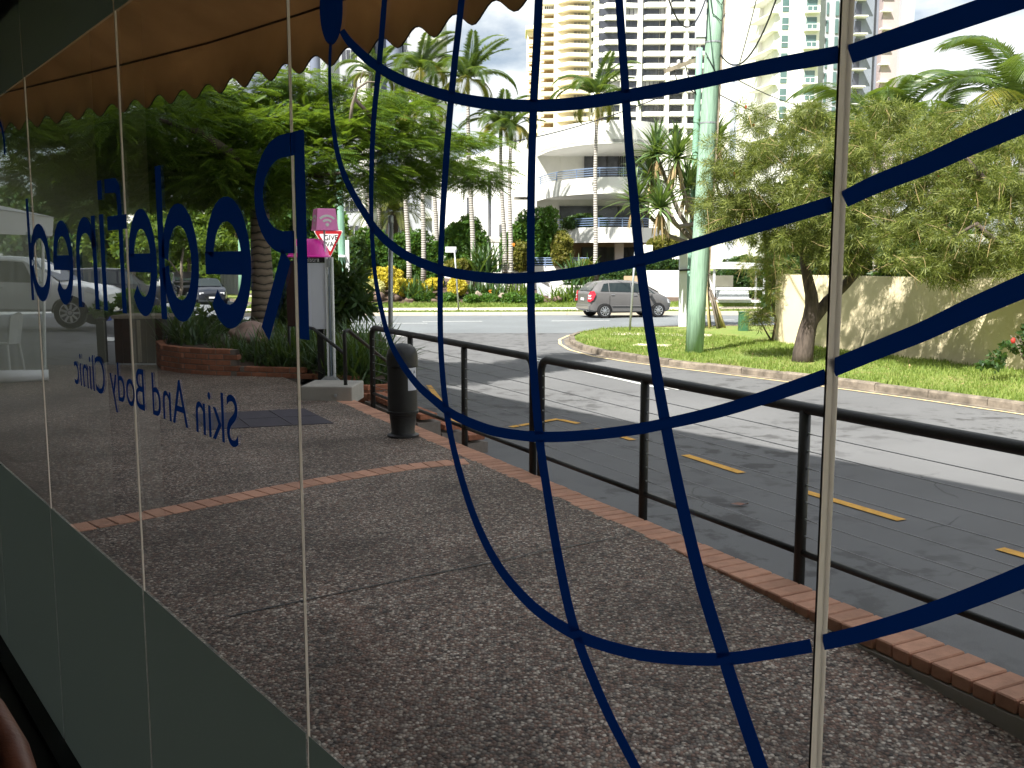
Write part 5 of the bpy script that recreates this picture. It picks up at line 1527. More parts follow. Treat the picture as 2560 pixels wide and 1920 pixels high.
parked('red car half hidden behind the white ute bonnet', 187, 720, 52, -.6, R(175), suv, 'car_red', .34, ss_suv)
parked('white car beyond the red car in the car park', 152, 715, 60, -.6, R(178), sed, 'car_white', .32, ss_sed)
parked('white wagon beyond the black four-wheel drive in the car park', 214, 712, 66, -.6, R(95), suv, 'car_white', .34, ss_suv)

# ------------------------------------------------------------------ buildings
def inst(me, name, loc, parent, rz=0.0, sc=(1, 1, 1), rot=None):
    o = bpy.data.objects.new(name, me); COL.objects.link(o); o.parent = parent
    o.location = Vector(loc) - ORG.get(parent.name, Vector((0, 0, 0)))
    o.rotation_euler = rot or (0, 0, rz); o.scale = sc
    ORG[o.name] = ORG.get(parent.name, Vector((0, 0, 0)))
    return o
def mesh_of(m, mt, mats=None):
    o = m.build('tmp', mt); me = o.data; bpy.data.objects.remove(o); return me

# white curved apartment block with sweeping balconies
ap = thing('apartment_block', 'white low apartment block with curved sweeping balconies', 'building', (5, 58, 0))
prow = [A(1342, 400, 60.5), A(1375, 400, 57.5), A(1420, 400, 55.6), A(1475, 400, 54.3), A(1535, 400, 53.8), A(1590, 400, 54.0), A(1632, 400, 54.8), A(1656, 400, 56.0), A(1668, 400, 58.0)]
prow = [Vector((p.x, p.y, 0)) for p in prow]
PR = []
for i in range(len(prow) - 1):
    p0, p1, p2, p3 = prow[max(i - 1, 0)], prow[i], prow[i + 1], prow[min(i + 2, len(prow) - 1)]
    for k in range(5):
        t = k / 5
        PR.append(0.5 * ((2 * p1) + (p2 - p0) * t + (2 * p0 - 5 * p1 + 4 * p2 - p3) * t * t + (3 * p1 - p0 - 3 * p2 + p3) * t ** 3))
PR.append(prow[-1])
def zAt(py, Y=53.8): return A(1535, py, Y).z
z_top, z_sof1 = zAt(300), zAt(358)
z_b1t, z_b1b = zAt(443), zAt(484)
z_b2t, z_b2b = zAt(568), zAt(606)
z_gr = -0.2
def curved_band(z0, z1, th, name, mt, extra=0.0):
    f_ = [p + Vector((0, -extra, 0)) for p in PR]; b_ = [p + Vector((0, th, 0)) for p in PR]
    m = MB(); m.sheet([[(p.x, p.y, z0) for p in b_], [(p.x, p.y, z0) for p in f_], [(p.x, p.y, z1) for p in f_], [(p.x, p.y, z1) for p in b_]])
    return m.build(name, mt, ap, smooth='auto')
def slab(z, name, mt):
    m = MB(); pl = [(p.x, p.y) for p in PR] + [(PR[-1].x, 66), (PR[0].x, 66)]
    m.prism(pl, z, z + .18); return m.build(name, mt, ap)
curved_band(z_sof1, z_top, .25, 'parapet', X['white'])
slab(z_sof1 + .05, 'roof_slab', X['white'])
curved_band(z_b1b, z_b1t, .14, 'balcony', X['white'], .25); slab(z_b1b + .12, 'balcony_floor', X['white'])
curved_band(z_b2b, z_b2t, .14, 'balcony', X['white'], .1); slab(z_b2b + .12, 'balcony_floor', X['white'])
# set-back walls and their doors on each storey
yb = 60.8
def setback(z0, z1, mt):
    m = MB(); m.box((4.2, yb + 2.6, (z0 + z1) / 2), (8.2, 5, z1 - z0)); return m.build('recessed_wall', mt, ap)
setback(z_b1b + .3, z_sof1 + .05, X['offwhite']); setback(z_b2b + .3, z_b1b + .12, X['offwhite']); setback(z_gr, z_b2b + .12, X['tan'])
m = MB(); a_ = PR[0]; m.add([(a_.x, a_.y, z_b1b + .3), (a_.x + 1.9, yb + .2, z_b1b + .3), (a_.x + 1.9, yb + .2, z_sof1 + .05), (a_.x, a_.y, z_sof1 + .05)], [(0, 1, 2, 3)]); m.build('recess_side', X['offwhite'], ap)
def door(px0, py0, px1, py1, Y, mt='darkglass', nm='sliding_door'):
    a_, c_ = A(px0, py0, Y), A(px1, py1, Y)
    m = MB(); m.box(((a_.x + c_.x) / 2, Y, (a_.z + c_.z) / 2), (c_.x - a_.x, .06, a_.z - c_.z)); d_ = m.build(nm, X[mt], ap)
    for f_ in (0.0, .33, .66, 1.0):
        m = MB(); m.box((a_.x + (c_.x - a_.x) * f_, Y - .05, (a_.z + c_.z) / 2), (.07, .05, a_.z - c_.z)); m.build('mullion', X['frame'], d_)
door(1462, 385, 1545, 452, yb); door(1568, 378, 1640, 452, yb); door(1400, 515, 1620, 585, yb); door(1455, 618, 1545, 668, yb); door(1560, 618, 1600, 668, yb)
door(1551, 385, 1566, 452, yb - .01, 'curtain', 'curtain_panel'); door(1602, 385, 1622, 452, yb - .01, 'curtain', 'curtain_panel')
for px in (1548, 1640):
    m = MB(); q = A(px, 640, 56); m.box((q.x, 56.2, (z_gr + z_b2b) / 2), (.5, .5, z_b2b - z_gr)); m.build('column', X['offwhite'], ap)
# pipe rails along the balconies
for zt, off, nm in ((z_b1t, .25, 'balcony_rail'), (z_b2t, .1, 'balcony_rail')):
    for k in range(4):
        z = zt + .12 + .125 * k
        m = MB(); m.tube([Vector((p.x, p.y - off + .06, z)) for p in PR[1:-2:2]], .022 if k < 3 else .035, 5); m.build(nm, X['bluerail'], ap)
    for p in PR[2::5]:
        m = MB(); m.tube([(p.x, p.y - off + .06, zt), (p.x, p.y - off + .06, zt + .52)], .03, 5); m.build('balcony_post', X['bluerail'], ap)
# long receding wing to the left, with slot windows
L0, L1 = Vector((PR[0].x, PR[0].y, 0)), Vector((-6.6, 80, 0))
wd = (L1 - L0).normalized(); wn_ = Vector((-wd.y, wd.x, 0))
m = MB(); pl = [L0, L1, L1 + Vector((8, 4, 0)), Vector((L0.x + .3, 66, 0))]
m.prism([(p.x, p.y) for p in pl], z_gr - .5, z_top - .02); m.build('wing_wall', X['white'], ap)
for s_, w_, zc0, zc1 in ((2.2, .5, 1.5, 7.4), (5.6, 1.2, 1.2, 4.2), (8.0, .55, 1.6, 7.6), (12, 1.3, 4.6, 6.4), (15, 1.3, 1.4, 3.6)):
    c = L0 + wd * s_ + wn_ * .012 * (1 if wn_.x < 0 else -1)
    m = MB(); m.box((c.x, c.y, (zc0 + zc1) / 2), (w_, .05, zc1 - zc0), math.atan2(wd.y, wd.x)); wv = m.build('window', X['darkglass'], ap)
    m = MB(); m.box((c.x, c.y, zc0 - .05), (w_ + .1, .2, .08), math.atan2(wd.y, wd.x)); m.build('sill', X['offwhite'], wv)
m = MB(); m.box((-1.0, 64.0, 3.1), (2.6, 2.2, .35), math.atan2(wd.y, wd.x)); m.build('entry_canopy', X['offwhite'], ap)
# terrace wall, rails, planter walls and ramp in front
tw = thing('terrace_wall', 'white garden terrace wall with blue pipe rail below the balconies', 'wall', (3, 52, 0))
def wallbox(px0, py0, px1, py1, Y, th, nm, mt, parent=tw):
    a_, c_ = A(px0, py0, Y), A(px1, py1, Y)
    m = MB(); m.box(((a_.x + c_.x) / 2, Y + th / 2, (a_.z + c_.z) / 2), (c_.x - a_.x, th, a_.z - c_.z)); return m.build(nm, mt, parent)
wallbox(1190, 676, 1330, 760, 51.6, .25, 'low_wall', X['white']); wallbox(1300, 665, 1480, 760, 52.4, .25, 'upper_wall', X['white'])
wallbox(1372, 719, 1470, 752, 48.6, .25, 'planter_wall', X['white'])
for k, py in enumerate((645, 650, 656, 662)):
    a_, c_ = A(1308, py, 52.4), A(1471, py, 52.4)
    m = MB(); m.tube([a_, c_], .03, 5); m.build('rail', X['bluerail'], tw)
for px in (1308, 1363, 1416, 1470):
    a_, c_ = A(px, 645, 52.4), A(px, 668, 52.4)
    m = MB(); m.tube([a_, c_], .035, 5); m.build('rail_post', X['bluerail'], tw)
for py in (706, 712):
    m = MB(); m.tube([A(1376, py, 48.6), A(1470, py, 48.6)], .03, 5); m.build('rail', X['whiterail'], tw)
a_, c_ = A(1345, 700, 49), A(1372, 719, 48.7)
m = MB(); m.extr([A(1340, 700, 49.6), A(1373, 718, 48.8), A(1373, 752, 48.8), A(1345, 748, 49.6)], (0, .2, 0)); m.build('ramp_cheek', X['palegrey'], tw)
bw = thing('boundary_wall', 'plain white boundary wall behind the hatchback bonnet', 'wall', (9, 49.5, -.4))
wallbox(1608, 676, 1712, 757, 49.2, .25, 'wall_face', X['white'], bw)
wallbox(1560, 690, 1612, 757, 49.8, .25, 'return_wall', X['tan'], bw)
wallbox(1655, 755, 1700, 767, 48.6, .3, 'brick_course', X['redbrick'], bw)

# ------------------------------------------------------------------ towers
def tower_dark():
    Y = 245.0
    q0, q1 = A(1560, 300, Y), A(1836, 300, Y + 4)
    t = thing('apartment_tower', 'tall white tower with dark glazing and angled balcony bands', 'tower', ((q0.x + q1.x) / 2, Y, 0))
    fh = 2.9
    z0 = A(1560, 316, Y).z % fh
    xs_px = [1492, 1560, 1602, 1662, 1714, 1790, 1836]
    def X_(px): return A(px, 200, Y).x
    m = MB(); m.box(((X_(1505) + X_(1830)) / 2, Y + 14, 48), (X_(1830) - X_(1505), 26, 96)); m.build('core', X['towerwhite'], t)
    zb0 = A(1600, 345, Y).z; zt0 = A(1600, -40, Y).z
    nfl = int((zt0 - zb0) / fh) + 1
    win_me = {}
    def winmesh(w, pan):
        m = MB(); m.box((0, 0, 0), (w, .1, 1.75)); o = m.build('tmp', X[pan]); me = o.data; bpy.data.objects.remove(o); return me
    bays = [(1497, 1552, 2), (1562, 1592, 3), (1604, 1646, 4), (1649, 1660, 1), (1672, 1707, 3), (1718, 1744, 3), (1753, 1766, 1)]
    frame_me = {}
    for i in range(nfl):
        z = zb0 + fh * i
        # spandrel band with shallow angled bays
        for j, (pa, pb_) in enumerate(((1492, 1602), (1600, 1664), (1668, 1712), (1714, 1772))):
            a_, c_ = X_(pa), X_(pb_)
            m = MB(); ch_ = min(1.6, (c_ - a_) * .25)
            ol = [(a_, Y + 1.0), (a_ + (ch_ if j != 3 else 0), Y - .9), (c_ - (ch_ if j == 3 else .3), Y - .9), (c_, Y + 1.0)]
            if j == 0: ol = [(a_ - 1.0, Y + 6.0), (a_ + 2.2, Y - .2), (a_ + 6.8, Y - .4), (c_, Y + .4), (c_, Y + 1)]
            m.prism(ol, z - .55, z + .55); m.build('balcony', X['towerwhite'], t)
        for (pa, pb_, pn) in bays:
            a_, c_ = X_(pa), X_(pb_); w = c_ - a_
            key = round(w, 2); kw_ = (key, rng.random() < .3)
            if kw_ not in win_me: win_me[kw_] = winmesh(w, 'curtain' if kw_[1] else 'darkglass')
            wi = inst(win_me[kw_], 'window', ((a_ + c_) / 2, Y + .92, z + 1.42), t)
            if key not in frame_me:
                m = MB()
                for k in range(pn + 1):
                    m.box((-w / 2 + w * k / pn, -.08, 0), (.14, .06, 1.75))
                frame_me[key] = mesh_of(m, X['frame'])
            o = bpy.data.objects.new('mullions', frame_me[key]); COL.objects.link(o); o.parent = wi
        # right return with railed balconies
        m = MB(); a_ = X_(1772); m.prism([(a_, Y + 2), (a_ + 1.0, Y - .2), (X_(1834), Y + 3.4), (X_(1836), Y + 8), (a_, Y + 8)], z - .15, z + .85); m.build('balcony', X['towerwhite'], t)
        m = MB(); m.prism([(a_ + .3, Y + 1.4), (X_(1832), Y + 3.8), (X_(1832), Y + 8), (a_ + .3, Y + 8)], z + .86, z + 2.7); m.build('window', X['darkglass'], t)
        m = MB(); 
        for k in range(5):
            f_ = k / 4; xx = a_ + 1.0 + (X_(1834) - a_ - 1.0) * f_; yy = Y - .2 + 3.6 * f_
            m.tube([(xx, yy, z + .85), (xx, yy, z + 1.75)], .08, 4)
        m.tube([(a_ + 1.0, Y - .2, z + 1.75), (X_(1834), Y + 3.4, z + 1.75)], .08, 4)
        m.build('balcony_rail', X['frame'], t)
    for px in (1556, 1598, 1667, 1713):
        m = MB(); m.box((X_(px), Y + .2, 48), (1.1, 1.6, 96)); m.build('pier', X['towerwhite'], t)
tower_dark()

def tower_beige():
    Y = 330.0
    def P_(px, dY=0): q = A(px, 200, Y + dY); return (q.x, q.y)
    t = thing('apartment_tower', 'tall warm beige tower with stepped balcony bands left of the dark glazed tower', 'tower', (A(1400, 200, Y).x, Y, 0))
    fh = 2.95
    zb0 = A(1400, 345, Y).z; ztop = A(1330, 62, Y).z; zt0 = A(1400, -30, Y).z
    for nm, pa, pb_, dY, zt in (('left_wing', 1318, 1345, 8, ztop), ('centre_wing', 1345, 1388, 4, zt0), ('right_wing', 1385, 1478, 0, zt0), ('stair_core', 1474, 1500, 6, zt0)):
        a_, c_ = P_(pa, dY), P_(pb_, dY)
        m = MB(); m.box(((a_[0] + c_[0]) / 2, Y + dY + 11.2, zt / 2), (c_[0] - a_[0], 20, zt)); m.build(nm, X['beige'], t)
    m = MB(); a_ = P_(1314, 8); c_ = P_(1388, 4)
    m.prism([(a_[0], a_[1] - 1.5), (c_[0], c_[1] - 2.5), (c_[0], c_[1] + 12), (a_[0], a_[1] + 12)], ztop, ztop + 1.2); m.build('roof_slab', X['beige'], t)
    nfl = int((zt0 - zb0) / fh) + 1
    for i in range(nfl):
        z = zb0 + fh * i
        for nm, pts, wpx, mtw in (('balcony', [(1318, 8), (1324, 5.5), (1346, 5.5), (1346, 8)], (1322, 1336, 8), 'warmglass'),
                             ('balcony', [(1346, 4), (1357, 1.6), (1387, 1.6), (1387, 4)], (1360, 1384, 4), 'warmglass'),
                             ('balcony', [(1387, 2), (1422, -3.2), (1472, -2.2), (1476, 2)], (1394, 1419, 1.2), 'warmglass')):
            if pts[0][0] == 1318 and z > ztop - 2: continue
            m = MB(); m.prism([P_(p, d) for p, d in pts], z - .55, z + .75); m.build(nm, X['beige'], t)
            a_, c_ = P_(wpx[0], wpx[2]), P_(wpx[1], wpx[2])
            m = MB(); m.box(((a_[0] + c_[0]) / 2, Y + wpx[2] + 1.15, z + 1.55), (c_[0] - a_[0], .12, 1.6)); m.build('window', X[mtw], t)
        a_, c_ = P_(1434, 0), P_(1468, 0)
        m = MB(); m.box(((a_[0] + c_[0]) / 2, Y + 1.14, z + 1.55), (c_[0] - a_[0], .12, 1.6)); w_ = m.build('window', X['curtain'], t)
        m = MB()
        for k in range(5): m.box((a_[0] + (c_[0] - a_[0]) * k / 4, Y + 1.02, z + 1.55), (.2, .1, 1.6))
        m.build('mullions', X['beige'], w_)
        a_, c_ = P_(1479, 6), P_(1492, 6)
        m = MB(); m.box(((a_[0] + c_[0]) / 2, Y + 7.14, z + 1.5), (c_[0] - a_[0], .12, 1.7)); m.build('window', X['darkglass'], t)
    a_, c_ = P_(1361, 1), P_(1388, 1)
    m = MB(); m.box(((a_[0] + c_[0]) / 2, Y + 3.6, A(1380, 8, Y).z), (c_[0] - a_[0], .2, 3.4)); w_ = m.build('window', X['darkglass'], t)
    m = MB()
    for k in range(6): m.box((a_[0] + (c_[0] - a_[0]) * k / 5, Y + 3.4, A(1380, 8, Y).z), (.25, .12, 3.4))
    for k in range(3): m.box(((a_[0] + c_[0]) / 2, Y + 3.4, A(1380, 8, Y).z - 1.2 + 1.2 * k), (c_[0] - a_[0], .1, .25))
    m.build('mullions', X['towerwhite'], w_)
tower_beige()

def tower_white():
    Y = 170.0
    def P_(px, dY=0): q = A(px, 200, Y + dY); return q.x
    t = thing('apartment_tower', 'white and grey tower with green glazing behind the bottlebrush tree', 'tower', (A(2080, 200, Y).x, Y, 0))
    def blk(pa, pb_, dY, dep, mt, nm, zt=62):
        a_, c_ = P_(pa, dY), P_(pb_, dY); m = MB(); m.box(((a_ + c_) / 2, Y + dY + dep / 2, zt / 2), (c_ - a_, dep, zt)); return m.build(nm, X[mt], t)
    blk(1932, 2044, 0, 20, 'towerwhite', 'front_wing'); blk(2036, 2092, 2, 20, 'palegrey', 'side_wall'); blk(2090, 2136, 6, 20, 'towermauve', 'recess')
    blk(2136, 2178, 3, 20, 'towergrey', 'grey_panel'); blk(2176, 2202, 4, 20, 'towergrey', 'dark_panel'); blk(2200, 2248, 2, 20, 'towermauve', 'mauve_panel'); blk(2246, 2278, 1, 20, 'palegrey', 'end_panel')
    blk(1895, 1934, 8, 16, 'towerwhite', 'rear_wing')
    fh = 2.95; zb0 = A(2000, 345, Y).z; zt0 = A(2000, -30, Y).z
    for i in range(int((zt0 - zb0) / fh) + 1):
        z = zb0 + fh * i
        a_, c_ = P_(1898), P_(1940, 0)
        m = MB(); m.prism([(a_ - .4, Y + 8), (c_ - 1.2, Y - 1.0), (c_, Y - .6), (c_, Y + 8)], z, z + .22); m.build('balcony', X['towerwhite'], t)
        def win(pa, pb_, h, mt, nm='window', dY=0, zo=1.4):
            a_, c_ = P_(pa, dY), P_(pb_, dY); m = MB(); m.box(((a_ + c_) / 2, Y + dY - .05, z + zo), (c_ - a_, .12, h)); return m.build(nm, X[mt], t)
        w_ = win(1950, 1966, 2.0, 'greenglass')
        m = MB(); m.box(((P_(1950) + P_(1966)) / 2, Y - .14, z + 1.2), (P_(1966) - P_(1950), .08, .12)); m.build('transom', X['whiterail'], w_)
        w_ = win(2010, 2036, 2.1, 'greenglass')
        m = MB()
        for f_ in (0, .5, 1): m.box((P_(2010) + (P_(2036) - P_(2010)) * f_, Y - .6, z + .75), (.08, .08, .9))
        m.box(((P_(2010) + P_(2036)) / 2, Y - .6, z + 1.2), (P_(2036) - P_(2010), .08, .08)); m.build('balcony_rail', X['whiterail'], w_)
        m = MB(); m.box(((P_(2004) + P_(2040)) / 2, Y - .5, z + .2), (P_(2040) - P_(2004), 1.0, .25)); m.build('balcony', X['towerwhite'], t)
        win(2082, 2090, 2.4, 'greenglass', dY=1.9); win(2060, 2065, 2.0, 'greenglass', dY=1.9)
        win(2132, 2146, 2.2, 'darkglass', dY=2.9)
        m = MB(); m.box((P_(2140, 3), Y + 2.2, z + .1), (P_(2160, 3) - P_(2128, 3), 1.8, .2)); m.build('balcony', X['towerwhite'], t)
        m = MB(); m.box(((P_(2192, 2) + P_(2218, 2)) / 2, Y + 1.6, z + .9), (P_(2218, 2) - P_(2192, 2), .8, .22)); m.build('sun_hood', X['towerwhite'], t)
tower_white()

def block_left():
    Y = 118.0
    def P_(px, dY=0): return A(px, 200, Y + dY).x
    t = thing('apartment_tower', 'pale grey block with dark vertical panels seen below the awning', 'tower', (A(900, 200, Y).x, Y, 0))
    zt = 40
    def blk(pa, pb_, dY, dep, mt, nm): 
        a_, c_ = P_(pa, dY), P_(pb_, dY); m = MB(); m.box(((a_ + c_) / 2, Y + dY + dep / 2, zt / 2), (c_ - a_, dep, zt)); return m.build(nm, X[mt], t)
    blk(600, 742, 1, 16, 'bluegrey', 'side_panel')
    def cyl(pa, pb_, mt, nm, dY):
        a_, c_ = P_(pa, dY), P_(pb_, dY); r_ = (c_ - a_) / 2
        m = MB(); m.lathe([(r_, 0), (r_, zt)], ((a_ + c_) / 2, Y + dY + r_ * .6, 0), 24); return m.build(nm, X[mt], t, smooth='auto')
    blk(742, 900, 2, 16, 'palegrey', 'front_wall'); cyl(774, 800, 'bluegrey', 'round_pier', -.6); blk(894, 920, 0.5, 8, 'offwhite', 'white_pier')
    blk(940, 1015, 3, 12, 'bluegrey', 'dark_panel'); cyl(965, 1005, 'bluegrey', 'round_pier', 1); blk(1010, 1096, 2, 16, 'palegrey', 'right_wall')
    fh = 3.0
    for i in range(11):
        z = 4 + fh * i
        for pa, pb_ in ((856, 890), (1012, 1022)):
            a_, c_ = P_(pa, 2), P_(pb_, 2); m = MB(); m.box(((a_ + c_) / 2, Y + 1.95, z + 1.5), (c_ - a_, .14, 1.25)); w_ = m.build('window', X['darkglass'], t)
            m = MB()
            for f_ in (0, .33, .66, 1): m.box((a_ + (c_ - a_) * f_, Y + 1.85, z + 1.5), (.06, .08, 1.25))
            m.build('mullions', X['palegrey'], w_)
        m = MB(); cx_ = P_(1082, 1); r_ = 1.9
        m.lathe([(r_, 0), (r_, .18)], (cx_, Y + 2.2, z), 20); m.build('balcony', X['offwhite'], t)
        m = MB(); m.lathe([(r_ - .05, .2), (r_ - .05, 1.1)], (cx_, Y + 2.2, z), 20); m.build('balustrade', X['palegrey'], t)
block_left()
# low cream building far left behind the trees
t = thing('far_building', 'low pale building behind the far street trees', 'building', (-30, 120, 0))
m = MB(); m.box((-36, 126, 4), (40, 10, 9)); m.build('wall', X['offwhite'], t)
m = MB(); m.box((-36, 126, 8.8), (41, 11, .6)); m.build('roof', X['slate'], t)
for i in range(8):
    m = MB(); m.box((-53 + 4.6 * i, 120.95, 5.5), (2.2, .1, 1.6)); m.build('window', X['darkglass'], t)
fg = thing('fence_gate', 'pale slatted fence and gateposts by the far footpath', 'fence', (-17, 68, -.6))
for i in range(8):
    q = A(556 + 8 * i, 720, 68); m = MB(); m.box((q.x, 68, .35), (.2, .12, 1.9)); m.build('slat', X['palegrey'], fg)

# overhead wires
def wire(a_, b_, sag, r_=.02, label='', n=16):
    m = MB(); pts = []
    for i in range(n + 1):
        f_ = i / n; p = Vector(a_) + (Vector(b_) - Vector(a_)) * f_; p.z -= sag * 4 * f_ * (1 - f_); pts.append(p)
    m.tube(pts, r_, 5)
    return tag(m.build('power_line', X['cable']), label, 'power line', 'overhead wires')
wire(A(1060, 372, 42), A(1662, 178 + 60, 34.4), .5, .022, 'thin wire rising from the palms to the slim power pole')
wire(onp(.96, (-.2, 0, 0)), A(1655, -60, 20), .9, .018, 'slack wire looping left from the thick green pole top')
wire(onp(.80, (.2, 0, 0)), A(1960, -60, 19), .8, .018, 'wire sweeping right and up from the thick green pole')
wire(A(1835, 205, 24), A(1905, -60, 22), .1, .012, 'fine stay wire right of the thick green pole')
wire(A(1760, 150, 34.5), A(2120, 275, 60), .6, .02, 'upper wire running behind the white tower edge')
wire(A(1760, 215, 34.5), A(2120, 320, 60), .6, .02, 'lower wire running behind the white tower edge')

# ------------------------------------------------------------------ leaf shapes
def quad_leaf(v, f, o, d, side, L, w, droop=0.0):
    """a pointed leaf from o along d"""
    o, d, side = Vector(o), Vector(d).normalized(), Vector(side).normalized()
    k = len(v)
    v += [o, o + d * L * .45 + side * w / 2 + Vector((0, 0, -droop * .3)), o + d * L + Vector((0, 0, -droop)), o + d * L * .45 - side * w / 2 + Vector((0, 0, -droop * .3))]
    f.append((k, k + 1, k + 2, k + 3))
def pinnate(n=9, L=.46, pl=.13, pw=.030):
    v, f = [], []
    for i in range(n):
        x = L * (.12 + .88 * i / n); s = math.sin(math.pi * (.25 + .7 * i / n))
        for sg in (-1, 1):
            quad_leaf(v, f, (x, 0, -.10 * (x / L) ** 2), (.55, sg, -.12), (1, -sg * .55, .2), pl * s, pw, .01)
    return [tuple(p) for p in v], f
def tuft(n=13, L=.095, w=.011, twig=.13):
    v, f = [], []
    r_ = random.Random(3)
    for i in range(n):
        a = i * 2.4; x = twig * i / n
        d = Vector((.75, math.cos(a), math.sin(a)))
        quad_leaf(v, f, (x, 0, 0), d, d.cross(Vector((1, .3, .2))), L * r_.uniform(.8, 1.2), w)
    return [tuple(p) for p in v], f
def sprig(n=6, L=.11, w=.055, spread=.9):
    v, f = [], []
    r_ = random.Random(5)
    for i in range(n):
        a = i * 2.4
        d = Vector((.6, math.cos(a) * spread, math.sin(a) * spread))
        quad_leaf(v, f, (.05 * i / n, 0, 0), d, d.cross(Vector((1, .2, .4))), L * r_.uniform(.7, 1.2), w)
    return [tuple(p) for p in v], f
def strap_proto(L=.5, w=.022, bend=.5, n=4):
    v, f = [], []
    for i in range(n + 1):
        t = i / n
        x = L * t * math.cos(bend * t * .9); z = L * (math.sin(.3) + .0) * t - L * bend * .55 * t * t
        ww = w * (1 - t) ** .6 * .5 + .0008
        v += [(x, -ww, z), (x, ww, z)]
    for i in range(n): f.append((2 * i, 2 * i + 1, 2 * i + 3, 2 * i + 2))
    return v, f
PINN, TUFT, SPRIG = pinnate(), tuft(), sprig()
def blob_points(clumps, total):
    """points in ellipsoid clumps (cx,cy,cz,rx,ry,rz), biased to the outer shell; returns positions and outward directions"""
    vol = np.array([c[3] * c[4] * c[5] for c in clumps]) ** .75
    cnt = np.maximum(3, (vol / vol.sum() * total).astype(int))
    P_, D_ = [], []
    for c, n in zip(clumps, cnt):
        d = sphere_dirs(n); r_ = rng.uniform(.35, 1, n) ** .55
        P_.append(np.array(c[:3]) + d * r_[:, None] * np.array(c[3:])); D_.append(d)
    return np.vstack(P_), np.vstack(D_)
def crown(name, mt, clumps, total, proto, parent, sc=(.8, 1.3), flat=0.0, droop=0.0, jit=.6):
    p, d = blob_points(clumps, total)
    d = d + rng.normal(0, jit, d.shape); d[:, 2] = d[:, 2] * (1 - flat) - droop
    return scatter(name, X[mt], proto, frames(p, d, rng.uniform(-.6, .6, len(p)) if flat else rng.uniform(-3.1, 3.1, len(p)), rng.uniform(*sc, len(p))), parent)
def subclumps(c, n, r0, r1, seed=None):
    """many small clumps through a big ellipsoid: gives an uneven outline with gaps"""
    out = []
    for i in range(n):
        d = sphere_dirs(1)[0] * rng.uniform(.2, 1) ** .5
        r_ = rng.uniform(r0, r1)
        out.append((c[0] + d[0] * c[3], c[1] + d[1] * c[4], c[2] + d[2] * c[5], r_ * 1.25, r_ * 1.25, r_ * .7))
    return out
def limb(m, pts, r0, r1, n=8):
    k = len(pts)
    m.tube(pts, [r0 + (r1 - r0) * i / (k - 1) for i in range(k)], n)

# ------------------------------------------------------------------ poinciana tree over the planter
tb = Vector((A(655, 835, 17.2).x, 17.2, 0.2))
pt_ = thing('poinciana_tree', 'spreading feathery poinciana tree with ringed trunk in the brick planter', 'tree', tuple(tb))
fk = A(648, 470, 17.2)
m = MB(); m.tube([tb + Vector((0, 0, -.2)), A(658, 740, 17.2), A(652, 620, 17.2), A(650, 540, 17.2), fk], [.235, .20, .175, .165, .17], 14); m.build('trunk', X['ringtrunk'], pt_, smooth=True)
limbs = [[fk, A(760, 432, 17.0), A(850, 405, 17.2), A(905, 370, 17.6), A(955, 325, 18)], [A(850, 405, 17.2), A(960, 380, 18.5), A(1040, 365, 19)], [A(905, 370, 17.6), A(935, 300, 17.2), A(885, 245, 16.8)],
         [fk, A(600, 400, 16.2), A(500, 330, 15.4), A(400, 300, 14.8)], [fk, A(560, 430, 18), A(440, 400, 19), A(300, 380, 20)], [A(960, 380, 18.5), A(1100, 330, 20), A(1160, 340, 20.5)], [fk, A(680, 380, 18), A(720, 300, 18.5), A(760, 240, 18.8)], [A(760, 432, 17), A(800, 440, 16.6), A(870, 430, 16.4)]]
for i, L_ in enumerate(limbs):
    m = MB(); limb(m, L_, .115 if i in (0, 3, 4) else .06, .03 if i < 4 else .018); m.build('limb', X['bark'], pt_, smooth=True)
m = MB(); m.tube([A(875, 315, 16.6), A(880, 265, 16.6), A(893, 222, 16.6), A(918, 205, 16.6), A(955, 205, 16.6)], [.035, .028, .022, .017, .008], 7); m.tube([A(900, 208, 16.6), A(905, 185, 16.6), A(910, 178, 16.6)], [.014, .009, .005], 6); m.build('dead_branch', X['greybark'], pt_, smooth=True)
cl = []
def cpx(px, py, Y, rx, rz, ry=None): q = A(px, py, Y); cl.append((q.x, q.y, q.z, rx, ry or rx, rz))
for (px, py, Y, rx, rz) in [(1150, 420, 20.5, .8, .28), (1090, 340, 20, 1.0, .32), (1170, 345, 21, .7, .25), (1020, 300, 19, .9, .3), (1110, 400, 19.5, .8, .25), (1040, 420, 19, .7, .28), (960, 270, 18.5, .8, .28), (900, 300, 18, .8, .3), (980, 350, 18.5, .9, .3), (880, 350, 17.4, .8, .26), (830, 300, 17.5, .7, .3), (800, 250, 18, .7, .28), (930, 430, 17.5, .6, .22), (850, 470, 17, .5, .22), (1200, 450, 21, .5, .2), (1010, 460, 18.5, .45, .18)]:
    cpx(px, py, Y, rx, rz)
nR = len(cl)
crown('foliage', 'lf_poinciana', [(c[0], c[1], c[2], c[3], c[4], c[5] * .5) for b_ in cl for c in subclumps(b_, 7, .18, .38)], 4300, PINN, pt_, (.6, 1.0), .8, .1, .4)
cl = []
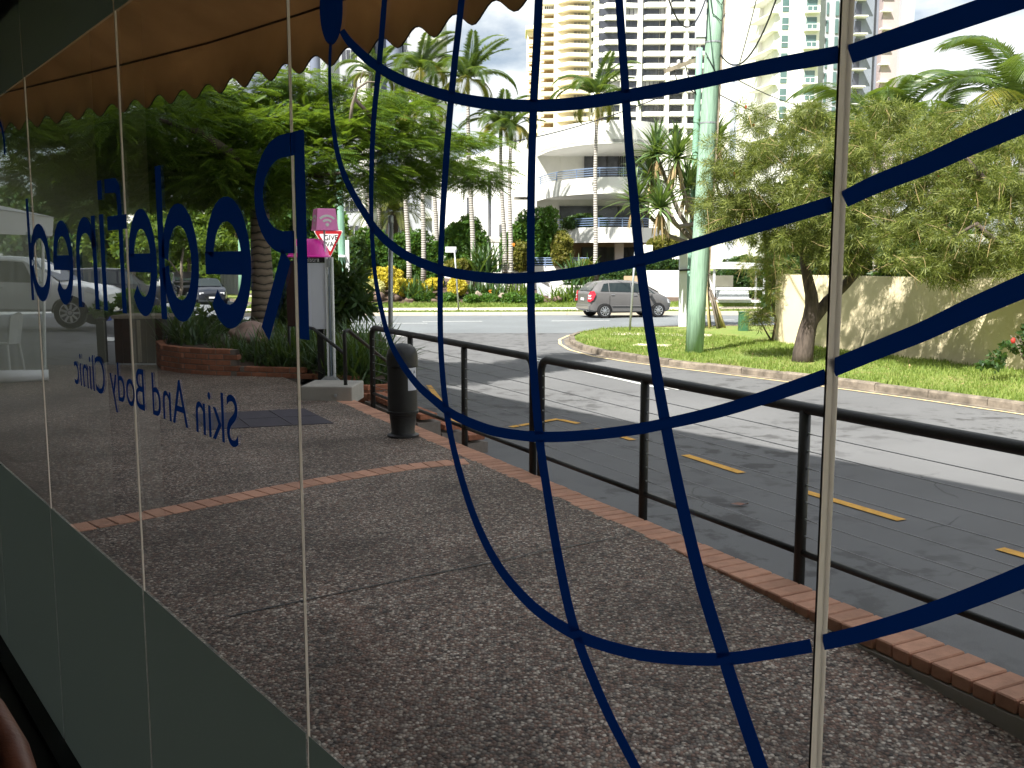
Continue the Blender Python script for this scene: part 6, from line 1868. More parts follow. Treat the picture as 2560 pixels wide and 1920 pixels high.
for (px, py, Y, rx, rz) in [(740, 230, 18, .9, .35), (700, 300, 17, 1.0, .35), (640, 240, 18.5, 1.1, .4), (570, 300, 16.5, 1.1, .4), (500, 260, 17, 1.1, .4), (420, 300, 15.5, 1.0, .38), (330, 320, 15, .9, .36), (240, 310, 16, 1.0, .36), (130, 330, 16, 1.0, .36), (600, 360, 17.5, 1.0, .36), (480, 370, 16.5, 1.0, .36), (380, 400, 17, .9, .36), (280, 400, 18, 1.0, .36), (700, 400, 16.5, .8, .3), (560, 430, 16, .8, .3), (460, 450, 17, .8, .3), (340, 470, 18.5, .9, .34), (200, 420, 18, 1.0, .36), (100, 430, 18.5, 1.0, .36), (730, 470, 16.8, .7, .26), (600, 500, 17, .6, .24), (240, 510, 19, .8, .3), (60, 340, 14.8, .8, .3), (420, 240, 18, 1.2, .35), (170, 260, 17, 1.2, .35), (760, 350, 18.5, .9, .32)]:
    cpx(px, py, Y, rx, rz)
crown('foliage', 'lf_poinciana', [(c[0], c[1], c[2], c[3], c[4], c[5] * .55) for b_ in cl for c in subclumps(b_, 8, .24, .5)], 12000, PINN, pt_, (.6, 1.05), .7, .08, .5)

# ------------------------------------------------------------------ street trees and far greenery
def leafy_tree(label, base, h, clumps, mt, total, proto=SPRIG, sc=(1.2, 2.2), bark='greybark', r=.16, name='street_tree', group=None):
    t = thing(name, label, 'tree', tuple(base), group=group)
    b_ = Vector(base); c0 = Vector(clumps[0][:3])
    m = MB(); m.tube([b_, b_ + (c0 - b_) * .35 + Vector((rng.normal(0, .1), 0, 0)), b_ + (c0 - b_) * .7, c0], [r, r * .8, r * .6, r * .3], 9); m.build('trunk', X[bark], t, smooth=True)
    for c in clumps[1:]:
        m = MB(); s_ = b_ + (c0 - b_) * rng.uniform(.45, .8); e_ = Vector(c[:3]); m.tube([s_, (s_ + e_) / 2 + Vector((0, 0, .15)), e_], [r * .45, r * .28, r * .1], 6); m.build('limb', X[bark], t, smooth=True)
    crown('crown', mt, [k for c in clumps for k in subclumps(c, 9, min(c[3:]) * .3, min(c[3:]) * .6)], total, proto, t, sc)
    return t
for i, (px, py, Y, w, h, mt, lab) in enumerate([(470, 600, 66, 4.2, 3.0, 'lf_street', 'bright green street tree above the parked dark sedan'), (330, 600, 58, 4.5, 2.6, 'lf_street', 'street tree beyond the timber box, crown low over the car park'), (180, 600, 62, 5, 2.8, 'lf_dark', 'dark street tree above the white ute bonnet'), (590, 560, 76, 4.5, 3.2, 'lf_street', 'yellow green street tree behind the ringed trunk'), (60, 560, 70, 5, 4, 'lf_dark', 'dark street tree at the far left behind the marquee'), (690, 520, 72, 4, 4, 'lf_hedge', 'street tree left of the pink kiosk dome'), (420, 480, 90, 7, 5, 'lf_dark', 'tall dark tree far along the street'), (240, 470, 88, 7, 5, 'lf_dark', 'broad dark tree far behind the car park'), (560, 430, 95, 6, 5, 'lf_dark', 'tall dark tree beyond the far power pole')]):
    c = A(px, py, Y)
    leafy_tree(lab, (c.x, Y, -.6), 5, [(c.x, Y, c.z, w * .5, w * .5, h * .5), (c.x - w * .4, Y + .5, c.z - .2, w * .4, w * .4, h * .4), (c.x + w * .4, Y - .5, c.z - .1, w * .4, w * .4, h * .4), (c.x, Y - 1, c.z + h * .3, w * .4, w * .4, h * .35)], mt, 3800, SPRIG, (2.2, 4.2), group='trees along the far street')
for (px, py, Y, rx, rz, mt, lab) in [(120, 680, 74, 4.5, 1.6, 'lf_dark', 'dark hedge behind the car park at far left'), (270, 672, 78, 4.0, 2.0, 'lf_street', 'green hedge behind the black four-wheel drive'), (400, 668, 84, 4.5, 2.2, 'lf_street', 'green hedge behind the silver parked car'), (520, 660, 92, 5, 2.6, 'lf_street', 'tall hedge behind the dark sedan'), (640, 640, 80, 3.5, 3.0, 'lf_hedge', 'leafy hedge behind the ringed trunk across the street'), (760, 600, 60, 2.6, 3.0, 'lf_hedge', 'leafy bush behind the kiosk dome across the street')]:
    c = A(px, py, Y); P0_ = (c.x, Y, max(c.z, rz * .7 - .6), rx, 1.2, rz)
    t = thing('far_hedge', lab, 'hedge', (c.x, Y, -.6))
    crown('leaves', mt, subclumps(P0_, 26, rz * .3, rz * .5), 3200, SPRIG, t, (2.4, 4.2))
# twisted pale-stemmed small tree and agave like shrub in the mid left
c = A(430, 690, 40)
leafy_tree('twisted small tree by the far parked cars', (c.x, 40, -.6), 2.5, [(c.x + .6, 40, 2.6, 1.2, 1.0, .6), (c.x - .8, 40, 2.4, 1.0, 1.0, .5)], 'lf_street', 1500, SPRIG, (1.2, 2.2), r=.09, name='small_tree')

# ------------------------------------------------------------------ strap leaved plants and shrubs
STRAP = strap_proto()
def strap_plant(label, base, n, L, mt='lf_strap', lean=.9, name='strap_plant', cat='plant', group=None, wide=1.0, spread=.12):
    t = thing(name, label, cat, tuple(base), group=group)
    a = rng.uniform(0, 2 * math.pi, n); el = rng.uniform(.25, 1.45, n) * lean
    d = np.column_stack([np.cos(a) * np.cos(el), np.sin(a) * np.cos(el), np.sin(el)])
    p = np.column_stack([base[0] + rng.normal(0, spread, n), base[1] + rng.normal(0, spread, n), np.full(n, base[2] - .02)])
    sv = (np.array(STRAP[0]) * np.array([1, wide, 1])).tolist()
    scatter('leaves', X[mt], (sv, STRAP[1]), frames(p, d, rng.normal(0, .15, n), rng.uniform(.7, 1.25, n) * L / .5), t)
    return t
k = 0
spots = [(440, 850, 15.5, .62), (480, 845, 15.2, .66), (530, 840, 15.6, .5), (560, 880, 14.6, .45), (600, 890, 14.4, .5), (650, 885, 14.3, .55), (700, 890, 14.1, .6), (680, 850, 15.6, .6), (740, 870, 14.2, .7), (770, 860, 14.8, .7), (720, 900, 13.9, .5), (850, 870, 13.8, .75), (880, 880, 13.6, .8), (910, 880, 13.9, .8), (940, 870, 14.3, .8), (960, 900, 13.5, .6), (870, 845, 15.0, .8), (920, 850, 15.3, .8), (900, 905, 13.3, .6), (620, 860, 15.6, .55), (780, 900, 13.8, .5), (840, 905, 13.4, .6)]
wh = ['leftmost on the brick planter beside the road', 'second from the left on the brick planter', 'left of the boulder at the planter back', 'on the planter bricks below the boulder left side', 'just below the middle of the boulder', 'just below the right end of the boulder', 'right of the boulder under the R leg', 'behind the boulder beside the ringed trunk', 'left of the kiosk side panel', 'behind the kiosk side panel', 'low behind the two course bricks', 'right of the kiosk post above the plinth', 'middle of the clump row behind the stair handrail', 'behind the stair handrail left of the grey pole', 'behind the grey pole foot', 'right end by the litter bin above the stepped bricks', 'back left of the kiosk post row', 'back right of the kiosk post row', 'low above the stepped bricks', 'close left of the ringed trunk foot', 'left of the kiosk pedestal foot', 'low between the kiosk post and the handrail post']
for i, (px, py, Y, L) in enumerate(spots):
    q = A(px, py, Y); zb_ = .3 if px < 560 else (.12 if px < 800 else -.05)
    strap_plant('dark green strappy clump ' + wh[i], (q.x, Y, zb_), 90, L * 1.1, group='strappy clumps in the planter')
strap_plant('grey green agave like clump on the island left of the parked cars', (A(345, 735, 33).x, 33, -.4), 60, 1.1, 'lf_strap', 1.1, 'agave', wide=2.5)
# broad leaved shrub behind the kiosk
def shrub(label, clumps, mt, total, proto=SPRIG, sc=(.8, 1.4), name='shrub', cat='shrub', stem=True, group=None, n=7):
    c0 = clumps[0]; base = (c0[0], c0[1], c0[2] - c0[5])
    t = thing(name, label, cat, base, group=group)
    if stem:
        m = MB()
        for s_ in range(4):
            e_ = Vector((c0[0] + rng.normal(0, c0[3] * .4), c0[1] + rng.normal(0, c0[4] * .4), c0[2] + c0[5] * .5)); m.tube([base, (Vector(base) + e_) / 2 + Vector((.03, 0, 0)), e_], [.03, .02, .008], 5)
        m.build('stems', X['greybark'], t)
    crown('leaves', mt, [k_ for c in clumps for k_ in subclumps(c, n, min(c[3:]) * .35, min(c[3:]) * .65)], total, proto, t, sc)
    return t
q = A(862, 715, 18); shrub('dark broad leaved shrub reaching past the kiosk post', [(q.x, 18, .95, .32, .3, .42), (q.x - .3, 18, .5, .35, .3, .5)], 'lf_dark', 260, sprig(5, .30, .07), (.8, 1.2))
q = A(700, 700, 21); shrub('dark leafy shrub behind the ringed trunk', [(q.x + .2, 21, .8, .5, .5, 1.0)], 'lf_dark', 600, sprig(5, .24, .07), (.8, 1.2))
q = A(540, 780, 18.5); shrub('dark sparse leafy shrub left of the ringed trunk', [(q.x, 18.5, .42, .5, .4, .34)], 'lf_dark', 170, sprig(5, .22, .06), (.8, 1.2))
q = A(395, 775, 25.5); shrub('low green shrub behind the timber box', [(q.x, 24, .35, .9, .5, .4)], 'lf_hedge', 500)
q = A(440, 740, 32); shrub('low green shrubs on the island before the parked cars', [(q.x, 32, -.1, .9, .6, .5), (q.x - 1.5, 32.5, .0, .9, .6, .5)], 'lf_street', 800)
rk = thing('boulder', 'rounded pinkish brown boulder half hidden among the planter clumps', 'boulder', tuple(A(620, 860, 15.0)))
q = A(622, 838, 15.0)
def rock_mesh(m, c, r3, seed, n=12):
    rr = random.Random(seed); ph = [rr.uniform(0, 6) for _ in range(6)]
    rows = []
    for i in range(n + 1):
        th = math.pi * i / n; row = []
        for j in range(2 * n + 1):
            a = math.pi * j / n
            d = Vector((math.sin(th) * math.cos(a), math.sin(th) * math.sin(a), math.cos(th)))
            f_ = 1 + .14 * math.sin(3 * d.x + ph[0]) + .12 * math.sin(4 * d.y + ph[1]) + .10 * math.sin(5 * d.z + 3 * d.x + ph[2])
            row.append((c[0] + d.x * r3[0] * f_, c[1] + d.y * r3[1] * f_, c[2] + d.z * r3[2] * f_))
        rows.append(row)
    m.sheet(rows)
m = MB(); rock_mesh(m, q, (.34, .26, .17), 4); m.build('stone', X['pinkrock'], rk, smooth=True)

# garden across the street: hedges, golden shrubs, rocks
def gshrub(label, px0, px1, py0, py1, Y, mt, total, sc=(.8, 1.4), proto=SPRIG, n=10, dep=.7, name='shrub'):
    a_, c_ = A(px0, py0, Y), A(px1, py1, Y)
    hx, hz_ = abs(c_.x - a_.x) / 2, abs(a_.z - c_.z) / 2
    cx_, cz_ = (a_.x + c_.x) / 2, (a_.z + c_.z) / 2
    t = thing(name, label, 'hedge' if name == 'hedge' else 'shrub', (cx_, Y, cz_ - hz_))
    m = MB()
    for s_ in range(5):
        e_ = Vector((cx_ + rng.normal(0, hx * .4), Y + rng.normal(0, .1), cz_ + hz_ * .4)); m.tube([(cx_ + rng.normal(0, hx * .3), Y, cz_ - hz_ - .1), e_], [.03, .012], 5)
    m.build('stems', X['greybark'], t)
    r_ = min(hx, hz_)
    cl_ = [(cx_, Y, cz_, hx * .92, dep * .9, hz_ * .95), (cx_ - hx * .3, Y, cz_ - hz_ * .2, hx * .7, dep * .8, hz_ * .8), (cx_ + hx * .3, Y, cz_ - hz_ * .2, hx * .7, dep * .8, hz_ * .8)]
    for k_ in range(n):
        a = rng.uniform(0, 6.28); q_ = rng.uniform(.4, .95)
        cl_.append((cx_ + math.cos(a) * hx * q_, Y - rng.uniform(0, dep * .6), cz_ + math.sin(a) * hz_ * q_, r_ * rng.uniform(.22, .4), .35, r_ * rng.uniform(.18, .34)))
    crown('leaves', mt, cl_, int(total * 1.6), proto, t, sc)
    return t
gshrub('clipped green hedge behind the left palms', 860, 1000, 575, 740, 53, 'lf_hedge', 6500, n=26, name='hedge')
gshrub('tall green hedge between the palm trunks', 975, 1112, 570, 735, 53.5, 'lf_hedge', 6500, n=26, name='hedge')
gshrub('darker hedge at the left end of the garden', 855, 920, 590, 690, 51.5, 'lf_dark', 2200, n=14, name='hedge')
gshrub('rounded green bush right of the middle palms', 1108, 1228, 545, 690, 53, 'lf_hedge', 3600, n=16)
gshrub('large green bush in front of the balconies', 1268, 1405, 512, 690, 53, 'lf_hedge', 4600, n=18)
gshrub('olive yellow bush beside the large green bush', 1380, 1430, 575, 665, 52.4, 'lf_olive', 1500, n=9)
gshrub('olive bush with orange flowers at the palm foot', 1270, 1330, 600, 680, 51.8, 'lf_olive', 1500, n=9)
gshrub('golden shrub tier below the left hedge', 915, 1005, 668, 722, 49.5, 'lf_yellow', 1800, n=14)
gshrub('low golden shrub at the left rocks', 868, 915, 690, 730, 49, 'lf_yellow', 700, n=8)
gshrub('cream variegated shrub between the golden shrubs', 912, 960, 700, 735, 48.6, 'lf_variegated', 800, n=8)
gshrub('clipped golden hedge at the palm trunks', 985, 1060, 700, 738, 48.6, 'lf_yellow', 1500, n=12)
gshrub('clipped golden hedge right of the ribbed trunk', 1065, 1105, 697, 722, 49, 'lf_yellow', 700, n=8)
gshrub('golden round shrub beside the blade sign pole', 1122, 1165, 693, 735, 48.4, 'lf_yellow', 900, n=9)
gshrub('yellow green shrub below the round bush', 1110, 1180, 650, 680, 50.5, 'lf_olive', 1100, n=10)
gshrub('golden shrub left of the far power pole', 838, 850, 715, 732, 47.5, 'lf_yellow', 250, n=4)
gshrub('yellow flowering bush above the boundary wall', 1618, 1715, 590, 625, 51, 'lf_olive', 1900, n=12)
gshrub('dark hedge over the boundary wall', 1560, 1715, 640, 685, 51, 'lf_dark', 1900, n=14)
gshrub('round palm like bush on the terrace wall', 1430, 1490, 650, 700, 50.8, 'lf_olive', 900, n=8)
gshrub('dark bush behind the hatchback roof', 1500, 1590, 660, 720, 50.5, 'lf_dark', 1500, n=10)
gshrub('dark hedge behind the bus shelter', 1770, 2000, 640, 752, 49.5, 'lf_dark', 4200, n=26, name='hedge')
gshrub('dark green planting on the second balcony', 1400, 1520, 535, 575, 55.5, 'lf_dark', 1300, n=12)
for i, (px, py, w, Y) in enumerate([(1060, 748, 40, 48), (1120, 748, 36, 47.7), (1220, 750, 45, 47.7), (1280, 748, 40, 47.6), (1330, 750, 40, 47.5), (1180, 752, 30, 47.4), (890, 735, 34, 48)]):
    lab = ['low green groundcover mound left of the blade sign', 'low green groundcover at the blade sign foot', 'flowering groundcover mound right of the pale rocks', 'groundcover mound below the right palms', 'groundcover mound beside the white ramp', 'small groundcover tuft among the pale rocks', 'grey green groundcover by the dark rocks'][i]
    gshrub(lab, px - w / 2 * 1.3, px + w / 2 * 1.3, py - 14, py + 10, Y, 'lf_hedge' if i != 6 else 'lf_street', 700, (.8, 1.3), n=8)
for i, (px, py, Y, lab) in enumerate([(1195, 735, 48.6, 'grassy clump left of the right palms'), (1235, 730, 48.8, 'grassy clump at the foot of the right palms'), (1300, 735, 48.4, 'bright grassy clump right of the palms'), (1040, 725, 47.8, 'arching clump between the golden hedges'), (905, 700, 49.2, 'green arching clump by the left golden shrub'), (1210, 660, 50, 'dark cycad clump behind the right palms'), (1455, 735, 48.2, 'spiky clump behind the hatchback'), (1405, 742, 48, 'small spiky clump by the planter wall'), (1440, 690, 48.9, 'cycad clump above the planter wall')]):
    q = A(px, py + 20, Y); strap_plant(lab, (q.x, Y, q.z), 110, 1.15 if 'cycad' not in lab else 1.6, 'lf_strap' if i not in (2, 7) else 'lf_street', 1.05, 'garden_clump', wide=1.8, spread=.3)
rocks = [(935, 742, 26, 'rock', 'large dark rock under the golden shrubs'), (985, 745, 18, 'rock', 'dark rock right of the large dark rock'), (1025, 750, 14, 'rock', 'small brown rock at the garden edge'), (835, 738, 16, 'rock', 'dark rock left of the far power pole'), (1178, 750, 12, 'palerock', 'low pale rock left of the standing rock'), (1197, 742, 11, 'palerock', 'upright pale rock in the garden edge'), (1242, 754, 10, 'rock', 'small brown rock right of the standing rock'), (1258, 741, 13, 'palerock', 'pale round rock below the right palms'), (1395, 748, 14, 'rock', 'dark rock by the planter wall'), (1085, 752, 10, 'rock', 'small dark rock at the groundcover'), (900, 742, 12, 'palerock', 'pale rock left of the large dark rock'), (1350, 755, 9, 'rock', 'brown rock beside the white ramp')]
for i, (px, py, w, mt, lab) in enumerate(rocks):
    q = A(px, py, 47.6); t = thing('garden_rock', lab, 'rock', tuple(q), group='garden rocks')
    s_ = w / 50.
    m = MB(); rock_mesh(m, (q.x, 47.6, q.z), (s_, s_ * .8, s_ * (.55 if 'upright' not in lab else 1.4)), i, 8); m.build('stone', X[mt], t, smooth=True)
for i, (px, py) in enumerate([(1226, 729), (1283, 612)]):
    q = A(px, py, 47.4); t = thing('flower', ['orange flower on the groundcover mound', 'orange flower on the olive bush', 'red flower beside the standing rock', 'orange flower in the bright clump'][i], 'flower', tuple(q))
    crown('petals', 'lf_yellow' if i else 'lf_olive', [(q.x, q.y, q.z, .07, .06, .05)], 8, SPRIG, t, (.5, .7))
    t.children[0].data.materials[0] = X['flower_orange'] if i != 2 else X['flower_red']

# ------------------------------------------------------------------ palms
def frond_mesh(L=2.8, n=26, ll=.66, lw=.085, arch=.9, vshape=.35, mt='lf_palm', lean=0.0, hang=.4):
    v, f = [], []
    pts = []
    a = .95; p = Vector((0, 0, 0)); st_ = L / n
    for i in range(n + 1):
        pts.append(p.copy()); t = i / n
        a = .95 - arch * (t ** 1.25) * 1.9
        p = p + Vector((math.cos(a), 0, math.sin(a))) * st_
    # rachis
    for i in range(n):
        w = .035 * (1 - i / n) + .006; k = len(v)
        v += [pts[i] + Vector((0, -w, 0)), pts[i] + Vector((0, w, 0)), pts[i + 1] + Vector((0, w * .9, 0)), pts[i + 1] + Vector((0, -w * .9, 0))]; f.append((k, k + 1, k + 2, k + 3))
    for i in range(3, n + 1):
        t = i / n; d = (pts[min(i + 1, n)] - pts[i - 1]).normalized(); up = Vector((-d.z, 0, d.x))
        s_ = ll * (math.sin(math.pi * (.12 + .80 * t)) ** .7)
        for sg in (-1, 1):
            for h_ in (0, .5):
                dd = d * (.55 + .5 * t) + Vector((0, sg, 0)) + up * vshape
                quad_leaf(v, f, pts[i] - d * st_ * h_, dd, d + up * .2, s_ * random.uniform(.88, 1.08), lw, hang * s_)
    m = MB(); m.v, m.f = [tuple(p) for p in v], f
    return mesh_of(m, X[mt])
FR = {'a': frond_mesh(), 'b': frond_mesh(2.6, 24, .66, .085, 1.1, .2), 'c': frond_mesh(2.4, 24, .62, .08, .5, .5), 'old': frond_mesh(2.3, 22, .64, .075, 1.35, -.1, 'lf_palmold', 0, .5),
      'date': frond_mesh(3.3, 34, .5, .06, .85, .3, 'lf_date', 0, .05), 'big': frond_mesh(3.6, 34, .85, .055, 1.05, .1, 'lf_palm', 0, .45), 'bigy': frond_mesh(3.3, 34, .8, .055, 1.25, .0, 'lf_palmold', 0, .5)}
def palm(label, base, top, r0=.13, r1=.085, fr=('a', 'b', 'c'), nf=15, sc=1.0, old=3, shaft=True, flower=False, name='palm_tree', group='palms in the garden across the street', el=(-.35, .75), trunk='palmtrunk', only=None):
    t = thing(name, label, 'palm tree', tuple(base), group=group)
    b_, e_ = Vector(base), Vector(top)
    pts = [b_ + (e_ - b_) * i / 6 + Vector((.05 * math.sin(i * 1.1), 0, 0)) * (0 < i < 6) for i in range(7)]
    m = MB(); m.tube(pts, [r0 * 1.25] + [r0 + (r1 - r0) * i / 5 for i in range(6)], 10); m.build('trunk', X[trunk], t, smooth=True)
    if shaft:
        m = MB(); m.tube([e_, e_ + Vector((0, 0, .35)), e_ + Vector((0, 0, .75))], [r1 * 1.3, r1 * 1.15, r1 * .6], 10); m.build('crownshaft', X['lf_palm'], t, smooth=True)
        top_ = e_ + Vector((0, 0, .55))
    else: top_ = e_
    for i in range(nf):
        f_ = i / max(1, nf - 1)
        elev = el[1] + (el[0] - el[1]) * f_ + rng.normal(0, .08); az = i * 2.399 + rng.uniform(-.25, .25)
        if only and not only(az): continue
        key = fr[i % len(fr)] if i < nf - old else ('old' if 'old' in FR and fr[0] != 'date' else fr[0])
        if fr[0] == 'big' and i >= nf - old: key = 'bigy'
        o = bpy.data.objects.new('frond', FR[key]); COL.objects.link(o); o.parent = t
        o.location = top_ - b_
        o.rotation_euler = (rng.normal(0, .12), -elev + .25, az); o.rotation_mode = 'XYZ'
        s_ = sc * rng.uniform(.85, 1.1); o.scale = (s_, s_, s_)
    if flower:
        v, f = [], []
        for i in range(90):
            a = rng.uniform(0, 6.28); rr = rng.uniform(.1, .55)
            quad_leaf(v, f, (rr * .3 * math.cos(a), rr * .3 * math.sin(a), 0), (math.cos(a) * rr, math.sin(a) * rr, -1.2), (-math.sin(a), math.cos(a), 0), rng.uniform(.5, 1.0), .035)
        m = MB(); m.v, m.f = [(p[0] + e_.x, p[1] + e_.y, p[2] + e_.z - .1) for p in v], f; m.build('flower_spray', X['flower_straw'], t)
    return t
def px_palm(label, pxb, pyb, pxt, pyt, Y, **kw):
    b_ = A(pxb, pyb, Y); e_ = A(pxt, pyt, Y); return palm(label, (b_.x, Y, b_.z), (e_.x, Y, e_.z), **kw)
px_palm('tall palm with straw flower spray in front of the curved balconies', 1485, 745, 1493, 268, 50.5, flower=True, nf=17, r0=.12)
px_palm('tallest palm of the group, left of the beige tower', 1184, 745, 1170, 228, 51.5, nf=18, sc=1.12, r0=.14)
px_palm('tall palm second from the left under the awning edge', 1058, 735, 1054, 205, 52, nf=16, sc=1.0)
px_palm('palm at the left of the group, crown against the grey block', 909, 725, 935, 215, 54, nf=15, sc=.95, r0=.12)
px_palm('shorter palm crossing before the white wing', 1262, 700, 1252, 345, 51, nf=14, sc=.95)
px_palm('slim palm with loose skirt beside the shorter palm', 1274, 740, 1277, 352, 50.2, nf=12, sc=.8)
px_palm('slender palm trunk behind the curved globe line', 949, 640, 940, 330, 56, nf=12, sc=.85)
px_palm('pale ribbed palm trunk left of the golden hedge', 1023, 735, 1009, 330, 49.5, nf=13, sc=.9, r0=.13)
px_palm('leaning pale palm trunk right of the clipped hedge', 1092, 660, 1080, 300, 55, nf=13, sc=.9)
px_palm('ringed palm standing close to the slender trunk', 1010, 590, 1004, 300, 58, nf=12, sc=.9)
b_ = A(975, 620, 57); e_ = A(985, 530, 57)
palm('wide date palm with arching fronds between the trunks', (b_.x, 57, .2), tuple(e_), .32, .36, ('date',), 54, 1.0, 0, False, el=(-.7, 1.1), trunk='bark', name='date_palm')
# palms behind the cream wall
b_ = A(2195, 660, 29); e_ = A(2195, 400, 29)
palm('arching palm behind the bottlebrush, left of the house', (b_.x, 29, -.6), tuple(e_), .12, .1, ('big',), 13, 1.0, 3, True, group='palms behind the garden wall', el=(-.1, .95))
b_ = A(2330, 660, 28.5); e_ = A(2330, 420, 28.5)
palm('arching palm rising in the middle behind the garden wall', (b_.x, 28.5, -.6), tuple(e_), .12, .1, ('big',), 12, .95, 3, True, group='palms behind the garden wall', el=(-.1, .95))
b_ = A(2570, 660, 27); e_ = A(2560, 330, 27)
palm('tall palm behind the garden wall at the right edge', (b_.x, 27, -.6), tuple(e_), .12, .1, ('big',), 16, 1.05, 4, True, group='palms behind the garden wall', el=(-.3, .95))

# ------------------------------------------------------------------ pandanus
pb_ = G(1772, 818, VERGE)
pd = thing('pandanus_tree', 'pandanus with stilt roots and spiky heads beside the thick green pole', 'pandanus', tuple(pb_))
Yp = pb_.y
tp = [A(1768, 745, Yp), A(1762, 680, Yp), A(1752, 620, Yp), A(1740, 560, Yp)]
m = MB(); m.tube(tp, [.16, .13, .11, .10], 9); m.build('trunk', X['greybark'], pd, smooth=True)
for i in range(13):
    a = 2 * math.pi * i / 13 + .2; rr = rng.uniform(.25, .62); s_ = A(1766, rng.uniform(690, 745), Yp)
    m = MB(); m.tube([s_, s_ + Vector((math.cos(a) * rr * .6, math.sin(a) * rr * .6, -.45)), (pb_.x + math.cos(a) * rr, pb_.y + math.sin(a) * rr, VERGE - .05)], [.045, .04, .045], 6); m.build('stilt_root', X['flower_straw'] if i % 3 == 0 else X['greybark'], pd, smooth=True)
heads = [(1640, 385, 0), (1690, 395, -1), (1590, 505, -.5), (1650, 520, -1.2), (1718, 470, .6), (1790, 350, 1), (1625, 445, .4), (1785, 440, 1.2)]
for i, (px, py, dy) in enumerate(heads):
    h_ = A(px, py, Yp + dy); s_ = tp[2 + (i % 2)]
    mid = (s_ + h_) / 2 + Vector((0, 0, -.35 if px < 1700 else -.1))
    m = MB(); m.tube([s_, mid, h_], [.085, .075, .06], 8); m.build('branch', X['greybark'], pd, smooth=True)
    n = 120
    a = rng.uniform(0, 6.28, n); el = rng.uniform(-.5, 1.45, n)
    d = np.column_stack([np.cos(a) * np.cos(el), np.sin(a) * np.cos(el), np.sin(el)])
    pp = np.tile(np.array(h_), (n, 1)) + d * .05
    sv = strap_proto(1.25, .10, .6, 5)
    g = scatter('leaf_rosette', X['lf_pandan'], sv, frames(pp, d, rng.normal(0, .2, n), rng.uniform(.75, 1.2, n)), pd)
    n = 26; a = rng.uniform(0, 6.28, n); d = np.column_stack([np.cos(a) * .35, np.sin(a) * .35, np.full(n, -1.)])
    scatter('dry_leaves', X['lf_dry'], sv, frames(np.tile(np.array(h_) - [0, 0, .1], (n, 1)), d, rng.normal(0, .3, n), rng.uniform(.6, 1.0, n)), pd)

# ------------------------------------------------------------------ bottlebrush trees in front of the cream wall
def bottlebrush(label, base, stems, clumps, total, name='bottlebrush_tree', flowers=3):
    t = thing(name, label, 'tree', tuple(base), group='bottlebrush trees on the verge')
    for i, (pts, r0, r1) in enumerate(stems):
        m = MB(); limb(m, pts, r0, r1, 10); m.build('trunk' if i == 0 else 'limb', X['bark'], t, smooth=True)
    sub = [k_ for c in clumps for k_ in subclumps((c[0], c[1], c[2], c[3] * 1.15, c[4] * 1.15, c[5] * 1.25), 13, .10, .27)]
    crown('foliage', 'lf_bottle', sub, total, TUFT, t, (.9, 1.7), .2, .25, .55)
    n = total // 14
    p, d = blob_points(sub, n); d = d * .5 + np.array([0, 0, -.5]) + rng.normal(0, .5, d.shape)
    tw = ([(0, -.004, 0), (0, .004, 0), (.22, .0045, -.02), (.45, .002, -.09), (.45, -.002, -.09), (.22, -.0045, -.02)], [(0, 1, 2, 5), (5, 2, 3, 4)])
    scatter('twigs', X['lf_dry'], tw, frames(p, d, rng.uniform(-3, 3, len(p)), rng.uniform(.6, 1.4, len(p))), t)
    if flowers:
        p, d = blob_points(sub, flowers * 6); p = p[::6]; d = d[::6]
        for q in p[:flowers]:
            m = MB(); m.lathe([(.008, 0), (.022, .01), (.022, .07), (.008, .08)], q, 8); m.build('flower_brush', X['flower_red'], t)
    return t
bb_ = G(2005, 903, VERGE); Yb_ = bb_.y
def cl_px(lst): return [tuple(A(px, py, Y)) + (rx, rx, rz) for px, py, Y, rx, rz in lst]
fk = A(2025, 800, Yb_)
bottlebrush('leaning dark trunked bottlebrush tree with forked stem, left of the glass joint', bb_,
    [([bb_ + Vector((0, 0, -.1)), A(2008, 880, Yb_), A(2013, 850, Yb_), A(2019, 822, Yb_), A(2026, 795, Yb_), A(2030, 765, Yb_), A(2028, 735, Yb_), A(2020, 700, Yb_), A(2012, 660, Yb_), A(2006, 610, Yb_), A(2000, 560, Yb_), A(1960, 480, Yb_)], .25, .05), ([A(2012, 850, Yb_), A(2032, 800, Yb_), A(2070, 752, Yb_), A(2110, 715, Yb_), A(2160, 660, Yb_ - .2), A(2200, 590, Yb_ - .3), A(2262, 530, Yb_ - .3), A(2330, 480, Yb_)], .16, .05), ([A(2008, 640, Yb_), A(2060, 560, Yb_ + .3), A(2080, 470, Yb_)], .07, .03), ([A(2262, 530, Yb_ - .3), A(2350, 560, Yb_ - .6), A(2440, 600, Yb_ - 1)], .05, .02)],
    cl_px([(1880, 380, 21.5, .95, .75), (1840, 470, 21.2, .75, .6), (1960, 330, 22, .9, .7), (1940, 440, 21, .95, .75), (2040, 380, 22, 1.0, .8), (2050, 500, 21, .95, .7), (1960, 540, 21, .85, .6), (1860, 560, 21.2, .6, .45), (2130, 330, 22, .9, .7), (2160, 430, 21, 1.0, .8), (2170, 550, 20.6, .85, .55), (2080, 600, 20.8, .6, .4), (1800, 530, 21.5, .45, .4), (1985, 610, 21, .5, .35), (2230, 340, 22, .8, .6), (2110, 640, 20.8, .35, .35)]), 7600)
b2_ = Vector((A(2470, 905, 19.5).x + .9, 19.2, VERGE))
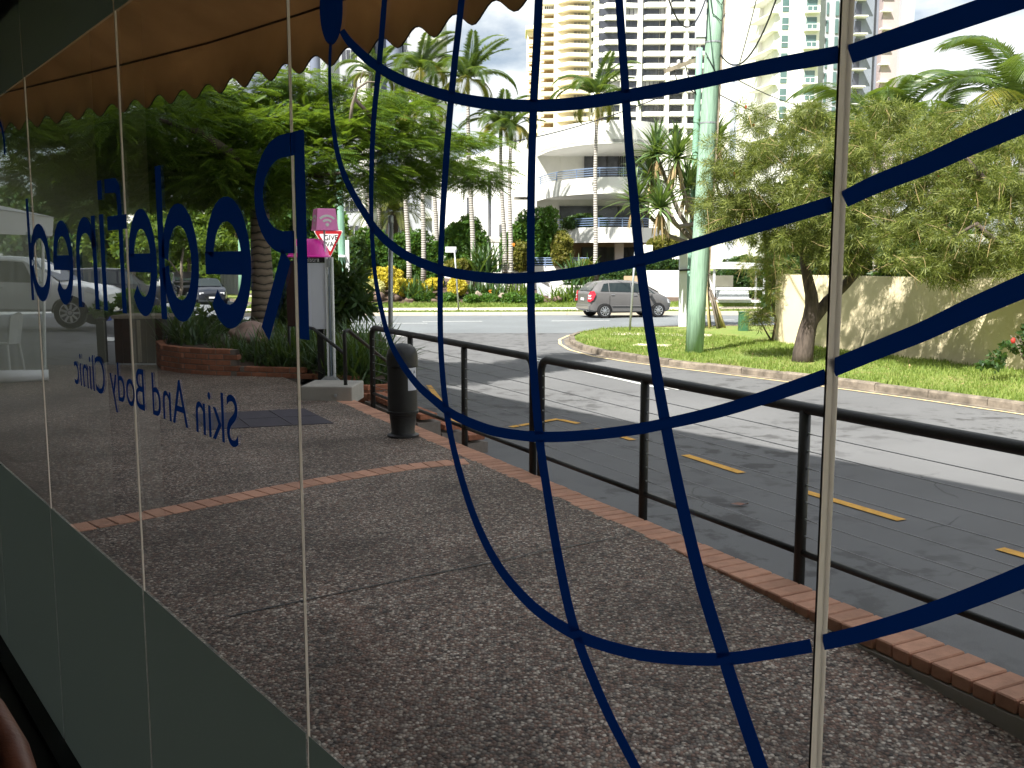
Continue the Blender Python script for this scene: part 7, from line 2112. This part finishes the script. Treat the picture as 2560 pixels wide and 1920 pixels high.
bottlebrush('second bottlebrush drooping over the garden wall at the right edge', b2_,
    [([b2_ + Vector((0, 0, -.1)), b2_ + Vector((-.1, 0, 1.2)), b2_ + Vector((-.3, 0, 2.2))], .2, .13), ([b2_ + Vector((-.3, 0, 2.2)), A(2480, 470, 19.5), A(2400, 380, 19.5)], .1, .04), ([b2_ + Vector((-.2, 0, 1.9)), A(2440, 560, 19.3), A(2370, 600, 19.3)], .08, .03)],
    cl_px([(2290, 400, 20.5, .8, .6), (2290, 500, 20, .85, .6), (2380, 460, 20, .9, .65), (2280, 600, 19.6, .6, .5), (2340, 620, 19.4, .6, .45), (2420, 580, 19.3, .75, .55), (2400, 330, 20.5, .8, .55), (2480, 420, 20, .85, .65), (2540, 340, 20, .8, .6), (2540, 520, 19, .8, .6), (2480, 640, 19.2, .4, .35), (2600, 430, 19, .9, .7), (2380, 680, 19.4, .28, .25), (2540, 640, 18.6, .5, .35)]), 5200)
# thin stemmed sapling at the wall end
sb_ = G(1930, 855, VERGE)
bottlebrush('thin stemmed young bottlebrush at the rounded wall end', sb_, [([sb_, A(1910, 820, sb_.y), A(1895, 790, sb_.y)], .03, .012), ([sb_, A(1940, 800, sb_.y), A(1925, 745, sb_.y), A(1935, 690, sb_.y)], .035, .015)], cl_px([(1915, 720, sb_.y, .28, .35), (1940, 660, sb_.y, .4, .35), (1900, 660, sb_.y, .35, .3), (1900, 790, sb_.y, .15, .18), (1925, 600, sb_.y, .4, .35)]), 650, 'bottlebrush_sapling', 0)
# hibiscus sprays at the right edge in front of the wall
q = A(2530, 860, 18.0); shrub('leafy shrub with red flowers at the right edge before the wall', [(q.x + .25, 18.0, .1, .32, .25, .3), (q.x - .25, 18.1, -.25, .18, .15, .15)], 'lf_dark', 160, sprig(5, .10, .06), (.8, 1.2), name='flowering_shrub')
m = MB(); q = A(2532, 852, 17.6); rock_mesh(m, q, (.05, .04, .05), 3, 6); tag(m.build('flower', X['flower_red'], None, True), 'red hibiscus flower at the right edge before the wall', 'flower')
# greenery behind the cream wall
for (px, py, Y, rx, rz, mt, lab, n_) in [(1985, 640, 31, .8, .6, 'lf_dark', 'dark shrub behind the rounded wall end', 900), (2020, 620, 30, 1.3, .9, 'lf_dark', 'dark tree mass behind the forked trunk', 2000), (2150, 620, 30, 1.2, .9, 'lf_hedge', 'green shrub behind the wall right of the glass joint', 1800), (2280, 630, 29, 1.2, .8, 'lf_dark', 'dark shrub behind the wall below the palms', 1600), (2400, 640, 28, .9, .6, 'lf_hedge', 'green shrub beside the low cream house', 1200), (2080, 480, 33, 1.6, 1.4, 'lf_dark', 'dense tree behind the bottlebrush crown', 2200), (2420, 470, 31, 1.8, 1.4, 'lf_hedge', 'leafy tree between the palms behind the wall', 2200)]:
    c = A(px, py, Y); shrub(lab, [(c.x, Y, c.z, rx, rx * .7, rz), (c.x, Y, (c.z - .6) / 2, rx * .9, rx * .6, (c.z + .6) / 2)], mt, n_, SPRIG, (1.2, 2.2), n=10, name='background_shrub')
# dry leaf litter on the verge
n = 500
P_ = []
while len(P_) < n:
    x, y = rng.uniform(2, 9), rng.uniform(17, 32)
    if inpoly(x, y, poly) and (x - 7.6) < (27.2 - y) * .43: P_.append((x, y, VERGE + .025))
d = np.column_stack([rng.normal(0, 1, n), rng.normal(0, 1, n), rng.normal(0, .2, n)])
tag(scatter('leaf_litter', X['lf_dry'], ([(0, 0, 0), (.05, .02, 0), (.1, 0, .01), (.05, -.02, 0)], [(0, 1, 2, 3)]), frames(np.array(P_), d, None, rng.uniform(.5, 1.2, n))), 'scattered dry leaves on the corner lawn', 'leaf litter', kind='stuff')
